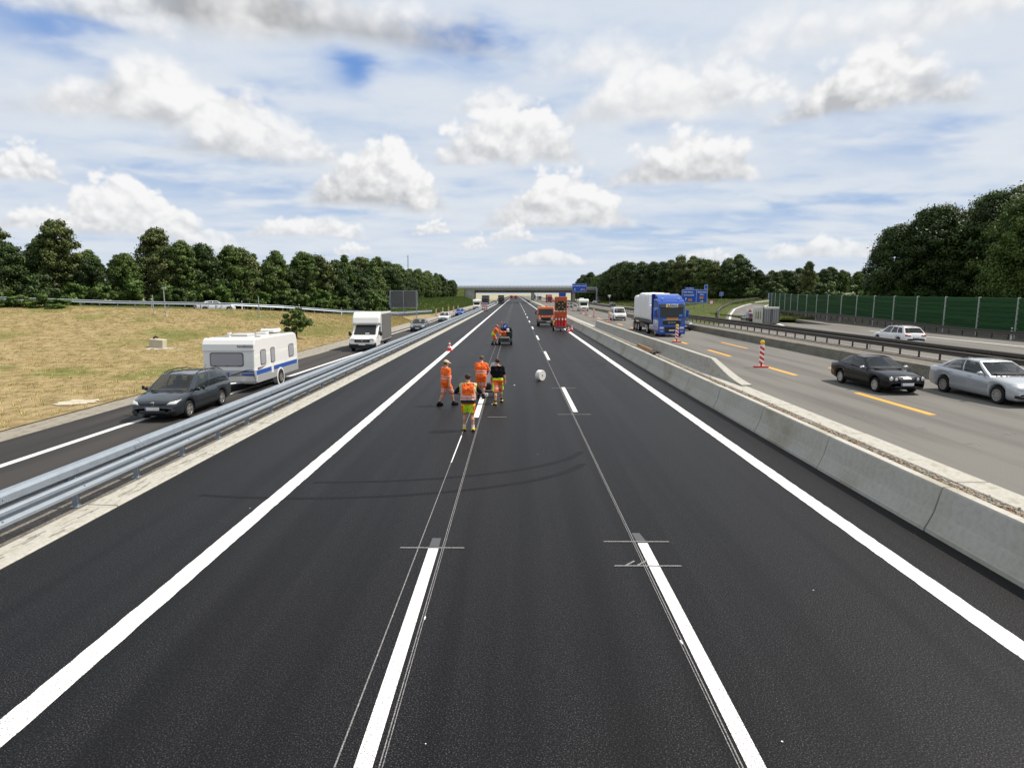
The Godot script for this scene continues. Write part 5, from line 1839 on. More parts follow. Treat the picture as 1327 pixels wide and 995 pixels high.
func coupe(pm: Material) -> Dictionary:
	return {"L": 4.57, "W": 1.73, "r": 0.31, "zf": 1.45, "zr": -1.24, "paint": pm, "cab": [0.98, 0.12, -0.95, -1.66], "wr": 0.7, "detail": true, "side_trim": true,
		"top": [[-2.285, 0.58], [-2.25, 0.82], [-2.15, 0.93], [-1.5, 0.97], [0.5, 0.92], [1.0, 0.91], [1.6, 0.86], [2.0, 0.79], [2.18, 0.74], [2.25, 0.68], [2.275, 0.61], [2.285, 0.48]],
		"roof": [[-1.0, 1.31], [-0.4, 1.37], [0.15, 1.34]], "windows": [[0.06, 0.52], [0.545, 0.88]], "doors": [0.98, -0.38], "handles": [-0.2], "spokes": 7,
		"extra": [twin_lamps], "tail": [[V(0.4, 0.68), V(0.78, 0.68), V(0.78, 0.84), V(0.4, 0.84)]],
		"grille": [[V(-0.27, 0.53), V(0.27, 0.53), V(0.31, 0.66), V(-0.31, 0.66)], [V(-0.5, 0.28), V(0.5, 0.28), V(0.5, 0.36), V(-0.5, 0.36)]],
		"chrome": [[V(-0.32, 0.655), V(0.32, 0.655), V(0.33, 0.685), V(-0.33, 0.685)], [V(-0.27, 0.57), V(0.27, 0.57), V(0.275, 0.58), V(-0.275, 0.58)], [V(-0.28, 0.61), V(0.28, 0.61), V(0.285, 0.62), V(-0.285, 0.62)]], "plate_y": [0.44, 0.7], "mirror": M.chrome}


func twin_lamps(t: Node, c: Car) -> void:
	for sx in [-1.0, 1.0]:
		for q in [[0.645, 0.655, 0.095], [0.44, 0.635, 0.075]]:
			var z: float = c.front(q[0] - 0.04, q[1], 1.0)
			var b := B.new()
			b.lathe(Vector3(sx * q[0], q[1], z - 0.03), Vector3(sx * 0.12, 0.1, 1).normalized(), [Vector2(q[2], -0.1), Vector2(q[2], 0.03), Vector2(q[2] * 0.86, 0.045)], 18)
			part(t, "headlight_ring", b.done(), c.p.paint)
			var g := B.new()
			g.lathe(Vector3(sx * q[0], q[1], z - 0.03), Vector3(sx * 0.12, 0.1, 1).normalized(), [Vector2(q[2] * 0.86, 0.045), Vector2(q[2] * 0.5, 0.065), Vector2(0.0, 0.07)], 18)
			part(t, "headlight", g.done(), M.lamp)


func saloon(pm: Material) -> Dictionary:
	return {"L": 4.6, "W": 1.79, "r": 0.325, "zf": 1.49, "zr": -1.27, "paint": pm, "cab": [1.08, 0.22, -1.02, -1.78], "wr": 0.73, "detail": true,
		"top": [[-2.3, 0.62], [-2.26, 0.9], [-2.15, 1.03], [-1.7, 1.06], [0.5, 0.98], [1.1, 0.96], [1.6, 0.91], [2.0, 0.84], [2.18, 0.78], [2.26, 0.7], [2.29, 0.62], [2.3, 0.48]],
		"roof": [[-1.1, 1.39], [-0.4, 1.455], [0.2, 1.42]], "windows": [[0.055, 0.46], [0.49, 0.8], [0.82, 0.9]], "doors": [1.0, -0.1, -0.98], "handles": [0.12, -0.85], "spokes": 10,
		"head": [[V(0.46, 0.58), V(0.8, 0.62), V(0.85, 0.76), V(0.5, 0.7)]], "tail": [[V(0.4, 0.74), V(0.82, 0.74), V(0.82, 0.92), V(0.4, 0.92)]],
		"grille": [[V(-0.38, 0.5), V(0.38, 0.5), V(0.4, 0.68), V(-0.4, 0.68)], [V(-0.45, 0.27), V(0.45, 0.27), V(0.45, 0.37), V(-0.45, 0.37)], [V(0.52, 0.28), V(0.8, 0.32), V(0.8, 0.42), V(0.54, 0.4)], [V(-0.8, 0.32), V(-0.52, 0.28), V(-0.54, 0.4), V(-0.8, 0.42)]],
		"chrome": [[V(-0.38, 0.57), V(0.38, 0.57), V(0.385, 0.595), V(-0.385, 0.595)], [V(-0.39, 0.63), V(0.39, 0.63), V(0.395, 0.655), V(-0.395, 0.655)], [V(0.54, 0.345), V(0.78, 0.37), V(0.78, 0.385), V(0.54, 0.36)]], "badge": [0.61, 0.09], "plate_y": [0.43, 0.75]}


func suv(pm: Material) -> Dictionary:
	return {"L": 4.66, "W": 1.89, "r": 0.36, "zf": 1.45, "zr": -1.4, "paint": pm, "cab": [1.12, 0.3, -1.7, -2.16], "wr": 0.74, "rails": true, "tinted": true,
		"top": [[-2.33, 0.7], [-2.29, 0.95], [-2.1, 1.13], [-1.2, 1.12], [0.5, 1.08], [1.15, 1.07], [1.7, 0.99], [2.05, 0.91], [2.22, 0.8], [2.29, 0.68], [2.33, 0.52]],
		"roof": [[-1.8, 1.53], [-1.2, 1.6], [-0.3, 1.64], [0.35, 1.59]], "windows": [[0.09, 0.42], [0.46, 0.7], [0.73, 0.92]], "doors": [1.0, -0.15], "handles": [0.1, -0.9], "spokes": 5,
		"head": [[V(0.46, 0.68), V(0.82, 0.72), V(0.87, 0.86), V(0.5, 0.82)]], "tail": [[V(0.42, 0.86), V(0.88, 0.88), V(0.88, 1.02), V(0.42, 1.0)]],
		"grille": [[V(-0.42, 0.6), V(0.42, 0.6), V(0.44, 0.8), V(-0.44, 0.8)], [V(-0.6, 0.32), V(0.6, 0.32), V(0.6, 0.46), V(-0.6, 0.46)]], "badge": [0.7, 0.09], "plate_y": [0.53, 0.78], "under": [[-2.33, 0.42], [-2.2, 0.32], [-1.6, 0.26], [1.6, 0.25], [2.2, 0.28], [2.33, 0.36]]}


func minivan(pm: Material) -> Dictionary:
	return {"L": 4.9, "W": 1.92, "r": 0.33, "zf": 1.55, "zr": -1.45, "paint": pm, "cab": [1.85, 0.95, -2.3, -2.42], "wr": 0.83, "tinted": true, "spokes": 5,
		"top": [[-2.45, 0.7], [-2.42, 1.1], [-2.3, 1.2], [0.5, 1.16], [1.8, 1.13], [2.1, 1.02], [2.3, 0.9], [2.41, 0.7], [2.45, 0.5]],
		"roof": [[-2.4, 1.86], [-1.5, 1.95], [0.3, 1.95], [1.0, 1.88]], "windows": [[0.08, 0.3], [0.36, 0.6], [0.64, 0.92]], "doors": [1.0, 0.0], "handles": [0.2],
		"head": [[V(0.48, 0.76), V(0.82, 0.8), V(0.84, 0.95), V(0.5, 0.9)]], "tail": [[V(0.7, 0.8), V(0.88, 0.8), V(0.88, 1.1), V(0.7, 1.1)]],
		"grille": [[V(-0.45, 0.76), V(0.45, 0.76), V(0.46, 0.86), V(-0.46, 0.86)], [V(-0.8, 0.36), V(0.8, 0.36), V(0.8, 0.62), V(-0.8, 0.62)]], "badge": [0.81, 0.08], "plate_y": [0.58, 0.8], "mirror": M.black}


# a solid with the side outline poly (z, y), as wide as 2 * hw, its long edges rounded by bev
func rslab(b: B, poly: Array, hw: float, bev: float, x := 0.0) -> void:
	var c := Vector2.ZERO
	for q in poly: c += Vector2(q[0], q[1]) / poly.size()
	var lo := Vector2(1e9, 1e9)
	var hi := Vector2(-1e9, -1e9)
	for q in poly:
		lo = lo.min(Vector2(q[0], q[1]))
		hi = hi.max(Vector2(q[0], q[1]))
	var sz := (hi - lo) / 2.0
	var ring := func(xx: float, inset: float) -> Array:
		var o := []
		for q in poly:
			var d := Vector2(q[0], q[1]) - c
			o.append(Vector3(x + xx, c.y + d.y * (1.0 - inset / sz.y), c.x + d.x * (1.0 - inset / sz.x)))
		return o
	var st := [[-hw, bev], [-hw + bev * 0.3, bev * 0.3], [-hw + bev, 0.0], [hw - bev, 0.0], [hw - bev * 0.3, bev * 0.3], [hw, bev]]
	var rings := st.map(func(s: Array) -> Array: return ring.call(s[0], s[1]))
	for i in st.size() - 1:
		for k in poly.size():
			var k2 := (k + 1) % poly.size()
			b.quad(rings[i][k], rings[i + 1][k], rings[i + 1][k2], rings[i][k2])
	var pv := PackedVector2Array()
	for q in poly: pv.append(Vector2(q[0], q[1]))
	var ids := Geometry2D.triangulate_polygon(pv)
	for i in range(0, ids.size(), 3):
		for e in [0, 5]: b.tri(rings[e][ids[i]], rings[e][ids[i + 1]], rings[e][ids[i + 2]])


func slab(t: Node, called: String, poly: Array, hw: float, bev: float, m: Material, x := 0.0, label := "") -> MeshInstance3D:
	var b := B.new()
	rslab(b, poly, hw, bev, x)
	return part(t, called, b.done(), m, Vector3.ZERO, label)


func bx(t: Node, called: String, c: Vector3, s: Vector3, m: Material, bev := 0.02) -> MeshInstance3D:
	var b := B.new()
	b.cbox(c, s, bev)
	return part(t, called, b.done(), m)


# a window in a flat wall: frame with a pane set into it; n: which way the wall faces, up to 4 corners given as centre and size
func wall_window(t: Node, called: String, c: Vector3, w: float, h: float, turn: float, frame: Material, pane: Material, lean := 0.0) -> void:
	var b := B.new()
	var rr := minf(w, h) * 0.16
	var ring := func(ins: float, z: float) -> Array:
		var o := []
		for q in 4:
			var sx := 1.0 if q == 0 or q == 3 else -1.0
			var sy := 1.0 if q < 2 else -1.0
			for k in 4:
				var a := PI / 2.0 * q + PI / 6.0 * k
				o.append(Vector3(sx * (w / 2 - rr - ins) + cos(a) * rr, sy * (h / 2 - rr - ins) + sin(a) * rr, z))
		return o
	var r0: Array = ring.call(0.0, 0.0)
	var r1: Array = ring.call(0.015, 0.025)
	var r2: Array = ring.call(0.05, 0.02)
	for k in 16:
		var k2 := (k + 1) % 16
		b.quad(r0[k], r1[k], r1[k2], r0[k2])
		b.quad(r1[k], r2[k], r2[k2], r1[k2])
	var o := part(t, called, b.done(), frame, c)
	o.rotation = Vector3(lean, turn, 0)
	var g := B.new()
	for k in range(1, 15): g.tri(r2[0], r2[k + 1], r2[k])
	part(o, "pane", g.done(), pane)


func caravan(at: Vector3) -> void:
	var t := thing("caravan", "white touring caravan with a blue side stripe towed behind the dark grey estate car", "caravan", at)
	var white := paint(0.72, 0.72, 0.7, 0.0, 0.4)
	var grey := paint(0.36, 0.37, 0.38, 0.1, 0.4)
	var blue := plain(0.02, 0.075, 0.33, 0.4)
	var frame := plain(0.12, 0.12, 0.14, 0.5)
	var pane := plain(0.3, 0.3, 0.33, 0.15)
	var hl := 2.75
	slab(t, "body", [[-hl, 0.42], [-hl + 0.03, 2.05], [-hl + 0.2, 2.3], [-hl + 0.5, 2.38], [hl - 0.75, 2.4], [hl - 0.3, 2.36], [hl - 0.12, 2.25], [hl - 0.06, 2.1], [hl - 0.04, 1.86], [hl - 0.0, 1.1], [hl + 0.02, 0.88], [hl - 0.05, 0.5], [hl - 0.14, 0.38], [1.0, 0.36], [-1.6, 0.36]], 1.14, 0.07, white)
	slab(t, "front_skirt", [[hl - 0.1, 0.44], [hl + 0.035, 0.86], [hl + 0.02, 1.0], [hl - 0.2, 1.0], [hl - 0.25, 0.4]], 1.145, 0.03, grey)
	slab(t, "front_brow", [[hl - 0.07, 1.84], [hl + 0.02, 1.86], [hl - 0.03, 2.14], [hl - 0.14, 2.32], [hl - 0.3, 2.4], [hl - 0.5, 2.36]], 1.15, 0.05, white)
	wall_window(t, "front_window", Vector3(-0.08, 1.47, hl - 0.018), 1.5, 0.62, 0.0, frame, pane, -0.05)
	for k in 3: bx(t, "window_catch", Vector3(-0.6 + 0.55 * k, 1.2, hl + 0.03), Vector3(0.06, 0.03, 0.04), M.black, 0.005)
	for s in [1.0, -1.0]:
		for w in [[1.78, 0.62, 0.7], [0.66, 0.5, 0.72], [-1.75, 0.72, 0.66]]:
			wall_window(t, "side_window", Vector3(s * 1.14, 1.5, w[0]), w[1], w[2], s * PI / 2, frame, pane)
		bx(t, "stripe", Vector3(s * 1.142, 0.86, 0.0), Vector3(0.008, 0.2, 5.1), blue, 0.0)
		bx(t, "lower_side", Vector3(s * 1.141, 0.58, -0.1), Vector3(0.008, 0.34, 5.2), grey, 0.0)
		bx(t, "roof_stripe", Vector3(s * 1.085, 2.3, -0.15), Vector3(0.06, 0.1, 4.7), blue, 0.015)
		var swoosh := B.new()
		swoosh.prism([[2.4, 0.98], [2.0, 1.0], [1.4, 1.12], [2.0, 1.08], [2.45, 1.08]], Vector3(s * 1.145, 0, 0), Vector3(0, 0, 1), Vector3.UP, Vector3(s * 0.004, 0, 0))
		part(t, "swoosh", swoosh.done(), frame)
		bx(t, "service_flap", Vector3(s * 1.143, 0.84, 0.75), Vector3(0.012, 0.36, 0.26), white, 0.003)
		var arch := B.new()
		arch.lathe(Vector3(s * 1.12, 0.34, -0.2), Vector3(s, 0, 0), [Vector2(0.46, 0.0), Vector2(0.46, 0.035), Vector2(0.38, 0.04), Vector2(0.38, -0.2)], 24)
		part(t, "wheel_arch", arch.done(), white)
		var dk := B.new()
		dk.lathe(Vector3(s * 1.12, 0.34, -0.2), Vector3(s, 0, 0), [Vector2(0.39, 0.03), Vector2(0.0, 0.03)], 20)
		part(t, "arch_lining", dk.done(), M.black)
		wheel(t, 0.32, 0.19, Vector3(s * 1.09, 0.32, -0.2), s, 6)
	bx(t, "front_stripe", Vector3(0.84, 0.86, hl + 0.025), Vector3(0.56, 0.18, 0.012), blue, 0.0)
	var sc := B.new()
	sc.tube([Vector3(0.0, 0.72, hl + 0.04), Vector3(0.3, 0.84, hl + 0.05), Vector3(0.75, 0.99, hl + 0.04), Vector3(1.08, 1.02, hl)], [0.01, 0.025, 0.025, 0.008], 6)
	part(t, "swoosh", sc.done(), frame)
	letters(t, "FENDT", 0.3, Vector3(-0.42, 0.79, hl + 0.03), blue)
	letters(t, "tendenza", 0.16, Vector3(0.78, 2.06, hl + 0.025), frame)
	bx(t, "roof_hatch", Vector3(-0.2, 2.44, 0.7), Vector3(0.8, 0.1, 0.8), plain(0.5, 0.5, 0.48, 0.4), 0.03)
	bx(t, "roof_hatch", Vector3(0.1, 2.43, -0.9), Vector3(0.5, 0.08, 0.5), white, 0.03)
	bx(t, "air_conditioner", Vector3(0.25, 2.52, -1.5), Vector3(0.75, 0.18, 0.9), white, 0.06)
	var ch := B.new()
	ch.lathe(Vector3(-0.35, 2.4, 1.75), Vector3.UP, [Vector2(0.05, 0.0), Vector2(0.05, 0.14), Vector2(0.1, 0.14), Vector2(0.1, 0.2), Vector2(0, 0.21)], 10)
	part(t, "roof_vent", ch.done(), white)
	var db := B.new()
	db.tube([Vector3(-0.6, 0.42, hl - 0.3), Vector3(0, 0.45, hl + 0.75)], [0.05, 0.05], 6)
	db.tube([Vector3(0.6, 0.42, hl - 0.3), Vector3(0, 0.45, hl + 0.75)], [0.05, 0.05], 6)
	db.tube([Vector3(0, 0.45, hl + 0.7), Vector3(0, 0.46, hl + 1.05)], [0.06, 0.04], 6)
	part(t, "drawbar", db.done(), M.steel)
	bx(t, "nose_wheel", Vector3(0.12, 0.4, hl + 0.35), Vector3(0.08, 0.4, 0.1), M.steel, 0.01)
	bx(t, "chassis", Vector3(0, 0.38, -0.2), Vector3(1.6, 0.14, 4.6), M.black, 0.01)


func box_van(at: Vector3) -> void:
	var t := thing("box_van", "white box van with a roof fairing and a grey curtain side driving behind the caravan", "van", at)
	var white := paint(0.74, 0.74, 0.73, 0.0, 0.4)
	var curtain := grained(noise_tex(141, 0.03, 4, [[0, 0.085, 0.085, 0.085], [0.5, 0.12, 0.12, 0.118], [1, 0.16, 0.16, 0.155]]), 1.4, 0.8)
	slab(t, "cab", [[0.6, 0.4], [0.6, 1.95], [1.15, 1.98], [1.85, 1.22], [2.5, 1.05], [2.72, 0.9], [2.78, 0.6], [2.75, 0.34], [2.3, 0.3]], 0.98, 0.09, white)
	slab(t, "bumper", [[2.3, 0.26], [2.4, 0.66], [2.74, 0.7], [2.81, 0.5], [2.78, 0.28]], 1.0, 0.06, M.black)
	bx(t, "grille", Vector3(0, 0.82, 2.76), Vector3(1.15, 0.26, 0.06), M.black, 0.02)
	for k in 3: bx(t, "trim", Vector3(0, 0.74 + 0.07 * k, 2.795), Vector3(1.0 - 0.1 * k, 0.015, 0.012), M.chrome, 0.0)
	var bd := B.new()
	bd.prism([[0, 0.13], [0.08, 0], [0, -0.13], [-0.08, 0]], Vector3(0, 0.88, 2.78), Vector3.RIGHT, Vector3.UP, Vector3(0, 0, 0.03))
	part(t, "badge", bd.done(), M.chrome)
	for s in [-1.0, 1.0]:
		bx(t, "headlight", Vector3(s * 0.72, 0.92, 2.66), Vector3(0.38, 0.2, 0.16), M.lamp, 0.05)
		var w := B.new()
		w.prism([[0.75, 1.2], [0.75, 1.85], [1.1, 1.85], [1.68, 1.22]], Vector3(s * 0.982, 0, 0), Vector3(0, 0, 1), Vector3.UP, Vector3(s * 0.006, 0, 0))
		part(t, "side_window", w.done(), M.glass_dark)
		var mb := B.new()
		mb.cbox(Vector3(s * 1.2, 1.3, 1.65), Vector3(0.2, 0.36, 0.12), 0.05)
		mb.tube([Vector3(s * 0.96, 1.25, 1.6), Vector3(s * 1.15, 1.28, 1.63)], [0.04, 0.04], 6)
		part(t, "wing_mirror", mb.done(), M.black)
		wheel(t, 0.34, 0.22, Vector3(s * 0.87, 0.34, 2.0), s, 6, M.rim_dark)
		wheel(t, 0.34, 0.22, Vector3(s * 0.92, 0.34, -1.4), s, 6, M.rim_dark)
		bx(t, "curtain", Vector3(s * 1.085, 1.78, -1.15), Vector3(0.03, 2.0, 3.6), curtain, 0.01)
		for k in 9: bx(t, "curtain_fold", Vector3(s * 1.104, 1.78, -2.8 + 0.41 * k), Vector3(0.014, 1.95, 0.03), curtain, 0.006)
		bx(t, "sill_board", Vector3(s * 1.05, 0.66, -1.0), Vector3(0.05, 0.12, 3.9), M.dark_steel, 0.01)
	var ws := B.new()
	ws.quad(Vector3(-0.84, 1.24, 1.86), Vector3(0.84, 1.24, 1.86), Vector3(0.78, 1.93, 1.22), Vector3(-0.78, 1.93, 1.22))
	part(t, "windscreen", ws.done(), M.glass_dark).position = Vector3(0, 0.012, 0.012)
	bx(t, "paper", Vector3(0.2, 1.32, 1.83), Vector3(0.3, 0.1, 0.02), M.white, 0.0)
	slab(t, "fairing", [[0.75, 1.98], [1.35, 2.0], [1.45, 2.12], [1.3, 2.5], [1.05, 2.8], [0.8, 2.92], [0.6, 2.94], [0.6, 1.98]], 1.06, 0.1, white)
	bx(t, "front_wall", Vector3(0, 1.8, 0.64), Vector3(2.14, 2.3, 0.1), white, 0.03)
	bx(t, "box_body", Vector3(0, 1.8, -1.2), Vector3(2.14, 2.24, 3.7), white, 0.03)
	bx(t, "floor_frame", Vector3(0, 0.56, -1.1), Vector3(1.9, 0.14, 3.9), M.black, 0.01)
	bx(t, "number_plate", Vector3(0.0, 0.56, 2.82), Vector3(0.52, 0.11, 0.02), M.plate, 0.0)


func lorry(at: Vector3) -> void:
	var t := thing("flatbed_lorry", "blue flatbed lorry carrying a tall white wrapped load on the old road", "lorry", at)
	var blue := paint(0.008, 0.068, 0.38, 0.0, 0.3)
	var navy := paint(0.01, 0.03, 0.24, 0.0, 0.35)
	var wrap := plain(0.74, 0.75, 0.76, 0.4)
	# front of the cab at z = 0
	slab(t, "cab", [[0.0, 0.42], [-0.02, 1.1], [-0.06, 1.8], [-0.3, 2.95], [-0.55, 3.3], [-0.9, 3.45], [-2.25, 3.45], [-2.3, 0.9], [-2.1, 0.5]], 1.23, 0.07, blue)
	slab(t, "roof_spoiler", [[-0.75, 3.4], [-1.0, 3.58], [-1.6, 3.84], [-2.2, 3.92], [-2.25, 3.42]], 1.12, 0.1, blue)
	slab(t, "bumper", [[0.05, 0.28], [0.08, 0.55], [0.05, 0.95], [-0.5, 0.95], [-0.6, 0.28]], 1.25, 0.06, blue)
	var ws := B.new()
	ws.quad(Vector3(-1.08, 1.78, -0.02), Vector3(1.08, 1.78, -0.02), Vector3(1.02, 2.66, -0.2), Vector3(-1.02, 2.66, -0.2))
	part(t, "windscreen", ws.done(), M.glass_dark).position = Vector3(0, 0, 0.015)
	slab(t, "visor", [[-0.16, 2.66], [-0.1, 2.7], [-0.26, 3.02], [-0.34, 3.0]], 1.1, 0.03, M.black)
	bx(t, "name_board", Vector3(0.02, 2.86, -0.12), Vector3(1.15, 0.3, 0.06), plain(0.72, 0.72, 0.68, 0.4), 0.01)
	bx(t, "name_emblem", Vector3(-0.38, 2.86, -0.085), Vector3(0.22, 0.28, 0.012), M.lamp_yellow, 0.0)
	letters(t, "LÄNGLE", 0.27, Vector3(0.14, 2.85, -0.08), M.black)
	bx(t, "grille", Vector3(0, 1.32, 0.0), Vector3(1.62, 0.4, 0.06), M.black, 0.02)
	bx(t, "trim", Vector3(0, 1.55, 0.01), Vector3(1.7, 0.06, 0.06), M.chrome, 0.01)
	letters(t, "M·A·N", 0.24, Vector3(0, 1.33, 0.035), M.chrome)
	bx(t, "name_strip", Vector3(0.05, 1.68, -0.005), Vector3(1.05, 0.16, 0.03), plain(0.6, 0.22, 0.03, 0.5), 0.005)
	bx(t, "lower_grille", Vector3(0, 0.68, 0.07), Vector3(1.3, 0.52, 0.05), M.black, 0.02)
	bx(t, "number_plate", Vector3(0, 0.62, 0.1), Vector3(0.52, 0.11, 0.015), M.plate, 0.0)
	bx(t, "sticker", Vector3(0.8, 1.98, 0.0), Vector3(0.3, 0.2, 0.01), plain(0.03, 0.25, 0.7, 0.5), 0.0)
	for s in [-1.0, 1.0]:
		bx(t, "headlight", Vector3(s * 0.92, 0.82, 0.04), Vector3(0.4, 0.2, 0.1), M.lamp, 0.04)
		bx(t, "fog_light", Vector3(s * 0.92, 0.52, 0.06), Vector3(0.36, 0.1, 0.06), M.lamp, 0.03)
		bx(t, "wing_mirror", Vector3(s * 1.48, 2.15, -0.25), Vector3(0.24, 0.75, 0.18), blue, 0.06)
		bx(t, "mirror_arm", Vector3(s * 1.32, 2.45, -0.3), Vector3(0.26, 0.05, 0.05), M.black, 0.01)
		var sw := B.new()
		sw.prism([[-0.35, 1.75], [-0.5, 2.55], [-1.25, 2.55], [-1.25, 1.75]], Vector3(s * 1.232, 0, 0), Vector3(0, 0, 1), Vector3.UP, Vector3(s * 0.006, 0, 0))
		part(t, "side_window", sw.done(), M.glass_dark)
		bx(t, "door_print", Vector3(s * 1.236, 1.4, -1.0), Vector3(0.008, 0.28, 0.7), plain(0.7, 0.7, 0.7, 0.5), 0.0)
		bx(t, "step", Vector3(s * 1.2, 0.5, -0.45), Vector3(0.12, 0.5, 0.5), navy, 0.02)
		bx(t, "roof_lamp", Vector3(s * 0.75, 3.5, -0.75), Vector3(0.14, 0.12, 0.1), M.lamp, 0.03)
		wheel(t, 0.5, 0.32, Vector3(s * 1.05, 0.5, -1.4), s, 8)
		wheel(t, 0.5, 0.34, Vector3(s * 1.05, 0.5, -5.0), s, 8)
		for k in 3: wheel(t, 0.48, 0.34, Vector3(s * 1.05, 0.48, -9.4 - 1.3 * k), s, 8)
		bx(t, "tank", Vector3(s * 1.0, 0.75, -3.2), Vector3(0.5, 0.55, 1.5), M.steel, 0.1)
		bx(t, "side_guard", Vector3(s * 1.2, 0.75, -7.2), Vector3(0.04, 0.4, 2.8), M.dark_steel, 0.01)
	bx(t, "chassis", Vector3(0, 0.85, -6.5), Vector3(1.0, 0.3, 12.6), M.black, 0.01)
	bx(t, "flatbed", Vector3(0, 1.22, -8.0), Vector3(2.5, 0.16, 10.6), M.dark_steel, 0.02)
	bx(t, "bulkhead", Vector3(0, 2.6, -2.95), Vector3(2.52, 2.7, 0.3), navy, 0.03)
	# the wrapped load: three bales of uneven outline, sheeting gathered in folds
	var r := RandomNumberGenerator.new()
	r.seed = 77
	var z := -3.2
	for k in 4:
		var len_: float = [1.6, 2.4, 2.6, 2.4][k]
		var h: float = [1.5, 2.68, 2.74, 2.5][k]
		if k == 0: h = 1.6
		var b := B.new()
		b.soft()
		var rows := []
		for i in 15:
			var row := []
			for q in 29:
				var a := TAU * q / 28.0
				var ca := signf(cos(a)) * pow(absf(cos(a)), 0.22)
				var sa := signf(sin(a)) * pow(absf(sin(a)), 0.22)
				var e: float = 1.0 - 0.07 * pow(absf(i / 7.0 - 1.0), 8.0)
				var wob := sin(a * 9.0 + i * 0.7 + k) * 0.018 + r.randfn() * 0.006
				row.append(Vector3((1.22 * ca) * e + wob, 1.32 + h / 2.0 + (h / 2.0) * sa * e + wob * 1.5, z - len_ * i / 14.0))
			row[28] = row[0]
			rows.append(row)
		b.sheet(rows)
		b.hard()
		for q in range(1, 27):
			b.tri(rows[0][0], rows[0][q], rows[0][q + 1])
			b.tri(rows[14][0], rows[14][q + 1], rows[14][q])
		part(t, "wrapped_bale", b.done(), wrap)
		z -= len_ + 0.02


func motorhome(called: String, label: String, at: Vector3, turn: float, alcove: bool) -> void:
	var t := thing(called, label, "motorhome", at, turn)
	var white := paint(0.72, 0.72, 0.68, 0.0, 0.4)
	var body := [[-3.2, 0.5], [-3.15, 2.75], [1.0, 2.8], [1.9, 2.72], [2.15, 2.45], [2.15, 2.05], [1.4, 1.95], [1.3, 0.5]]
	if not alcove: body = [[-3.2, 0.5], [-3.15, 2.65], [1.0, 2.68], [1.9, 2.4], [2.4, 1.8], [2.3, 1.2], [1.3, 0.5]]
	slab(t, "body", body, 1.14, 0.08, white)
	slab(t, "cab", [[1.2, 0.4], [1.2, 1.98], [1.75, 1.96], [2.4, 1.25], [2.95, 1.08], [3.1, 0.8], [3.1, 0.36]], 0.98, 0.08, white)
	bx(t, "bumper", Vector3(0, 0.48, 3.06), Vector3(1.9, 0.3, 0.16), plain(0.3, 0.3, 0.29, 0.6), 0.05)
	bx(t, "grille", Vector3(0, 0.8, 3.1), Vector3(0.9, 0.2, 0.04), M.black, 0.01)
	var ws := B.new()
	ws.quad(Vector3(-0.84, 1.28, 2.4), Vector3(0.84, 1.28, 2.4), Vector3(0.78, 1.92, 1.8), Vector3(-0.78, 1.92, 1.8))
	part(t, "windscreen", ws.done(), M.glass_dark).position = Vector3(0, 0.012, 0.015)
	for s in [-1.0, 1.0]:
		bx(t, "headlight", Vector3(s * 0.72, 0.86, 3.05), Vector3(0.3, 0.2, 0.1), M.lamp, 0.03)
		bx(t, "wing_mirror", Vector3(s * 1.18, 1.4, 2.2), Vector3(0.18, 0.36, 0.1), M.black, 0.03)
		for w in [[0.2, 0.9], [-1.8, 0.9]]: wall_window(t, "side_window", Vector3(s * 1.141, 1.75, w[0]), w[1], 0.6, s * PI / 2, M.black, M.glass_dark)
		wheel(t, 0.34, 0.22, Vector3(s * 0.88, 0.34, 2.3), s, 6)
		wheel(t, 0.34, 0.22, Vector3(s * 0.95, 0.34, -1.6), s, 6)
	bx(t, "roof_box", Vector3(-0.2, 2.9, -0.6), Vector3(0.9, 0.25, 1.1), white, 0.05)
	bx(t, "number_plate", Vector3(0, 0.46, 3.15), Vector3(0.52, 0.11, 0.012), M.plate, 0.0)


func box_lorry(called: String, label: String, at: Vector3, turn: float, cabm: Material, boxm: Material, h := 3.7) -> Node3D:
	var t := thing(called, label, "lorry", at, turn)
	slab(t, "cab", [[0.0, 0.4], [-0.05, 1.6], [-0.35, 2.9], [-0.8, 3.2], [-2.1, 3.2], [-2.1, 0.5]], 1.22, 0.07, cabm)
	var ws := B.new()
	ws.quad(Vector3(-1.05, 1.65, 0.0), Vector3(1.05, 1.65, 0.0), Vector3(1.0, 2.55, -0.22), Vector3(-1.0, 2.55, -0.22))
	part(t, "windscreen", ws.done(), M.glass_dark).position = Vector3(0, 0, 0.02)
	bx(t, "grille", Vector3(0, 1.1, 0.01), Vector3(1.5, 0.6, 0.06), M.black, 0.02)
	bx(t, "bumper", Vector3(0, 0.5, 0.02), Vector3(2.4, 0.4, 0.2), cabm, 0.05)
	bx(t, "box_body", Vector3(0, 0.95 + (h - 0.95) / 2.0, -7.0), Vector3(2.5, h - 0.95, 9.4), boxm, 0.03)
	bx(t, "chassis", Vector3(0, 0.8, -6.3), Vector3(1.1, 0.35, 11.0), M.black, 0.01)
	for s in [-1.0, 1.0]:
		bx(t, "headlight", Vector3(s * 0.92, 0.72, 0.06), Vector3(0.4, 0.22, 0.1), M.lamp, 0.03)
		bx(t, "wing_mirror", Vector3(s * 1.45, 2.0, -0.25), Vector3(0.22, 0.7, 0.16), M.black, 0.05)
		for z in [-1.2, -4.6, -9.6, -10.8]: wheel(t, 0.5, 0.34, Vector3(s * 1.02, 0.5, z), s, 8)
		bx(t, "tail_light", Vector3(s * 1.0, 0.9, -11.72), Vector3(0.35, 0.16, 0.05), M.tail, 0.01)
	bx(t, "rear_door", Vector3(0, 0.95 + (h - 0.95) / 2.0, -11.71), Vector3(2.3, h - 1.15, 0.03), boxm, 0.005)
	return t


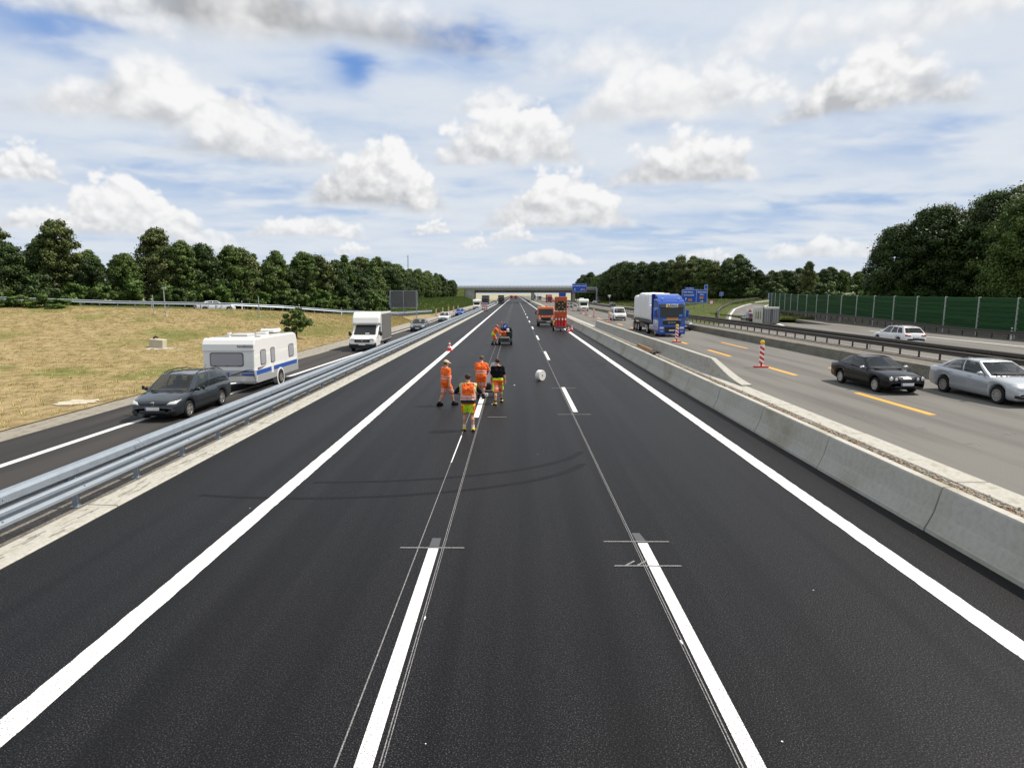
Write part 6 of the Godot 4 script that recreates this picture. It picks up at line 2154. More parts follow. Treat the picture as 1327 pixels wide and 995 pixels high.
func build_traffic() -> void:
	var gl := "traffic coming along the side road"
	var gr := "traffic coming along the old road"
	var y0 := -0.1
	# side road, coming
	var antenna := func(t: Node, _c: Car) -> void:
		var b := B.new()
		b.tube([Vector3(0, 1.49, -1.6), Vector3(0, 1.66, -1.75)], [0.012, 0.006], 5)
		part(t, "antenna", b.done(), M.black)
		for s in [-1.0, 1.0]:
			var e := B.new()
			e.cbox(Vector3(s * 1.16, 1.05, 0.83), Vector3(0.1, 0.16, 0.06), 0.025)
			e.tube([Vector3(s * 0.95, 1.02, 0.85), Vector3(s * 1.14, 1.04, 0.84)], [0.012, 0.012], 5)
			part(t, "towing_mirror", e.done(), M.black)
		var hook := B.new()
		hook.tube([Vector3(0, 0.42, -2.1), Vector3(0, 0.4, -2.34), Vector3(0, 0.48, -2.38)], [0.03, 0.025, 0.025], 6)
		part(t, "tow_hook", hook.done(), M.steel)
	var est := estate(paint(0.022, 0.029, 0.037, 0.3, 0.32))
	est.extra = [antenna]
	make_car("estate_car", "dark grey estate car with roof rails and towing mirrors pulling the white caravan", "car", est, Vector3(-12.36, y0, -22.75), 0.0, gl).scale = Vector3.ONE * 0.945
	caravan(Vector3(-12.66, y0, -29.75))
	box_van(Vector3(-11.62, y0, -49.4))
	make_car("grey_saloon", "grey saloon car following the white box van on the side road", "car", saloon(paint(0.09, 0.1, 0.11, 0.5, 0.3)), Vector3(-11.4, y0, -73.6), 0.02, gl)
	make_car("white_saloon", "white saloon car on the side road between the grey and blue cars", "car", saloon(paint(0.62, 0.63, 0.64, 0.1, 0.3)), Vector3(-11.4, y0, -99.8), 0.01, gl)
	make_car("blue_saloon", "bright blue saloon car on the side road ahead of the motorhome", "car", saloon(paint(0.01, 0.11, 0.5, 0.2, 0.3)), Vector3(-11.25, y0, -126.5), 0.0, gl)
	motorhome("white_motorhome", "white motorhome on the side road behind the bright blue car", Vector3(-11.0, y0, -179.0), 0.0, true)
	box_lorry("dark_lorry", "dark lorry on the side road near the bridge abutment", Vector3(-11.6, y0, -236.0), 0.0, paint(0.02, 0.025, 0.04), plain(0.03, 0.035, 0.05, 0.6), 3.8)
	box_lorry("black_lorry", "black box lorry standing on the new carriageway just before the bridge", Vector3(-6.4, 0.0, -272.0), 0.0, paint(0.015, 0.015, 0.017), plain(0.014, 0.014, 0.016, 0.6), 3.7)
	make_car("slip_road_car", "white car half hidden behind the guardrail on the slip road", "car", saloon(paint(0.65, 0.65, 0.66)), Vector3(-37.6, 1.95, -77.5), 2.2)
	# old road, coming
	lorry(Vector3(14.42, 0.3, -57.2))
	var glossy := paint(0.004, 0.004, 0.005, 0.0, 0.16)
	glossy.clearcoat = 0.2
	make_car("black_coupe", "black coupe with twin round headlights on the old road beside the orange dash", "car", coupe(glossy), Vector3(15.34, 0.3, -26.25), 0.02, gr).scale = Vector3.ONE * 0.96
	make_car("silver_saloon", "silver saloon car on the old road beside the black coupe", "car", saloon(paint(0.42, 0.445, 0.47, 0.4, 0.3)), Vector3(18.22, 0.3, -23.6), 0.02, gr)
	make_car("dark_offroader", "dark green black sport utility car beside the blue lorry", "car", suv(paint(0.02, 0.025, 0.028, 0.2, 0.3)), Vector3(18.2, 0.3, -69.0), 0.0, gr)
	make_car("white_minivan", "white passenger van with a black bumper following the blue lorry", "van", minivan(paint(0.74, 0.74, 0.73)), Vector3(15.6, 0.3, -94.6), 0.0, gr)
	motorhome("old_road_motorhome", "cream white alcove motorhome between the beacons and the low wall", Vector3(15.8, 0.3, -146.0), 0.0, true)
	make_car("light_blue_car", "light blue hatchback behind the beacons near the bridge", "car", estate(paint(0.06, 0.14, 0.2, 0.3, 0.3)), Vector3(15.7, 0.3, -180.0), 0.0, gr)
	make_car("silver_far_car", "pale silver car following the light blue hatchback", "car", suv(paint(0.45, 0.47, 0.48, 0.3, 0.3)), Vector3(15.9, 0.3, -196.0), 0.0, gr)
	box_lorry("red_lorry", "lorry with a red cab and black box under the bridge on the old road", Vector3(15.9, 0.3, -290.0), 0.0, paint(0.5, 0.03, 0.04), plain(0.02, 0.02, 0.024, 0.6), 3.6)
	box_lorry("white_far_lorry", "white lorry beyond the bridge behind the red cabbed lorry", Vector3(14.8, 0.3, -380.0), 0.0, paint(0.6, 0.6, 0.6), plain(0.5, 0.5, 0.5, 0.6), 3.6)
	box_lorry("blue_far_lorry", "dark blue lorry far beyond the bridge on the old road", Vector3(14.0, 0.3, -470.0), 0.0, paint(0.02, 0.05, 0.2), plain(0.05, 0.07, 0.14, 0.6), 3.6)
	# far carriageway, going
	make_car("white_offroader", "white sport utility car seen from behind on the far carriageway", "car", suv(paint(0.72, 0.73, 0.74)), Vector3(31.9, 0.02, -51.6), PI)
	make_car("dark_towing_car", "dark sport utility car pulling the box trailer on the exit", "car", suv(paint(0.01, 0.013, 0.02)), Vector3(33.6, 0.02, -88.6), PI - 0.1)
	# far orange works vehicles beyond the bridge
	var orange := paint(0.55, 0.1, 0.015)
	box_lorry("far_works_lorry", "orange works lorry far off on the new carriageway beyond the bridge", Vector3(0.2, 0.0, -520.0), 0.0, orange, orange, 3.2)
	box_lorry("far_works_truck", "small red orange works lorry beside the other far beyond the bridge", Vector3(-3.6, 0.0, -560.0), 0.0, paint(0.5, 0.04, 0.015), plain(0.5, 0.04, 0.015), 2.6)
	make_car("far_wood_car", "dark car on the far carriageway before the wood", "car", saloon(paint(0.02, 0.02, 0.03)), Vector3(33.5, 0.02, -215.0), PI)
	make_car("far_silver_car", "grey car on the far carriageway below the gantry sign", "car", saloon(paint(0.2, 0.21, 0.22)), Vector3(33.3, 0.02, -262.0), PI)


# ---------------------------------------------------------------- people
class Field:
	var o: Vector3
	var n: Vector3i
	var c: float
	var d := PackedFloat32Array()

	func _init(lo: Vector3, hi: Vector3, cell: float) -> void:
		o = lo
		c = cell
		n = Vector3i(((hi - lo) / cell).ceil()) + Vector3i.ONE
		d.resize(n.x * n.y * n.z)
		d.fill(1.0)

	func bone(a: Vector3, b: Vector3, ra: float, rb: float, k: float) -> void:
		var e := maxf(ra, rb) + k + 2.0 * c
		var lo := Vector3i(((a.min(b) - Vector3(e, e, e) - o) / c).floor()).clamp(Vector3i.ZERO, n - Vector3i.ONE)
		var hi := Vector3i(((a.max(b) + Vector3(e, e, e) - o) / c).ceil()).clamp(Vector3i.ZERO, n - Vector3i.ONE)
		var ab := b - a
		var l2 := maxf(ab.length_squared(), 1e-8)
		for z in range(lo.z, hi.z + 1):
			for y in range(lo.y, hi.y + 1):
				var at := (z * n.y + y) * n.x
				for x in range(lo.x, hi.x + 1):
					var p := o + Vector3(x, y, z) * c - a
					var t := clampf(p.dot(ab) / l2, 0.0, 1.0)
					var q := (p - ab * t).length() - lerpf(ra, rb, t)
					var f := d[at + x]
					var h := maxf(k - absf(f - q), 0.0) / k
					d[at + x] = minf(f, q) - h * h * k * 0.25

	# keep only what lies behind the plane through q with the normal m
	func cut(q: Vector3, m: Vector3) -> void:
		var i := -1
		for z in n.z:
			for y in n.y:
				for x in n.x:
					i += 1
					if d[i] > 0.1: continue
					var s := (o + Vector3(x, y, z) * c - q).dot(m)
					if s > d[i]: d[i] = s

	func wrinkle(amp: float, noise: FastNoiseLite) -> void:
		var i := -1
		for z in n.z:
			for y in n.y:
				for x in n.x:
					i += 1
					if absf(d[i]) > 0.06: continue
					var p := o + Vector3(x, y, z) * c
					d[i] += amp * noise.get_noise_3d(p.x * 1.6, p.y, p.z * 1.6)

	func mesh(tint = null) -> ArrayMesh:
		var pos := PackedVector3Array()
		var nor := PackedVector3Array()
		var col := PackedColorArray()
		var idx := PackedInt32Array()
		var at := {}
		var sx := 1
		var sy := n.x
		var sz := n.x * n.y
		var off := [0, sx, sy, sx + sy, sz, sx + sz, sy + sz, sx + sy + sz]
		var edges := [[0, 1], [2, 3], [4, 5], [6, 7], [0, 2], [1, 3], [4, 6], [5, 7], [0, 4], [1, 5], [2, 6], [3, 7]]
		for z in n.z - 1:
			for y in n.y - 1:
				var row := z * sz + y * sy
				for x in n.x - 1:
					var b := row + x
					if absf(d[b]) > 2.0 * c: continue
					var m := 0
					for k in 8:
						if d[b + off[k]] < 0.0: m |= 1 << k
					if m == 0 or m == 255: continue
					var s := Vector3.ZERO
					var cnt := 0
					for e in edges:
						var f0 := d[b + off[e[0]]]
						var f1 := d[b + off[e[1]]]
						if (f0 < 0.0) == (f1 < 0.0): continue
						var t := f0 / (f0 - f1)
						var p0 := Vector3(e[0] & 1, (e[0] >> 1) & 1, e[0] >> 2)
						var p1 := Vector3(e[1] & 1, (e[1] >> 1) & 1, e[1] >> 2)
						s += p0.lerp(p1, t)
						cnt += 1
					var g := Vector3(d[b + sx] - d[b] + d[b + sx + sy] - d[b + sy] + d[b + sx + sz] - d[b + sz], d[b + sy] - d[b] + d[b + sx + sy] - d[b + sx] + d[b + sy + sz] - d[b + sz], d[b + sz] - d[b] + d[b + sx + sz] - d[b + sx] + d[b + sy + sz] - d[b + sy])
					at[b] = pos.size()
					var p := o + (Vector3(x, y, z) + s / cnt) * c
					pos.append(p)
					nor.append(g.normalized() if g.length_squared() > 1e-12 else Vector3.UP)
					if tint != null: col.append(tint.call(p))
		for z in range(1, n.z - 1):
			for y in range(1, n.y - 1):
				for x in range(1, n.x - 1):
					var b := z * sz + y * sy + x
					if absf(d[b]) > 2.0 * c: continue
					var f0 := d[b] < 0.0
					for ax in 3:
						var f1: bool = d[b + [sx, sy, sz][ax]] < 0.0
						if f0 == f1: continue
						var u: int = [sy, sz, sx][ax]
						var w: int = [sz, sx, sy][ax]
						var q := [at.get(b, -1), at.get(b - u, -1), at.get(b - u - w, -1), at.get(b - w, -1)]
						if -1 in q: continue
						if f0: idx.append_array([q[0], q[2], q[1], q[0], q[3], q[2]])
						else: idx.append_array([q[0], q[1], q[2], q[0], q[2], q[3]])
		var arr := []
		arr.resize(Mesh.ARRAY_MAX)
		arr[Mesh.ARRAY_VERTEX] = pos
		arr[Mesh.ARRAY_NORMAL] = nor
		if tint != null: arr[Mesh.ARRAY_COLOR] = col
		arr[Mesh.ARRAY_INDEX] = idx
		var am := ArrayMesh.new()
		am.add_surface_from_arrays(Mesh.PRIMITIVE_TRIANGLES, arr)
		return am


func bend(a: Vector3, b: Vector3, l1: float, l2: float, pole: Vector3) -> Vector3:
	var d := b - a
	var len_ := clampf(d.length(), 0.05, (l1 + l2) * 0.999)
	var u := d.normalized()
	var x := (l1 * l1 - l2 * l2 + len_ * len_) / (2.0 * len_)
	var h := sqrt(maxf(0.0, l1 * l1 - x * x))
	return a + u * x + (pole - u * pole.dot(u)).normalized() * h


func person(label: String, at: Vector3, turn: float, p: Dictionary) -> void:
	var t := thing("person", label, "person", at, turn, "road workers")
	var g: float = p.get("girth", 1.0)
	var s: Vector3 = p.get("spine", Vector3.UP).normalized()
	var side := Vector3.RIGHT
	var hip := Vector3(0, p.get("hip", 0.93), 0)
	var waist := hip + s * 0.16
	var chest := hip + s * 0.36
	var neck := hip + s * 0.535
	var look: Vector3 = p.get("look", Vector3(0, 0, 1)).normalized()
	var hup: Vector3 = p.get("head_up", Vector3.UP).normalized()
	var head := neck + (s * 0.35 + hup * 0.65).normalized() * 0.165
	var body := []  # [from, to, radius, radius, tag]
	for sx in [-1.0, 1.0]:
		body.append([hip + side * 0.07 * sx, waist + side * 0.065 * sx, 0.118 * g, 0.108 * g, "pelvis"])
		body.append([waist + side * 0.065 * sx, chest + side * 0.085 * sx, 0.108 * g, 0.112 * g, "torso"])
		body.append([chest + side * 0.085 * sx, neck - s * 0.055 + side * 0.115 * sx, 0.112 * g, 0.078, "torso"])
		body.append([neck - s * 0.07 + side * 0.1 * sx, neck - s * 0.065 + side * 0.175 * sx, 0.08, 0.066, "torso"])
		body.append([neck + s * 0.0, neck - s * 0.05 + side * 0.13 * sx, 0.062, 0.06, "torso"])
	if g > 1.08: body.append([waist + Vector3(0, 0, 0.07), waist + Vector3(0, -0.08, 0.07), 0.12 * g, 0.1 * g, "torso"])
	body.append([neck - s * 0.03, head - hup * 0.05, 0.062, 0.056, "neck"])
	# head: skull, face, jaw, nose, ears
	var ear := hup.cross(look).normalized()
	body.append([head + hup * 0.035 - look * 0.03, head + hup * 0.03 + look * 0.022, 0.086, 0.082, "head"])
	body.append([head - hup * 0.03 + look * 0.03, head - hup * 0.082 + look * 0.05, 0.066, 0.045, "head"])
	body.append([head + look * 0.098 + hup * 0.005, head + look * 0.117 - hup * 0.028, 0.011, 0.015, "nose"])
	for sx in [-1.0, 1.0]:
		body.append([head + ear * sx * 0.083 + hup * 0.012 - look * 0.008, head + ear * sx * 0.084 - hup * 0.028 - look * 0.002, 0.017, 0.012, "nose"])
	var hands := []
	for i in 2:
		var sx := 1.0 if i == 0 else -1.0
		var sh := neck - s * 0.065 + side * 0.185 * sx
		var hand: Vector3 = p.hands[i]
		var el := bend(sh, hand, 0.29, 0.255, p.get("elbow", Vector3(sx * 0.6, -0.2, -0.8)) * Vector3(1.0 if sx > 0 or not p.has("elbow") else -1.0, 1, 1))
		var wrist: Vector3 = el + (hand - el).normalized() * 0.255
		body.append([sh, el, 0.058, 0.044, "upper_arm"])
		body.append([el, el.lerp(wrist, 0.35), 0.043, 0.043, "fore_arm"])
		body.append([el.lerp(wrist, 0.35), wrist, 0.043, 0.028, "fore_arm"])
		hands.append([wrist, (wrist - el).normalized(), sx])
		body.append([wrist, wrist + (wrist - el).normalized() * 0.06, 0.028, 0.026, "palm"])
		# leg
		var hj := hip + side * 0.09 * sx - Vector3(0, 0.04, 0)
		var foot: Vector3 = p.feet[i]
		var ank := foot + Vector3(0, 0.085, 0)
		var kn := bend(hj, ank, 0.43, 0.425, p.get("knee", Vector3(0, 0, 1)))
		body.append([hj, kn, 0.094 * g, 0.062, "thigh"])
		body.append([kn, kn.lerp(ank, 0.35) - Vector3(0, 0, 0.018), 0.058, 0.058, "shin"])
		body.append([kn.lerp(ank, 0.35) - Vector3(0, 0, 0.018), ank, 0.058, 0.037, "shin"])
		var toe: Vector3 = p.get("toes", [Vector3(0.1, 0, 1), Vector3(-0.1, 0, 1)])[i].normalized()
		body.append([foot + Vector3(0, 0.05, 0) - toe * 0.05, foot + Vector3(0, 0.04, 0) + toe * 0.16, 0.042, 0.036, "foot"])
		body.append([ank, foot + Vector3(0, 0.045, 0) + toe * 0.1, 0.04, 0.036, "foot"])
	var lo := Vector3(1e9, 1e9, 1e9)
	var hi := -lo
	for b in body:
		lo = lo.min(b[0]).min(b[1])
		hi = hi.max(b[0]).max(b[1])
	lo -= Vector3.ONE * 0.17
	hi += Vector3.ONE * 0.17
	lo.y = maxf(lo.y, -0.03)
	var f := Field.new(lo, hi, 0.017)
	for b in body: f.bone(b[0], b[1], b[2], b[3], 0.012 if b[4] == "nose" else 0.03)
	var skin := part(t, "body", f.mesh(), M.skin)
	# hands: palm, four fingers and a thumb, curled
	for h in hands:
		var w: Vector3 = h[0]
		var d: Vector3 = h[1]
		var palm_n := (Vector3(-h[2], 0, 0) - d * d.dot(Vector3(-h[2], 0, 0))).normalized()  # towards the body
		var across := d.cross(palm_n).normalized()
		var hf := Field.new(w - Vector3.ONE * 0.1 + d * 0.07, w + Vector3.ONE * 0.13 + d * 0.07, 0.0075)
		hf.bone(w - d * 0.01, w + d * 0.05, 0.026, 0.022, 0.02)
		hf.bone(w + d * 0.03 - across * 0.022, w + d * 0.085 - across * 0.026, 0.017, 0.014, 0.02)
		hf.bone(w + d * 0.03 + across * 0.022, w + d * 0.085 + across * 0.026, 0.017, 0.014, 0.02)
		for k in 4:
			var base := w + d * 0.088 + across * (-0.03 + 0.02 * k)
			var l: float = [0.026, 0.031, 0.03, 0.023][k]
			var curl: float = p.get("curl", 0.5)
			var q := base
			for e in 3:
				var a: float = curl * (e + 0.4)
				var q2: Vector3 = q + (d * cos(a) + palm_n * sin(a)) * l
				hf.bone(q, q2, 0.0095, 0.0085, 0.004)
				q = q2
				l *= 0.82
		var th := w + d * 0.03 + across * 0.03
		hf.bone(th, th + (d * 0.7 + across * 0.6 + palm_n * 0.4).normalized() * 0.04, 0.012, 0.0105, 0.008)
		var t2 := th + (d * 0.7 + across * 0.6 + palm_n * 0.4).normalized() * 0.04
		hf.bone(t2, t2 + (d * 0.9 + palm_n * 0.5).normalized() * 0.03, 0.0105, 0.009, 0.004)
		part(skin, "hand", hf.mesh(), p.get("glove", M.skin))
	# eyes and mouth
	for sx in [-1.0, 1.0]:
		var eb := B.new()
		eb.ball(head + look * 0.094 + ear * sx * 0.032 + hup * 0.012, Vector3.ONE * 0.011, 5)
		part(skin, "eye", eb.done(), M.black)
	var mb := B.new()
	mb.ball(head + look * 0.093 - hup * 0.062, Vector3(0.022, 0.006, 0.012), 5)
	part(skin, "mouth", mb.done(), plain(0.3, 0.1, 0.08, 0.6))
	# clothes follow the body
	for cl in p.clothes:
		var clo := Vector3(1e9, 1e9, 1e9)
		var chi := -clo
		for b in body:
			if not b[4] in cl.on: continue
			clo = clo.min(b[0]).min(b[1])
			chi = chi.max(b[0]).max(b[1])
		var cf := Field.new(clo - Vector3.ONE * 0.2, chi + Vector3.ONE * 0.2, 0.02)
		for b in body:
			if not b[4] in cl.on: continue
			var e: Vector3 = b[1]
			if b[4] == "upper_arm": e = b[0].lerp(b[1], cl.get("sleeve", 0.8))
			if b[4] == "thigh": e = b[0].lerp(b[1], cl.get("leg", 1.0))
			var grow: float = cl.get("grow", 0.02)
			var flare: float = cl.get("flare", 0.0) if b[4] in ["thigh", "upper_arm"] else 0.0
			cf.bone(b[0], e, b[2] + grow, lerpf(b[2], b[3], cl.get("leg", 1.0)) + grow + flare, 0.012 if b[4] == "thigh" else 0.04)
		for c in cl.get("cuts", []):
			var o: Vector3 = {"hip": hip, "waist": waist, "neck": neck, "head": head, "ground": Vector3.ZERO, "knee": Vector3(0, 0.5, 0)}[c[0]]
			var m: Vector3 = c[1] if c[1] is Vector3 else s if c[1] == "up" else -s
			cf.cut(o + m * c[2], m)
		if cl.name in ["shirt", "shorts", "vest"]: cf.wrinkle(0.02, crease)
		part(t, cl.name, cf.mesh(cl.tint) if cl.has("tint") else cf.mesh(), M.cloth if cl.has("tint") else cl.mat)
	# hair or cap
	var hf2 := Field.new(head - Vector3.ONE * 0.2, head + Vector3.ONE * 0.2, 0.011)
	hf2.bone(head + hup * 0.04 - look * 0.032, head + hup * 0.036 + look * 0.02, 0.098, 0.088, 0.01)
	if p.has("cap"):
		hf2.cut(head + hup * 0.035, -hup)
		hf2.bone(head + hup * 0.045 + look * 0.07, head + hup * 0.03 + look * 0.16, 0.05, 0.035, 0.01)
		hf2.cut(head + hup * 0.03, -hup)
		var hb := Field.new(head - Vector3.ONE * 0.2, head + Vector3.ONE * 0.2, 0.011)
		hb.bone(head + hup * 0.02 - look * 0.034, head + hup * 0.02 - look * 0.02, 0.094, 0.09, 0.01)
		hb.cut(head - look * 0.0, look)
		hb.cut(head - hup * 0.045, -hup)
		part(t, "hair", hb.mesh(), M.hair_grey)
		part(t, "cap", hf2.mesh(), p.cap)
	else:
		hf2.cut(head + look * 0.045 + hup * 0.06, (look * 0.9 - hup * 0.5).normalized())
		hf2.cut(head - hup * 0.055, (-hup * 0.9 + look * 0.35).normalized())
		part(t, "hair", hf2.mesh(), p.get("hair", M.hair))


var crease := FastNoiseLite.new()


func build_people() -> void:
	crease.frequency = 9.0
	crease.fractal_octaves = 2
	var OR := Color(0.85, 0.13, 0.008)
	var YE := Color(0.55, 0.8, 0.02)
	var SI := Color(0.5, 0.5, 0.52)
	var BK := Color(0.012, 0.012, 0.015)
	var torso := ["torso", "pelvis"]
	var shirt_on := ["torso", "pelvis", "upper_arm"]
	var short_on := ["pelvis", "thigh"]
	var navy := plain(0.012, 0.016, 0.03, 0.9, 0.0, 0.15)
	var black := plain(0.01, 0.01, 0.012, 0.9, 0.0, 0.15)
	var sock := plain(0.6, 0.6, 0.58, 0.9)
	var shoe_y := func(q: Vector3) -> Color: return Color(0.62, 0.42, 0.015) if q.y > 0.045 and fmod(q.z + 5.0, 0.13) < 0.085 else BK
	# the man in the two coloured vest
	var vest := func(q: Vector3) -> Color:
		if absf(q.y - 1.0) < 0.022 or absf(q.y - 1.1) < 0.022 or (absf(absf(q.x) - 0.205) < 0.018 and q.y > 1.12): return SI
		if absf(q.x) > 0.238 or q.y > 1.5: return YE
		return OR
	var short_a := func(q: Vector3) -> Color:
		if q.y > 0.885: return BK
		if (absf(q.x) > 0.155 and q.y < 0.8) or q.y > 0.84: return OR
		return YE
	person("person in an orange and yellow vest and lime shorts walking with arms bent", Vector3(-1.47, 0.006, -18.9), PI + 0.06, {"girth": 1.2, "hip": 0.95, "spine": Vector3(0, 1, 0.08), "look": Vector3(0, -0.45, 1), "head_up": Vector3(0, 1, 0.4),
		"hands": [Vector3(0.2, 1.08, 0.24), Vector3(-0.2, 1.08, 0.24)], "feet": [Vector3(0.13, 0, 0.06), Vector3(-0.15, 0, -0.1)], "elbow": Vector3(1.0, -0.3, -0.15), "hair": M.hair,
		"clothes": [{"name": "shirt", "on": shirt_on, "sleeve": 1.05, "grow": 0.016, "mat": navy, "cuts": [["hip", "down", 0.03], ["neck", "up", 0.0]]},
			{"name": "vest", "on": torso, "grow": 0.034, "tint": vest, "cuts": [["waist", "down", 0.14], ["neck", "up", 0.01], ["neck", Vector3(1, 0, 0), 0.27], ["neck", Vector3(-1, 0, 0), 0.27]]},
			{"name": "shorts", "on": short_on, "leg": 0.86, "grow": 0.02, "flare": 0.014, "tint": short_a, "cuts": [["waist", "up", -0.06], ["knee", Vector3(0, -1, 0), -0.06]]},
			{"name": "sock", "on": ["shin"], "grow": 0.008, "mat": sock, "cuts": [["ground", Vector3(0, 1, 0), 0.19]]},
			{"name": "shoe", "on": ["foot"], "grow": 0.012, "tint": shoe_y, "cuts": [["ground", Vector3(0, 1, 0), 0.125], ["ground", Vector3(0, -1, 0), 0.0]]}]})
	var shirt_o := func(q: Vector3) -> Color: return SI if absf(q.y - 1.06) < 0.018 or absf(q.y - 1.15) < 0.018 else OR
	var short_o := func(q: Vector3) -> Color: return SI if absf(q.y - 0.56) < 0.02 or absf(q.y - 0.64) < 0.02 else OR
	# the man with the cap
	person("person in orange shirt and shorts with a beige cap striding past", Vector3(-2.66, 0.0, -23.3), PI - 0.95, {"girth": 1.12, "hip": 0.92, "spine": Vector3(0, 1, 0.03), "look": Vector3(-0.1, -0.3, 1), "head_up": Vector3(0, 1, 0.25), "cap": plain(0.6, 0.45, 0.28, 0.8),
		"hands": [Vector3(0.27, 0.86, 0.12), Vector3(-0.27, 0.84, 0.0)], "feet": [Vector3(0.1, 0, -0.26), Vector3(-0.1, 0, 0.28)],
		"clothes": [{"name": "shirt", "on": shirt_on, "sleeve": 0.95, "grow": 0.024, "tint": shirt_o, "cuts": [["hip", "down", 0.08], ["neck", "up", 0.01]]},
			{"name": "shorts", "on": short_on, "leg": 1.0, "grow": 0.024, "flare": 0.012, "tint": short_o, "cuts": [["waist", "up", -0.05], ["knee", Vector3(0, -1, 0), 0.03]]},
			{"name": "sock", "on": ["shin"], "grow": 0.008, "mat": black, "cuts": [["ground", Vector3(0, 1, 0), 0.17]]},
			{"name": "shoe", "on": ["foot"], "grow": 0.012, "mat": black, "cuts": [["ground", Vector3(0, 1, 0), 0.13], ["ground", Vector3(0, -1, 0), 0.0]]}]})
	# the man at the trolley
	person("person in orange shirt and shorts leaning over the marking trolley", Vector3(-1.4, 0.006, -24.9), PI - 0.12, {"girth": 1.12, "hip": 0.92, "spine": Vector3(0, 1, 0.22), "look": Vector3(0, -0.8, 1), "head_up": Vector3(0, 1, 0.7),
		"hands": [Vector3(0.17, 0.98, 0.42), Vector3(-0.19, 0.98, 0.42)], "feet": [Vector3(0.12, 0, 0.05), Vector3(-0.1, 0, -0.05)], "elbow": Vector3(1.0, -0.1, -0.6), "hair": M.hair_grey, "curl": 0.8,
		"clothes": [{"name": "shirt", "on": shirt_on, "sleeve": 0.95, "grow": 0.024, "tint": shirt_o, "cuts": [["hip", "down", 0.02], ["neck", "up", 0.01]]},
			{"name": "shorts", "on": short_on, "leg": 1.0, "grow": 0.024, "flare": 0.012, "tint": short_o, "cuts": [["waist", "up", -0.05], ["knee", Vector3(0, -1, 0), 0.03]]},
			{"name": "sock", "on": ["shin"], "grow": 0.008, "mat": black, "cuts": [["ground", Vector3(0, 1, 0), 0.2]]},
			{"name": "shoe", "on": ["foot"], "grow": 0.012, "mat": black, "cuts": [["ground", Vector3(0, 1, 0), 0.13], ["ground", Vector3(0, -1, 0), 0.0]]}]})
	var short_d := func(q: Vector3) -> Color:
		if q.y > 0.95 or (absf(q.x) > 0.17 and q.y < 0.82): return YE
		if absf(q.y - 0.62) < 0.018 or absf(q.y - 0.7) < 0.018: return SI
		return OR
	person("person in a black T-shirt with orange shorts and yellow shoes walking", Vector3(-0.68, 0.0, -23.75), PI + 0.12, {"girth": 1.0, "hip": 0.93, "spine": Vector3(0.02, 1, 0.06), "look": Vector3(0.35, -0.6, 1), "head_up": Vector3(0, 1, 0.5),
		"hands": [Vector3(0.25, 0.83, 0.12), Vector3(-0.3, 0.8, 0.02)], "feet": [Vector3(0.13, 0, -0.3), Vector3(-0.16, 0, 0.26)], "toes": [Vector3(0.25, 0, 1), Vector3(-0.35, 0, 1)], "hair": M.hair,
		"clothes": [{"name": "shirt", "on": shirt_on, "sleeve": 0.75, "grow": 0.02, "flare": 0.012, "mat": black, "cuts": [["hip", "down", -0.05], ["neck", "up", 0.012]]},
			{"name": "shorts", "on": short_on, "leg": 0.95, "grow": 0.024, "flare": 0.022, "tint": short_d, "cuts": [["waist", "up", -0.07], ["knee", Vector3(0, -1, 0), -0.0]]},
			{"name": "sock", "on": ["shin"], "grow": 0.008, "mat": black, "cuts": [["ground", Vector3(0, 1, 0), 0.17]]},
			{"name": "shoe", "on": ["foot"], "grow": 0.012, "tint": shoe_y, "cuts": [["ground", Vector3(0, 1, 0), 0.125], ["ground", Vector3(0, -1, 0), 0.0]]}]})
	var shirt_e := func(q: Vector3) -> Color: return YE if q.z < -0.02 and q.y < 1.3 else OR
	var short_e := func(q: Vector3) -> Color: return YE if q.y > 0.86 or (q.z < -0.04 and q.y > 0.7) else SI if absf(q.y - 0.6) < 0.02 else OR
	person("person in orange and yellow work clothes bending towards the marking machine", Vector3(-1.86, 0.0, -51.9), PI / 2 + 0.1, {"girth": 1.02, "hip": 0.92, "spine": Vector3(0, 1, 0.52), "look": Vector3(0, -0.6, 1), "head_up": Vector3(0, 1, 0.6), "cap": plain(0.6, 0.12, 0.08, 0.7), "glove": M.white,
		"hands": [Vector3(0.18, 1.1, 0.72), Vector3(-0.2, 0.86, 0.55)], "feet": [Vector3(0.13, 0, -0.1), Vector3(-0.13, 0, 0.2)], "elbow": Vector3(0.5, -0.8, -0.3),
		"clothes": [{"name": "shirt", "on": shirt_on, "sleeve": 1.0, "grow": 0.022, "tint": shirt_e, "cuts": [["hip", "down", 0.02], ["neck", "up", 0.01]]},
			{"name": "shorts", "on": short_on, "leg": 1.0, "grow": 0.026, "flare": 0.02, "tint": short_e, "cuts": [["waist", "up", -0.05], ["knee", Vector3(0, -1, 0), 0.0]]},
			{"name": "sock", "on": ["shin"], "grow": 0.008, "mat": black, "cuts": [["ground", Vector3(0, 1, 0), 0.3]]},
			{"name": "shoe", "on": ["foot"], "grow": 0.012, "mat": black, "cuts": [["ground", Vector3(0, 1, 0), 0.14], ["ground", Vector3(0, -1, 0), 0.0]]}]})


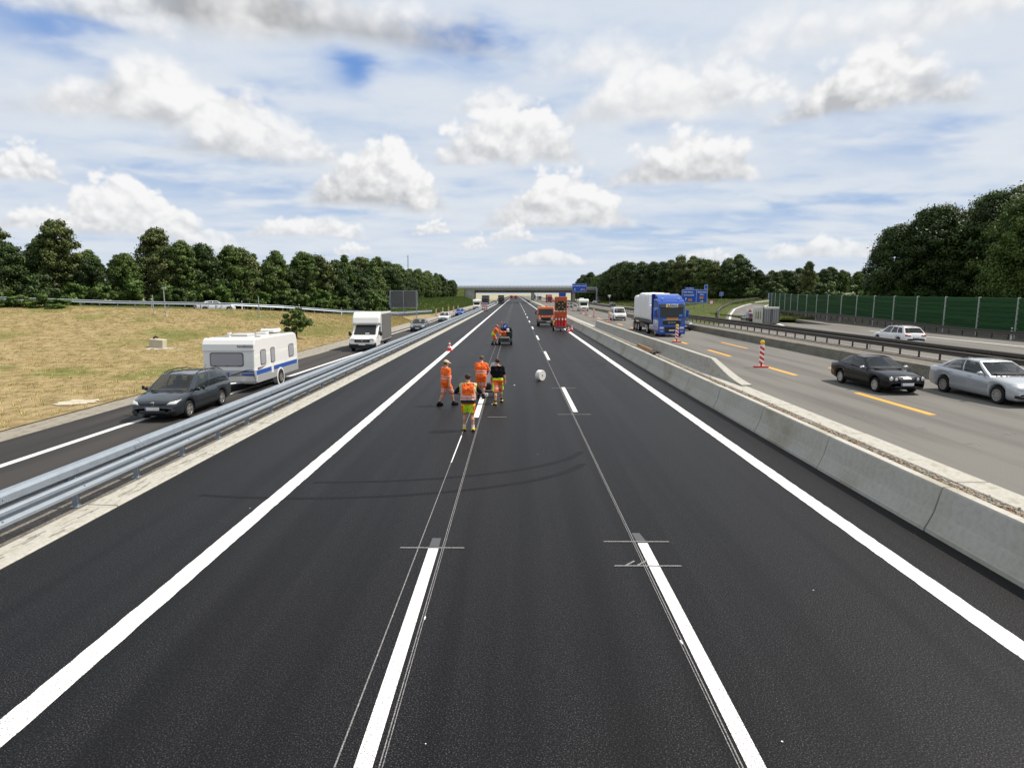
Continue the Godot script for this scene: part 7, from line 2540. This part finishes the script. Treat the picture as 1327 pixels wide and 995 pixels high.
# ---------------------------------------------------------------- works vehicles and machines
func build_machines() -> void:
	var orange := paint(0.5, 0.078, 0.01, 0.0, 0.4)
	var amber := paint(0.7, 0.24, 0.01, 0.0, 0.4)
	# the works truck
	var t := thing("works_truck", "orange works truck with a yellow roof parked beside the arrow board trailer", "truck", Vector3(4.0, 0.0, -81.5))
	slab(t, "cab", [[0.0, 0.62], [-0.02, 1.2], [-0.15, 1.5], [-0.3, 2.35], [-0.45, 2.48], [-1.8, 2.5], [-1.85, 0.7]], 1.08, 0.06, orange)
	bx(t, "cab_roof", Vector3(0, 2.5, -1.1), Vector3(2.0, 0.12, 1.4), amber, 0.05)
	var ws := B.new()
	ws.quad(Vector3(-0.94, 1.5, -0.13), Vector3(0.94, 1.5, -0.13), Vector3(0.9, 2.3, -0.28), Vector3(-0.9, 2.3, -0.28))
	part(t, "windscreen", ws.done(), M.glass_dark).position = Vector3(0, 0, 0.02)
	bx(t, "grille", Vector3(0, 1.05, 0.0), Vector3(1.3, 0.3, 0.06), M.black, 0.02)
	bx(t, "bumper", Vector3(0, 0.6, 0.08), Vector3(2.2, 0.34, 0.3), plain(0.05, 0.05, 0.05, 0.6), 0.04)
	bx(t, "number_plate", Vector3(0.35, 0.62, 0.24), Vector3(0.52, 0.12, 0.02), M.plate, 0.0)
	for s in [-1.0, 1.0]:
		bx(t, "headlight", Vector3(s * 0.8, 1.0, 0.02), Vector3(0.3, 0.3, 0.08), M.lamp, 0.05)
		bx(t, "wing_mirror", Vector3(s * 1.3, 1.8, -0.3), Vector3(0.2, 0.4, 0.12), M.black, 0.04)
		for z in [-0.75, -3.4]: wheel(t, 0.46, 0.3, Vector3(s * 0.92, 0.46, z), s, 6, M.rim_dark)
		for k in 3: bx(t, "warning_stripe", Vector3(s * (0.45 + 0.2 * k), 1.36, 0.0), Vector3(0.08, 0.14, 0.03), M.white if k != 1 else M.red, 0.0)
		bx(t, "mudguard", Vector3(s * 0.98, 0.98, -0.75), Vector3(0.3, 0.1, 1.2), M.black, 0.04)
	bx(t, "load_bed", Vector3(0, 1.35, -3.4), Vector3(2.1, 0.7, 2.9), orange, 0.03)
	bx(t, "chassis", Vector3(0, 0.75, -2.2), Vector3(0.9, 0.3, 4.4), M.black, 0.01)
	var bl := B.new()
	bl.lathe(Vector3(0.1, 2.56, -0.9), Vector3.UP, [Vector2(0.12, 0), Vector2(0.12, 0.12), Vector2(0.09, 0.2), Vector2(0, 0.22)], 12)
	part(t, "beacon_lamp", bl.done(), plain(0.55, 0.08, 0.02, 0.3))
	# the arrow board
	var a := thing("arrow_board_trailer", "tall orange arrow board trailer with four red and white tubes at its foot", "trailer", Vector3(5.2, 0.0, -71.3))
	bx(a, "lower_board", Vector3(0, 1.35, 0.0), Vector3(1.42, 1.9, 0.12), orange, 0.02)
	bx(a, "upper_board", Vector3(0, 3.13, 0.0), Vector3(1.42, 1.6, 0.12), orange, 0.02)
	bx(a, "lamp_field", Vector3(0, 2.92, 0.07), Vector3(1.2, 1.05, 0.03), M.black, 0.005)
	for k in 5:
		for s in [-1.0, 1.0]:
			var lb := B.new()
			lb.lathe(Vector3(s * (k - 2) * 0.22, 2.92 + (k - 2) * 0.2, 0.085), Vector3(0, 0, 1), [Vector2(0.085, 0.0), Vector2(0.085, 0.06), Vector2(0.06, 0.075), Vector2(0, 0.08)], 10)
			part(a, "arrow_lamp", lb.done(), plain(0.5, 0.25, 0.03, 0.3))
	for k in 3:
		var lb := B.new()
		lb.lathe(Vector3(-0.4 + 0.4 * k, 2.28, 0.06), Vector3(0, 0, 1), [Vector2(0.07, 0.0), Vector2(0.07, 0.06), Vector2(0, 0.07)], 10)
		part(a, "marker_lamp", lb.done(), M.white)
	for k in 4:
		var tb := B.new()
		var x := -0.48 + 0.32 * k
		var lean := (k - 1.5) * 0.035
		tb.tube([Vector3(x, 0.42, 0.3), Vector3(x + lean, 1.3, 0.2)], [0.13, 0.09], 12)
		var tube := part(a, "warning_tube", tb.done(), plain(0.6, 0.015, 0.03, 0.45))
		var tw := B.new()
		tw.tube([Vector3(x + lean, 1.3, 0.2), Vector3(x + lean * 1.1, 1.48, 0.185)], [0.092, 0.075], 12)
		part(tube, "white_band", tw.done(), M.white)
		var tp := B.new()
		tp.tube([Vector3(x + lean * 1.1, 1.48, 0.185), Vector3(x + lean * 1.2, 1.72, 0.17)], [0.075, 0.04], 12)
		part(tube, "tip", tp.done(), plain(0.6, 0.015, 0.03, 0.45))
	bx(a, "rear_bar", Vector3(0, 0.36, 0.34), Vector3(1.5, 0.1, 0.12), M.white, 0.01)
	bx(a, "chassis", Vector3(0, 0.45, -0.6), Vector3(1.2, 0.16, 2.2), M.dark_steel, 0.02)
	bx(a, "mast", Vector3(0, 1.6, -0.12), Vector3(0.16, 3.2, 0.12), M.dark_steel, 0.01)
	for s in [-1.0, 1.0]: wheel(a, 0.33, 0.2, Vector3(s * 0.78, 0.33, -0.7), s, 5, M.rim_dark)
	bx(a, "side_lamp", Vector3(-0.84, 0.95, 0.2), Vector3(0.14, 0.5, 0.12), M.lamp_yellow, 0.04)
	# the marking machine
	var m := thing("marking_machine", "black ride-on road marking machine with orange tanks and a round blue arrow sign", "machine", Vector3(-0.86, 0.0, -52.6))
	bx(m, "frame", Vector3(0, 0.32, 0), Vector3(1.05, 0.16, 2.0), M.dark_steel, 0.02)
	bx(m, "engine_cover", Vector3(0.2, 0.95, -0.3), Vector3(0.8, 0.75, 1.1), plain(0.02, 0.02, 0.024, 0.45), 0.05)
	bx(m, "panel", Vector3(0.08, 1.3, 0.2), Vector3(0.95, 0.3, 0.1), plain(0.03, 0.03, 0.035, 0.4), 0.03)
	for k in 2:
		var tb := B.new()
		tb.lathe(Vector3(-0.36 + 0.3 * k, 0.72, 0.5), Vector3.UP, [Vector2(0, 0.0), Vector2(0.16, 0.02), Vector2(0.17, 0.35), Vector2(0.1, 0.44), Vector2(0, 0.45)], 14)
		part(m, "tank", tb.done(), orange)
	var cy := B.new()
	cy.lathe(Vector3(-0.4, 0.55, 0.75), Vector3.RIGHT, [Vector2(0, 0), Vector2(0.13, 0.01), Vector2(0.14, 0.75), Vector2(0, 0.76)], 14)
	part(m, "paint_drum", cy.done(), plain(0.12, 0.115, 0.1, 0.5))
	bx(m, "seat", Vector3(0.28, 1.02, 0.1), Vector3(0.45, 0.12, 0.45), M.black, 0.04)
	bx(m, "tool_tray", Vector3(-0.1, 0.55, 0.95), Vector3(0.9, 0.06, 0.26), M.dark_steel, 0.02)
	bx(m, "bead_hopper", Vector3(0.22, 1.2, 0.45), Vector3(0.22, 0.3, 0.22), M.white, 0.04)
	for s in [-1.0, 1.0]:
		wheel(m, 0.26, 0.18, Vector3(s * 0.5, 0.26, 0.72), s, 5, M.rim_dark)
		wheel(m, 0.26, 0.18, Vector3(s * 0.5, 0.26, -0.75), s, 5, M.rim_dark)
	var po := B.new()
	po.rod(Vector3(-0.36, 0.4, 0.3), Vector3(-0.32, 1.75, 0.3), 0.02)
	part(m, "lamp_pole", po.done(), M.dark_steel)
	var ll := B.new()
	ll.lathe(Vector3(-0.32, 1.72, 0.3), Vector3.UP, [Vector2(0.06, 0), Vector2(0.07, 0.1), Vector2(0.05, 0.2), Vector2(0, 0.22)], 12)
	part(m, "warning_lamp", ll.done(), plain(0.5, 0.12, 0.06, 0.3))
	var ds := B.new()
	ds.lathe(Vector3(0.0, 1.57, 0.3), Vector3(0, 0, 1), [Vector2(0, 0.012), Vector2(0.21, 0.012), Vector2(0.21, -0.01), Vector2(0, -0.01)], 20)
	var disc := part(m, "arrow_sign", ds.done(), M.sign_blue)
	var ab := B.new()
	ab.prism([[-0.03, -0.13], [0.03, -0.13], [0.03, 0.02], [0.09, 0.02], [0, 0.14], [-0.09, 0.02], [-0.03, 0.02]], Vector3(0, 1.57, 0.313), Vector3(0.75, -0.66, 0), Vector3(-0.66, -0.75, 0), Vector3(0, 0, 0.006))
	part(disc, "arrow", ab.done(), M.sign_white)
	# trolley that the painters walk behind
	var c := thing("marking_trolley", "small black marking trolley with a white spray shoe between the walking workers", "trolley", Vector3(-1.12, 0.0, -25.55))
	bx(c, "frame", Vector3(0, 0.24, 0), Vector3(0.4, 0.08, 0.7), M.dark_steel, 0.02)
	bx(c, "engine", Vector3(-0.05, 0.42, -0.1), Vector3(0.34, 0.28, 0.36), M.black, 0.04)
	bx(c, "spray_shoe", Vector3(-0.12, 0.1, 0.3), Vector3(0.22, 0.16, 0.2), M.white, 0.02)
	for s in [-1.0, 1.0]:
		wheel(c, 0.14, 0.07, Vector3(s * 0.24, 0.14, 0.2), s, 5, M.rim_dark)
		wheel(c, 0.14, 0.07, Vector3(s * 0.24, 0.14, -0.3), s, 5, M.rim_dark)
		var hb := B.new()
		hb.tube([Vector3(s * 0.18, 0.26, 0.3), Vector3(s * 0.18, 0.7, 0.52), Vector3(s * 0.18, 0.95, 0.62)], [0.016, 0.016, 0.016], 6)
		part(c, "handlebar", hb.done(), M.steel)


# ---------------------------------------------------------------- cones, beacons and other small things
func beacon(at: Vector3, label: String, turn := 0.0) -> void:
	var t := thing("warning_beacon", label, "beacon", at, turn, "striped beacons along the orange line")
	var fb := B.new()
	fb.prism([[-0.36, -0.16], [-0.28, -0.22], [0.28, -0.22], [0.36, -0.16], [0.36, 0.16], [0.28, 0.22], [-0.28, 0.22], [-0.36, 0.16]], Vector3.ZERO, Vector3.RIGHT, Vector3(0, 0, 1), Vector3(0, 0.07, 0))
	part(t, "foot_plate", fb.done(), plain(0.4, 0.035, 0.05, 0.8))
	bx(t, "stand", Vector3(0, 0.15, 0), Vector3(0.08, 0.18, 0.06), M.dark_steel, 0.01)
	bx(t, "board", Vector3(0, 0.72, 0), Vector3(0.26, 1.02, 0.03), M.sign_white, 0.008)
	for k in 4:
		var y := 0.24 + 0.27 * k
		var lo := 0.22
		var hi := 1.22
		var q := []
		for e in [[-0.125, y], [0.125, y - 0.16], [0.125, y - 0.02], [-0.125, y + 0.14]]:
			q.append([e[0], clampf(e[1], lo, hi)])
		var sb := B.new()
		sb.prism(q, Vector3(0, 0, 0.0155), Vector3.RIGHT, Vector3.UP, Vector3(0, 0, 0.003))
		part(t, "red_stripe", sb.done(), M.red)
	var lb := B.new()
	lb.lathe(Vector3(0, 1.36, -0.06), Vector3(0, 0, 1), [Vector2(0.0, -0.02), Vector2(0.08, -0.01), Vector2(0.115, 0.02), Vector2(0.115, 0.1), Vector2(0.08, 0.13), Vector2(0, 0.14)], 16)
	part(t, "lamp", lb.done(), M.lamp_yellow)
	bx(t, "battery_box", Vector3(0, 1.26, 0), Vector3(0.1, 0.08, 0.08), M.lamp_yellow, 0.01)


func cone(at: Vector3, label: String, s := 1.0) -> void:
	var t := thing("traffic_cone", label, "cone", at)
	bx(t, "base", Vector3(0, 0.02, 0), Vector3(0.36, 0.04, 0.36) * s, plain(0.55, 0.03, 0.04, 0.6), 0.01)
	var prof := [[0.04, 0.14, 0.2, 0.118], [0.2, 0.118, 0.32, 0.09], [0.32, 0.09, 0.42, 0.068], [0.42, 0.068, 0.52, 0.045], [0.52, 0.045, 0.62, 0.026]]
	for k in 5:
		var e: Array = prof[k]
		var b := B.new()
		b.tube([Vector3(0, e[0], 0) * s, Vector3(0, e[2], 0) * s], [e[1] * s, e[3] * s], 14, true)
		part(t, "red_band" if k % 2 == 0 else "white_band", b.done(), plain(0.6, 0.03, 0.04, 0.5) if k % 2 == 0 else M.white)


func build_small() -> void:
	var near := ["orange lamped striped beacon nearest the slanted barrier end", "striped beacon standing before the blue lorry", "striped beacon beside the rear of the lorry's wrapped load", "striped beacon beside the white passenger van", "striped beacon between the passenger van and the motorhome"]
	var ds := [33.3, 51.0, 69.2, 88.4, 105.5, 117.0, 126.5, 144.0, 154.0, 168.0]
	for i in ds.size():
		beacon(Vector3(13.32, 0.3, -ds[i]), near[i] if i < near.size() else "small far striped beacon in the row beside the motorhome", 0.12 * sin(i * 2.0))
	for i in 5:
		beacon(Vector3(-15.6 + 0.25 * i, -0.1, -122.0 - 9.0 * i), "far striped beacon on the pale shoulder near the sign back")
	cone(Vector3(-4.95, 0.006, -46.2), "red and white traffic cone standing on the solid white edge line", 1.2)
	cone(Vector3(6.0, 0.006, -69.9), "traffic cone at the foot of the arrow board trailer", 1.0)
	cone(Vector3(6.5, 0.0, -71.5), "traffic cone between the arrow board trailer and the concrete wall", 1.2)
	# barricade at the end of the side road's guardrail
	var b := thing("barricade", "red and white hazard boards standing beside the guardrail before the bridge", "barricade", Vector3(-7.9, 0.0, -160.0))
	for k in 3:
		bx(b, "hazard_board", Vector3(-0.5 + 0.5 * k, 1.1, 0), Vector3(0.4, 1.8, 0.06), M.sign_white, 0.01)
		for j in 3: bx(b, "red_stripe", Vector3(-0.5 + 0.5 * k, 0.5 + 0.6 * j, 0.034), Vector3(0.38, 0.3, 0.012), M.red, 0.0)
	bx(b, "foot_rail", Vector3(0, 0.1, 0), Vector3(1.6, 0.2, 0.4), M.dark_steel, 0.02)
	# the roll of marking tape
	var r := thing("tape_roll", "white roll of marking tape standing on the asphalt between the lanes", "roll", Vector3(1.24, 0.0, -30.2), -0.75)
	var rb := B.new()
	rb.lathe(Vector3(0, 0.265, 0), Vector3.RIGHT, [Vector2(0.04, -0.13), Vector2(0.25, -0.13), Vector2(0.262, -0.11), Vector2(0.262, 0.11), Vector2(0.25, 0.13), Vector2(0.04, 0.13)], 32)
	part(r, "tape", rb.done(), plain(0.66, 0.65, 0.62, 0.7))
	var rc := B.new()
	rc.lathe(Vector3(0, 0.265, 0), Vector3.RIGHT, [Vector2(0.045, -0.132), Vector2(0.028, -0.132), Vector2(0.028, 0.132), Vector2(0.045, 0.132)], 16)
	part(r, "core", rc.done(), M.wood)
	# boards and pipes left on the fill between the barriers
	var rr := RandomNumberGenerator.new()
	rr.seed = 12
	for i in 5:
		var q := B.new()
		var x := 7.87 + 0.1 * i
		q.cbox(Vector3(x, 0.87 + 0.05 * (i % 2), -38.5 + rr.randf_range(-1.0, 1.0)), Vector3(0.1, 0.1, 4.6 + rr.randf_range(-0.8, 0.5)), 0.006, Transform3D(Basis.from_euler(Vector3(0, rr.randf_range(-0.006, 0.006), 0)), Vector3.ZERO))
		solid("timber_batten", q.done(), M.wood, "brown timber batten lying on the fill between the two barriers", "batten", "timber on the median fill")
	for i in 3:
		var q := B.new()
		var x := 7.95 + 0.14 * i
		q.tube([Vector3(x, 0.87, -35.2 - 0.3 * i), Vector3(x, 0.87, -36.1 - 0.3 * i)], [0.075, 0.075], 12)
		q.tube([Vector3(x, 0.87, -35.19 - 0.3 * i), Vector3(x, 0.87, -35.4 - 0.3 * i)], [0.055, 0.055], 12)
		solid("black_pipe", q.done(), M.black, "short black pipe end lying beside the timber battens", "pipe", "pipes on the median fill")
	# drain head on the bank
	var dx := -26.8
	var dz := -46.0
	var d := thing("drain_block", "pale concrete drain block with a black hose end on the dry bank", "drain", Vector3(dx, bank(dx, dz), dz), 0.15)
	d.rotation.z = -0.09
	bx(d, "block", Vector3(0, 0.28, 0), Vector3(0.95, 0.7, 0.8), M.sand, 0.03)
	bx(d, "apron", Vector3(1.1, 0.0, 0.6), Vector3(3.0, 0.06, 1.5), M.concrete_warm, 0.01).rotation.x = 0.05
	var hb := B.new()
	hb.tube([Vector3(-0.3, 0.55, 0), Vector3(-0.3, 0.72, 0), Vector3(-0.18, 0.8, 0.05), Vector3(0.0, 0.76, 0.1)], [0.07, 0.07, 0.07, 0.06], 8)
	part(d, "hose", hb.done(), M.black)
	# the sandy patch at the foot of the bank
	var sp := B.new()
	var c0 := Vector3(-17.5, 0, -24.2)
	var ring := []
	for k in 18:
		var a := TAU * k / 18.0
		var p := c0 + Vector3(cos(a) * rr.randf_range(0.5, 0.9), 0, sin(a) * rr.randf_range(0.5, 1.0) * 0.9)
		ring.append(Vector3(p.x, bank(p.x, p.z) + 0.03, p.z))
	var ctr := Vector3(c0.x, bank(c0.x, c0.z) + 0.06, c0.z)
	for k in 18: sp.tri(ctr, ring[k], ring[(k + 1) % 18])
	setting("sand_patch_terrain", sp.done(), M.sand)
	# delineator posts
	var posts := [[47.0 - 1.0, -57.5, 0.1, "white delineator post at the noise barrier guardrail"], [45.6, -120.0, 0.45, "white delineator post beside the exit lane"], [27.0, -47.0, 0.1, "white delineator post behind the dark guardrail"]]
	for i in 6:
		var z := -64.0 - 6.0 * i
		posts.append([crest(z, 1) - 0.7, z - 1.0, crest(z, 2), "white delineator post beside the crest guardrail"])
	for i in posts.size():
		var e: Array = posts[i]
		var t := thing("delineator_post", e[3], "post", Vector3(e[0], e[2] - 0.1, e[1]), 0.0, "delineator posts beside the crest guardrail" if i > 2 else "")
		var q := B.new()
		q.prism([[-0.06, -0.05], [0.06, -0.05], [0.0, 0.06]], Vector3.ZERO, Vector3.RIGHT, Vector3(0, 0, 1), Vector3(0, 1.15, 0))
		part(t, "post", q.done(), M.white)
		bx(t, "band", Vector3(0, 0.98, 0.0), Vector3(0.125, 0.16, 0.115), M.black, 0.005)
	# the box trailer on the exit
	var tr := thing("box_trailer", "white box trailer with grey double rear doors on the exit behind the dark car", "trailer", Vector3(33.2, 0.02, -82.4), PI - 0.06)
	var cream := paint(0.55, 0.55, 0.48, 0.0, 0.4)
	bx(tr, "box_body", Vector3(0, 1.5, 0), Vector3(2.1, 2.1, 4.1), cream, 0.04)
	for s in [-1.0, 1.0]:
		bx(tr, "rear_door", Vector3(s * 0.49, 1.42, -2.07), Vector3(0.95, 1.8, 0.05), plain(0.17, 0.17, 0.17, 0.5), 0.01)
		for k in 3: bx(tr, "door_rib", Vector3(s * (0.2 + 0.28 * k), 1.42, -2.105), Vector3(0.07, 1.76, 0.03), plain(0.3, 0.3, 0.31, 0.5), 0.01)
		bx(tr, "lock_bar", Vector3(s * 0.1, 1.42, -2.12), Vector3(0.04, 1.7, 0.04), M.black, 0.0)
		bx(tr, "tail_light", Vector3(s * 0.85, 0.5, -2.06), Vector3(0.25, 0.12, 0.06), M.tail, 0.01)
		bx(tr, "corner_post", Vector3(s * 1.02, 1.5, -2.06), Vector3(0.1, 2.1, 0.06), M.dark_steel, 0.01)
		for k in 2: wheel(tr, 0.3, 0.18, Vector3(s * 0.92, 0.3, -0.35 + 0.7 * k), s, 5)
		for k in 3:
			var q := B.new()
			var ow: float = [0.2, 0.32, 0.24][k]
			q.prism([[-ow, -0.5], [ow, -0.5], [ow * 0.7, 0.1], [ow * 0.9, 0.3], [0, 0.62], [-ow * 0.8, 0.3], [-ow * 0.6, 0.1]], Vector3(s * 1.052, 1.45, -1.1 + 0.9 * k), Vector3(0, 0, 1), Vector3.UP, Vector3(s * 0.004, 0, 0))
			part(tr, "print", q.done(), plain(0.12, 0.1, 0.03, 0.6))
	bx(tr, "chassis", Vector3(0, 0.4, 0), Vector3(1.5, 0.14, 3.9), M.black, 0.01)
	var db := B.new()
	db.tube([Vector3(0, 0.42, 1.9), Vector3(0.1, 0.45, 3.3)], [0.05, 0.05], 6)
	part(tr, "drawbar", db.done(), M.steel)
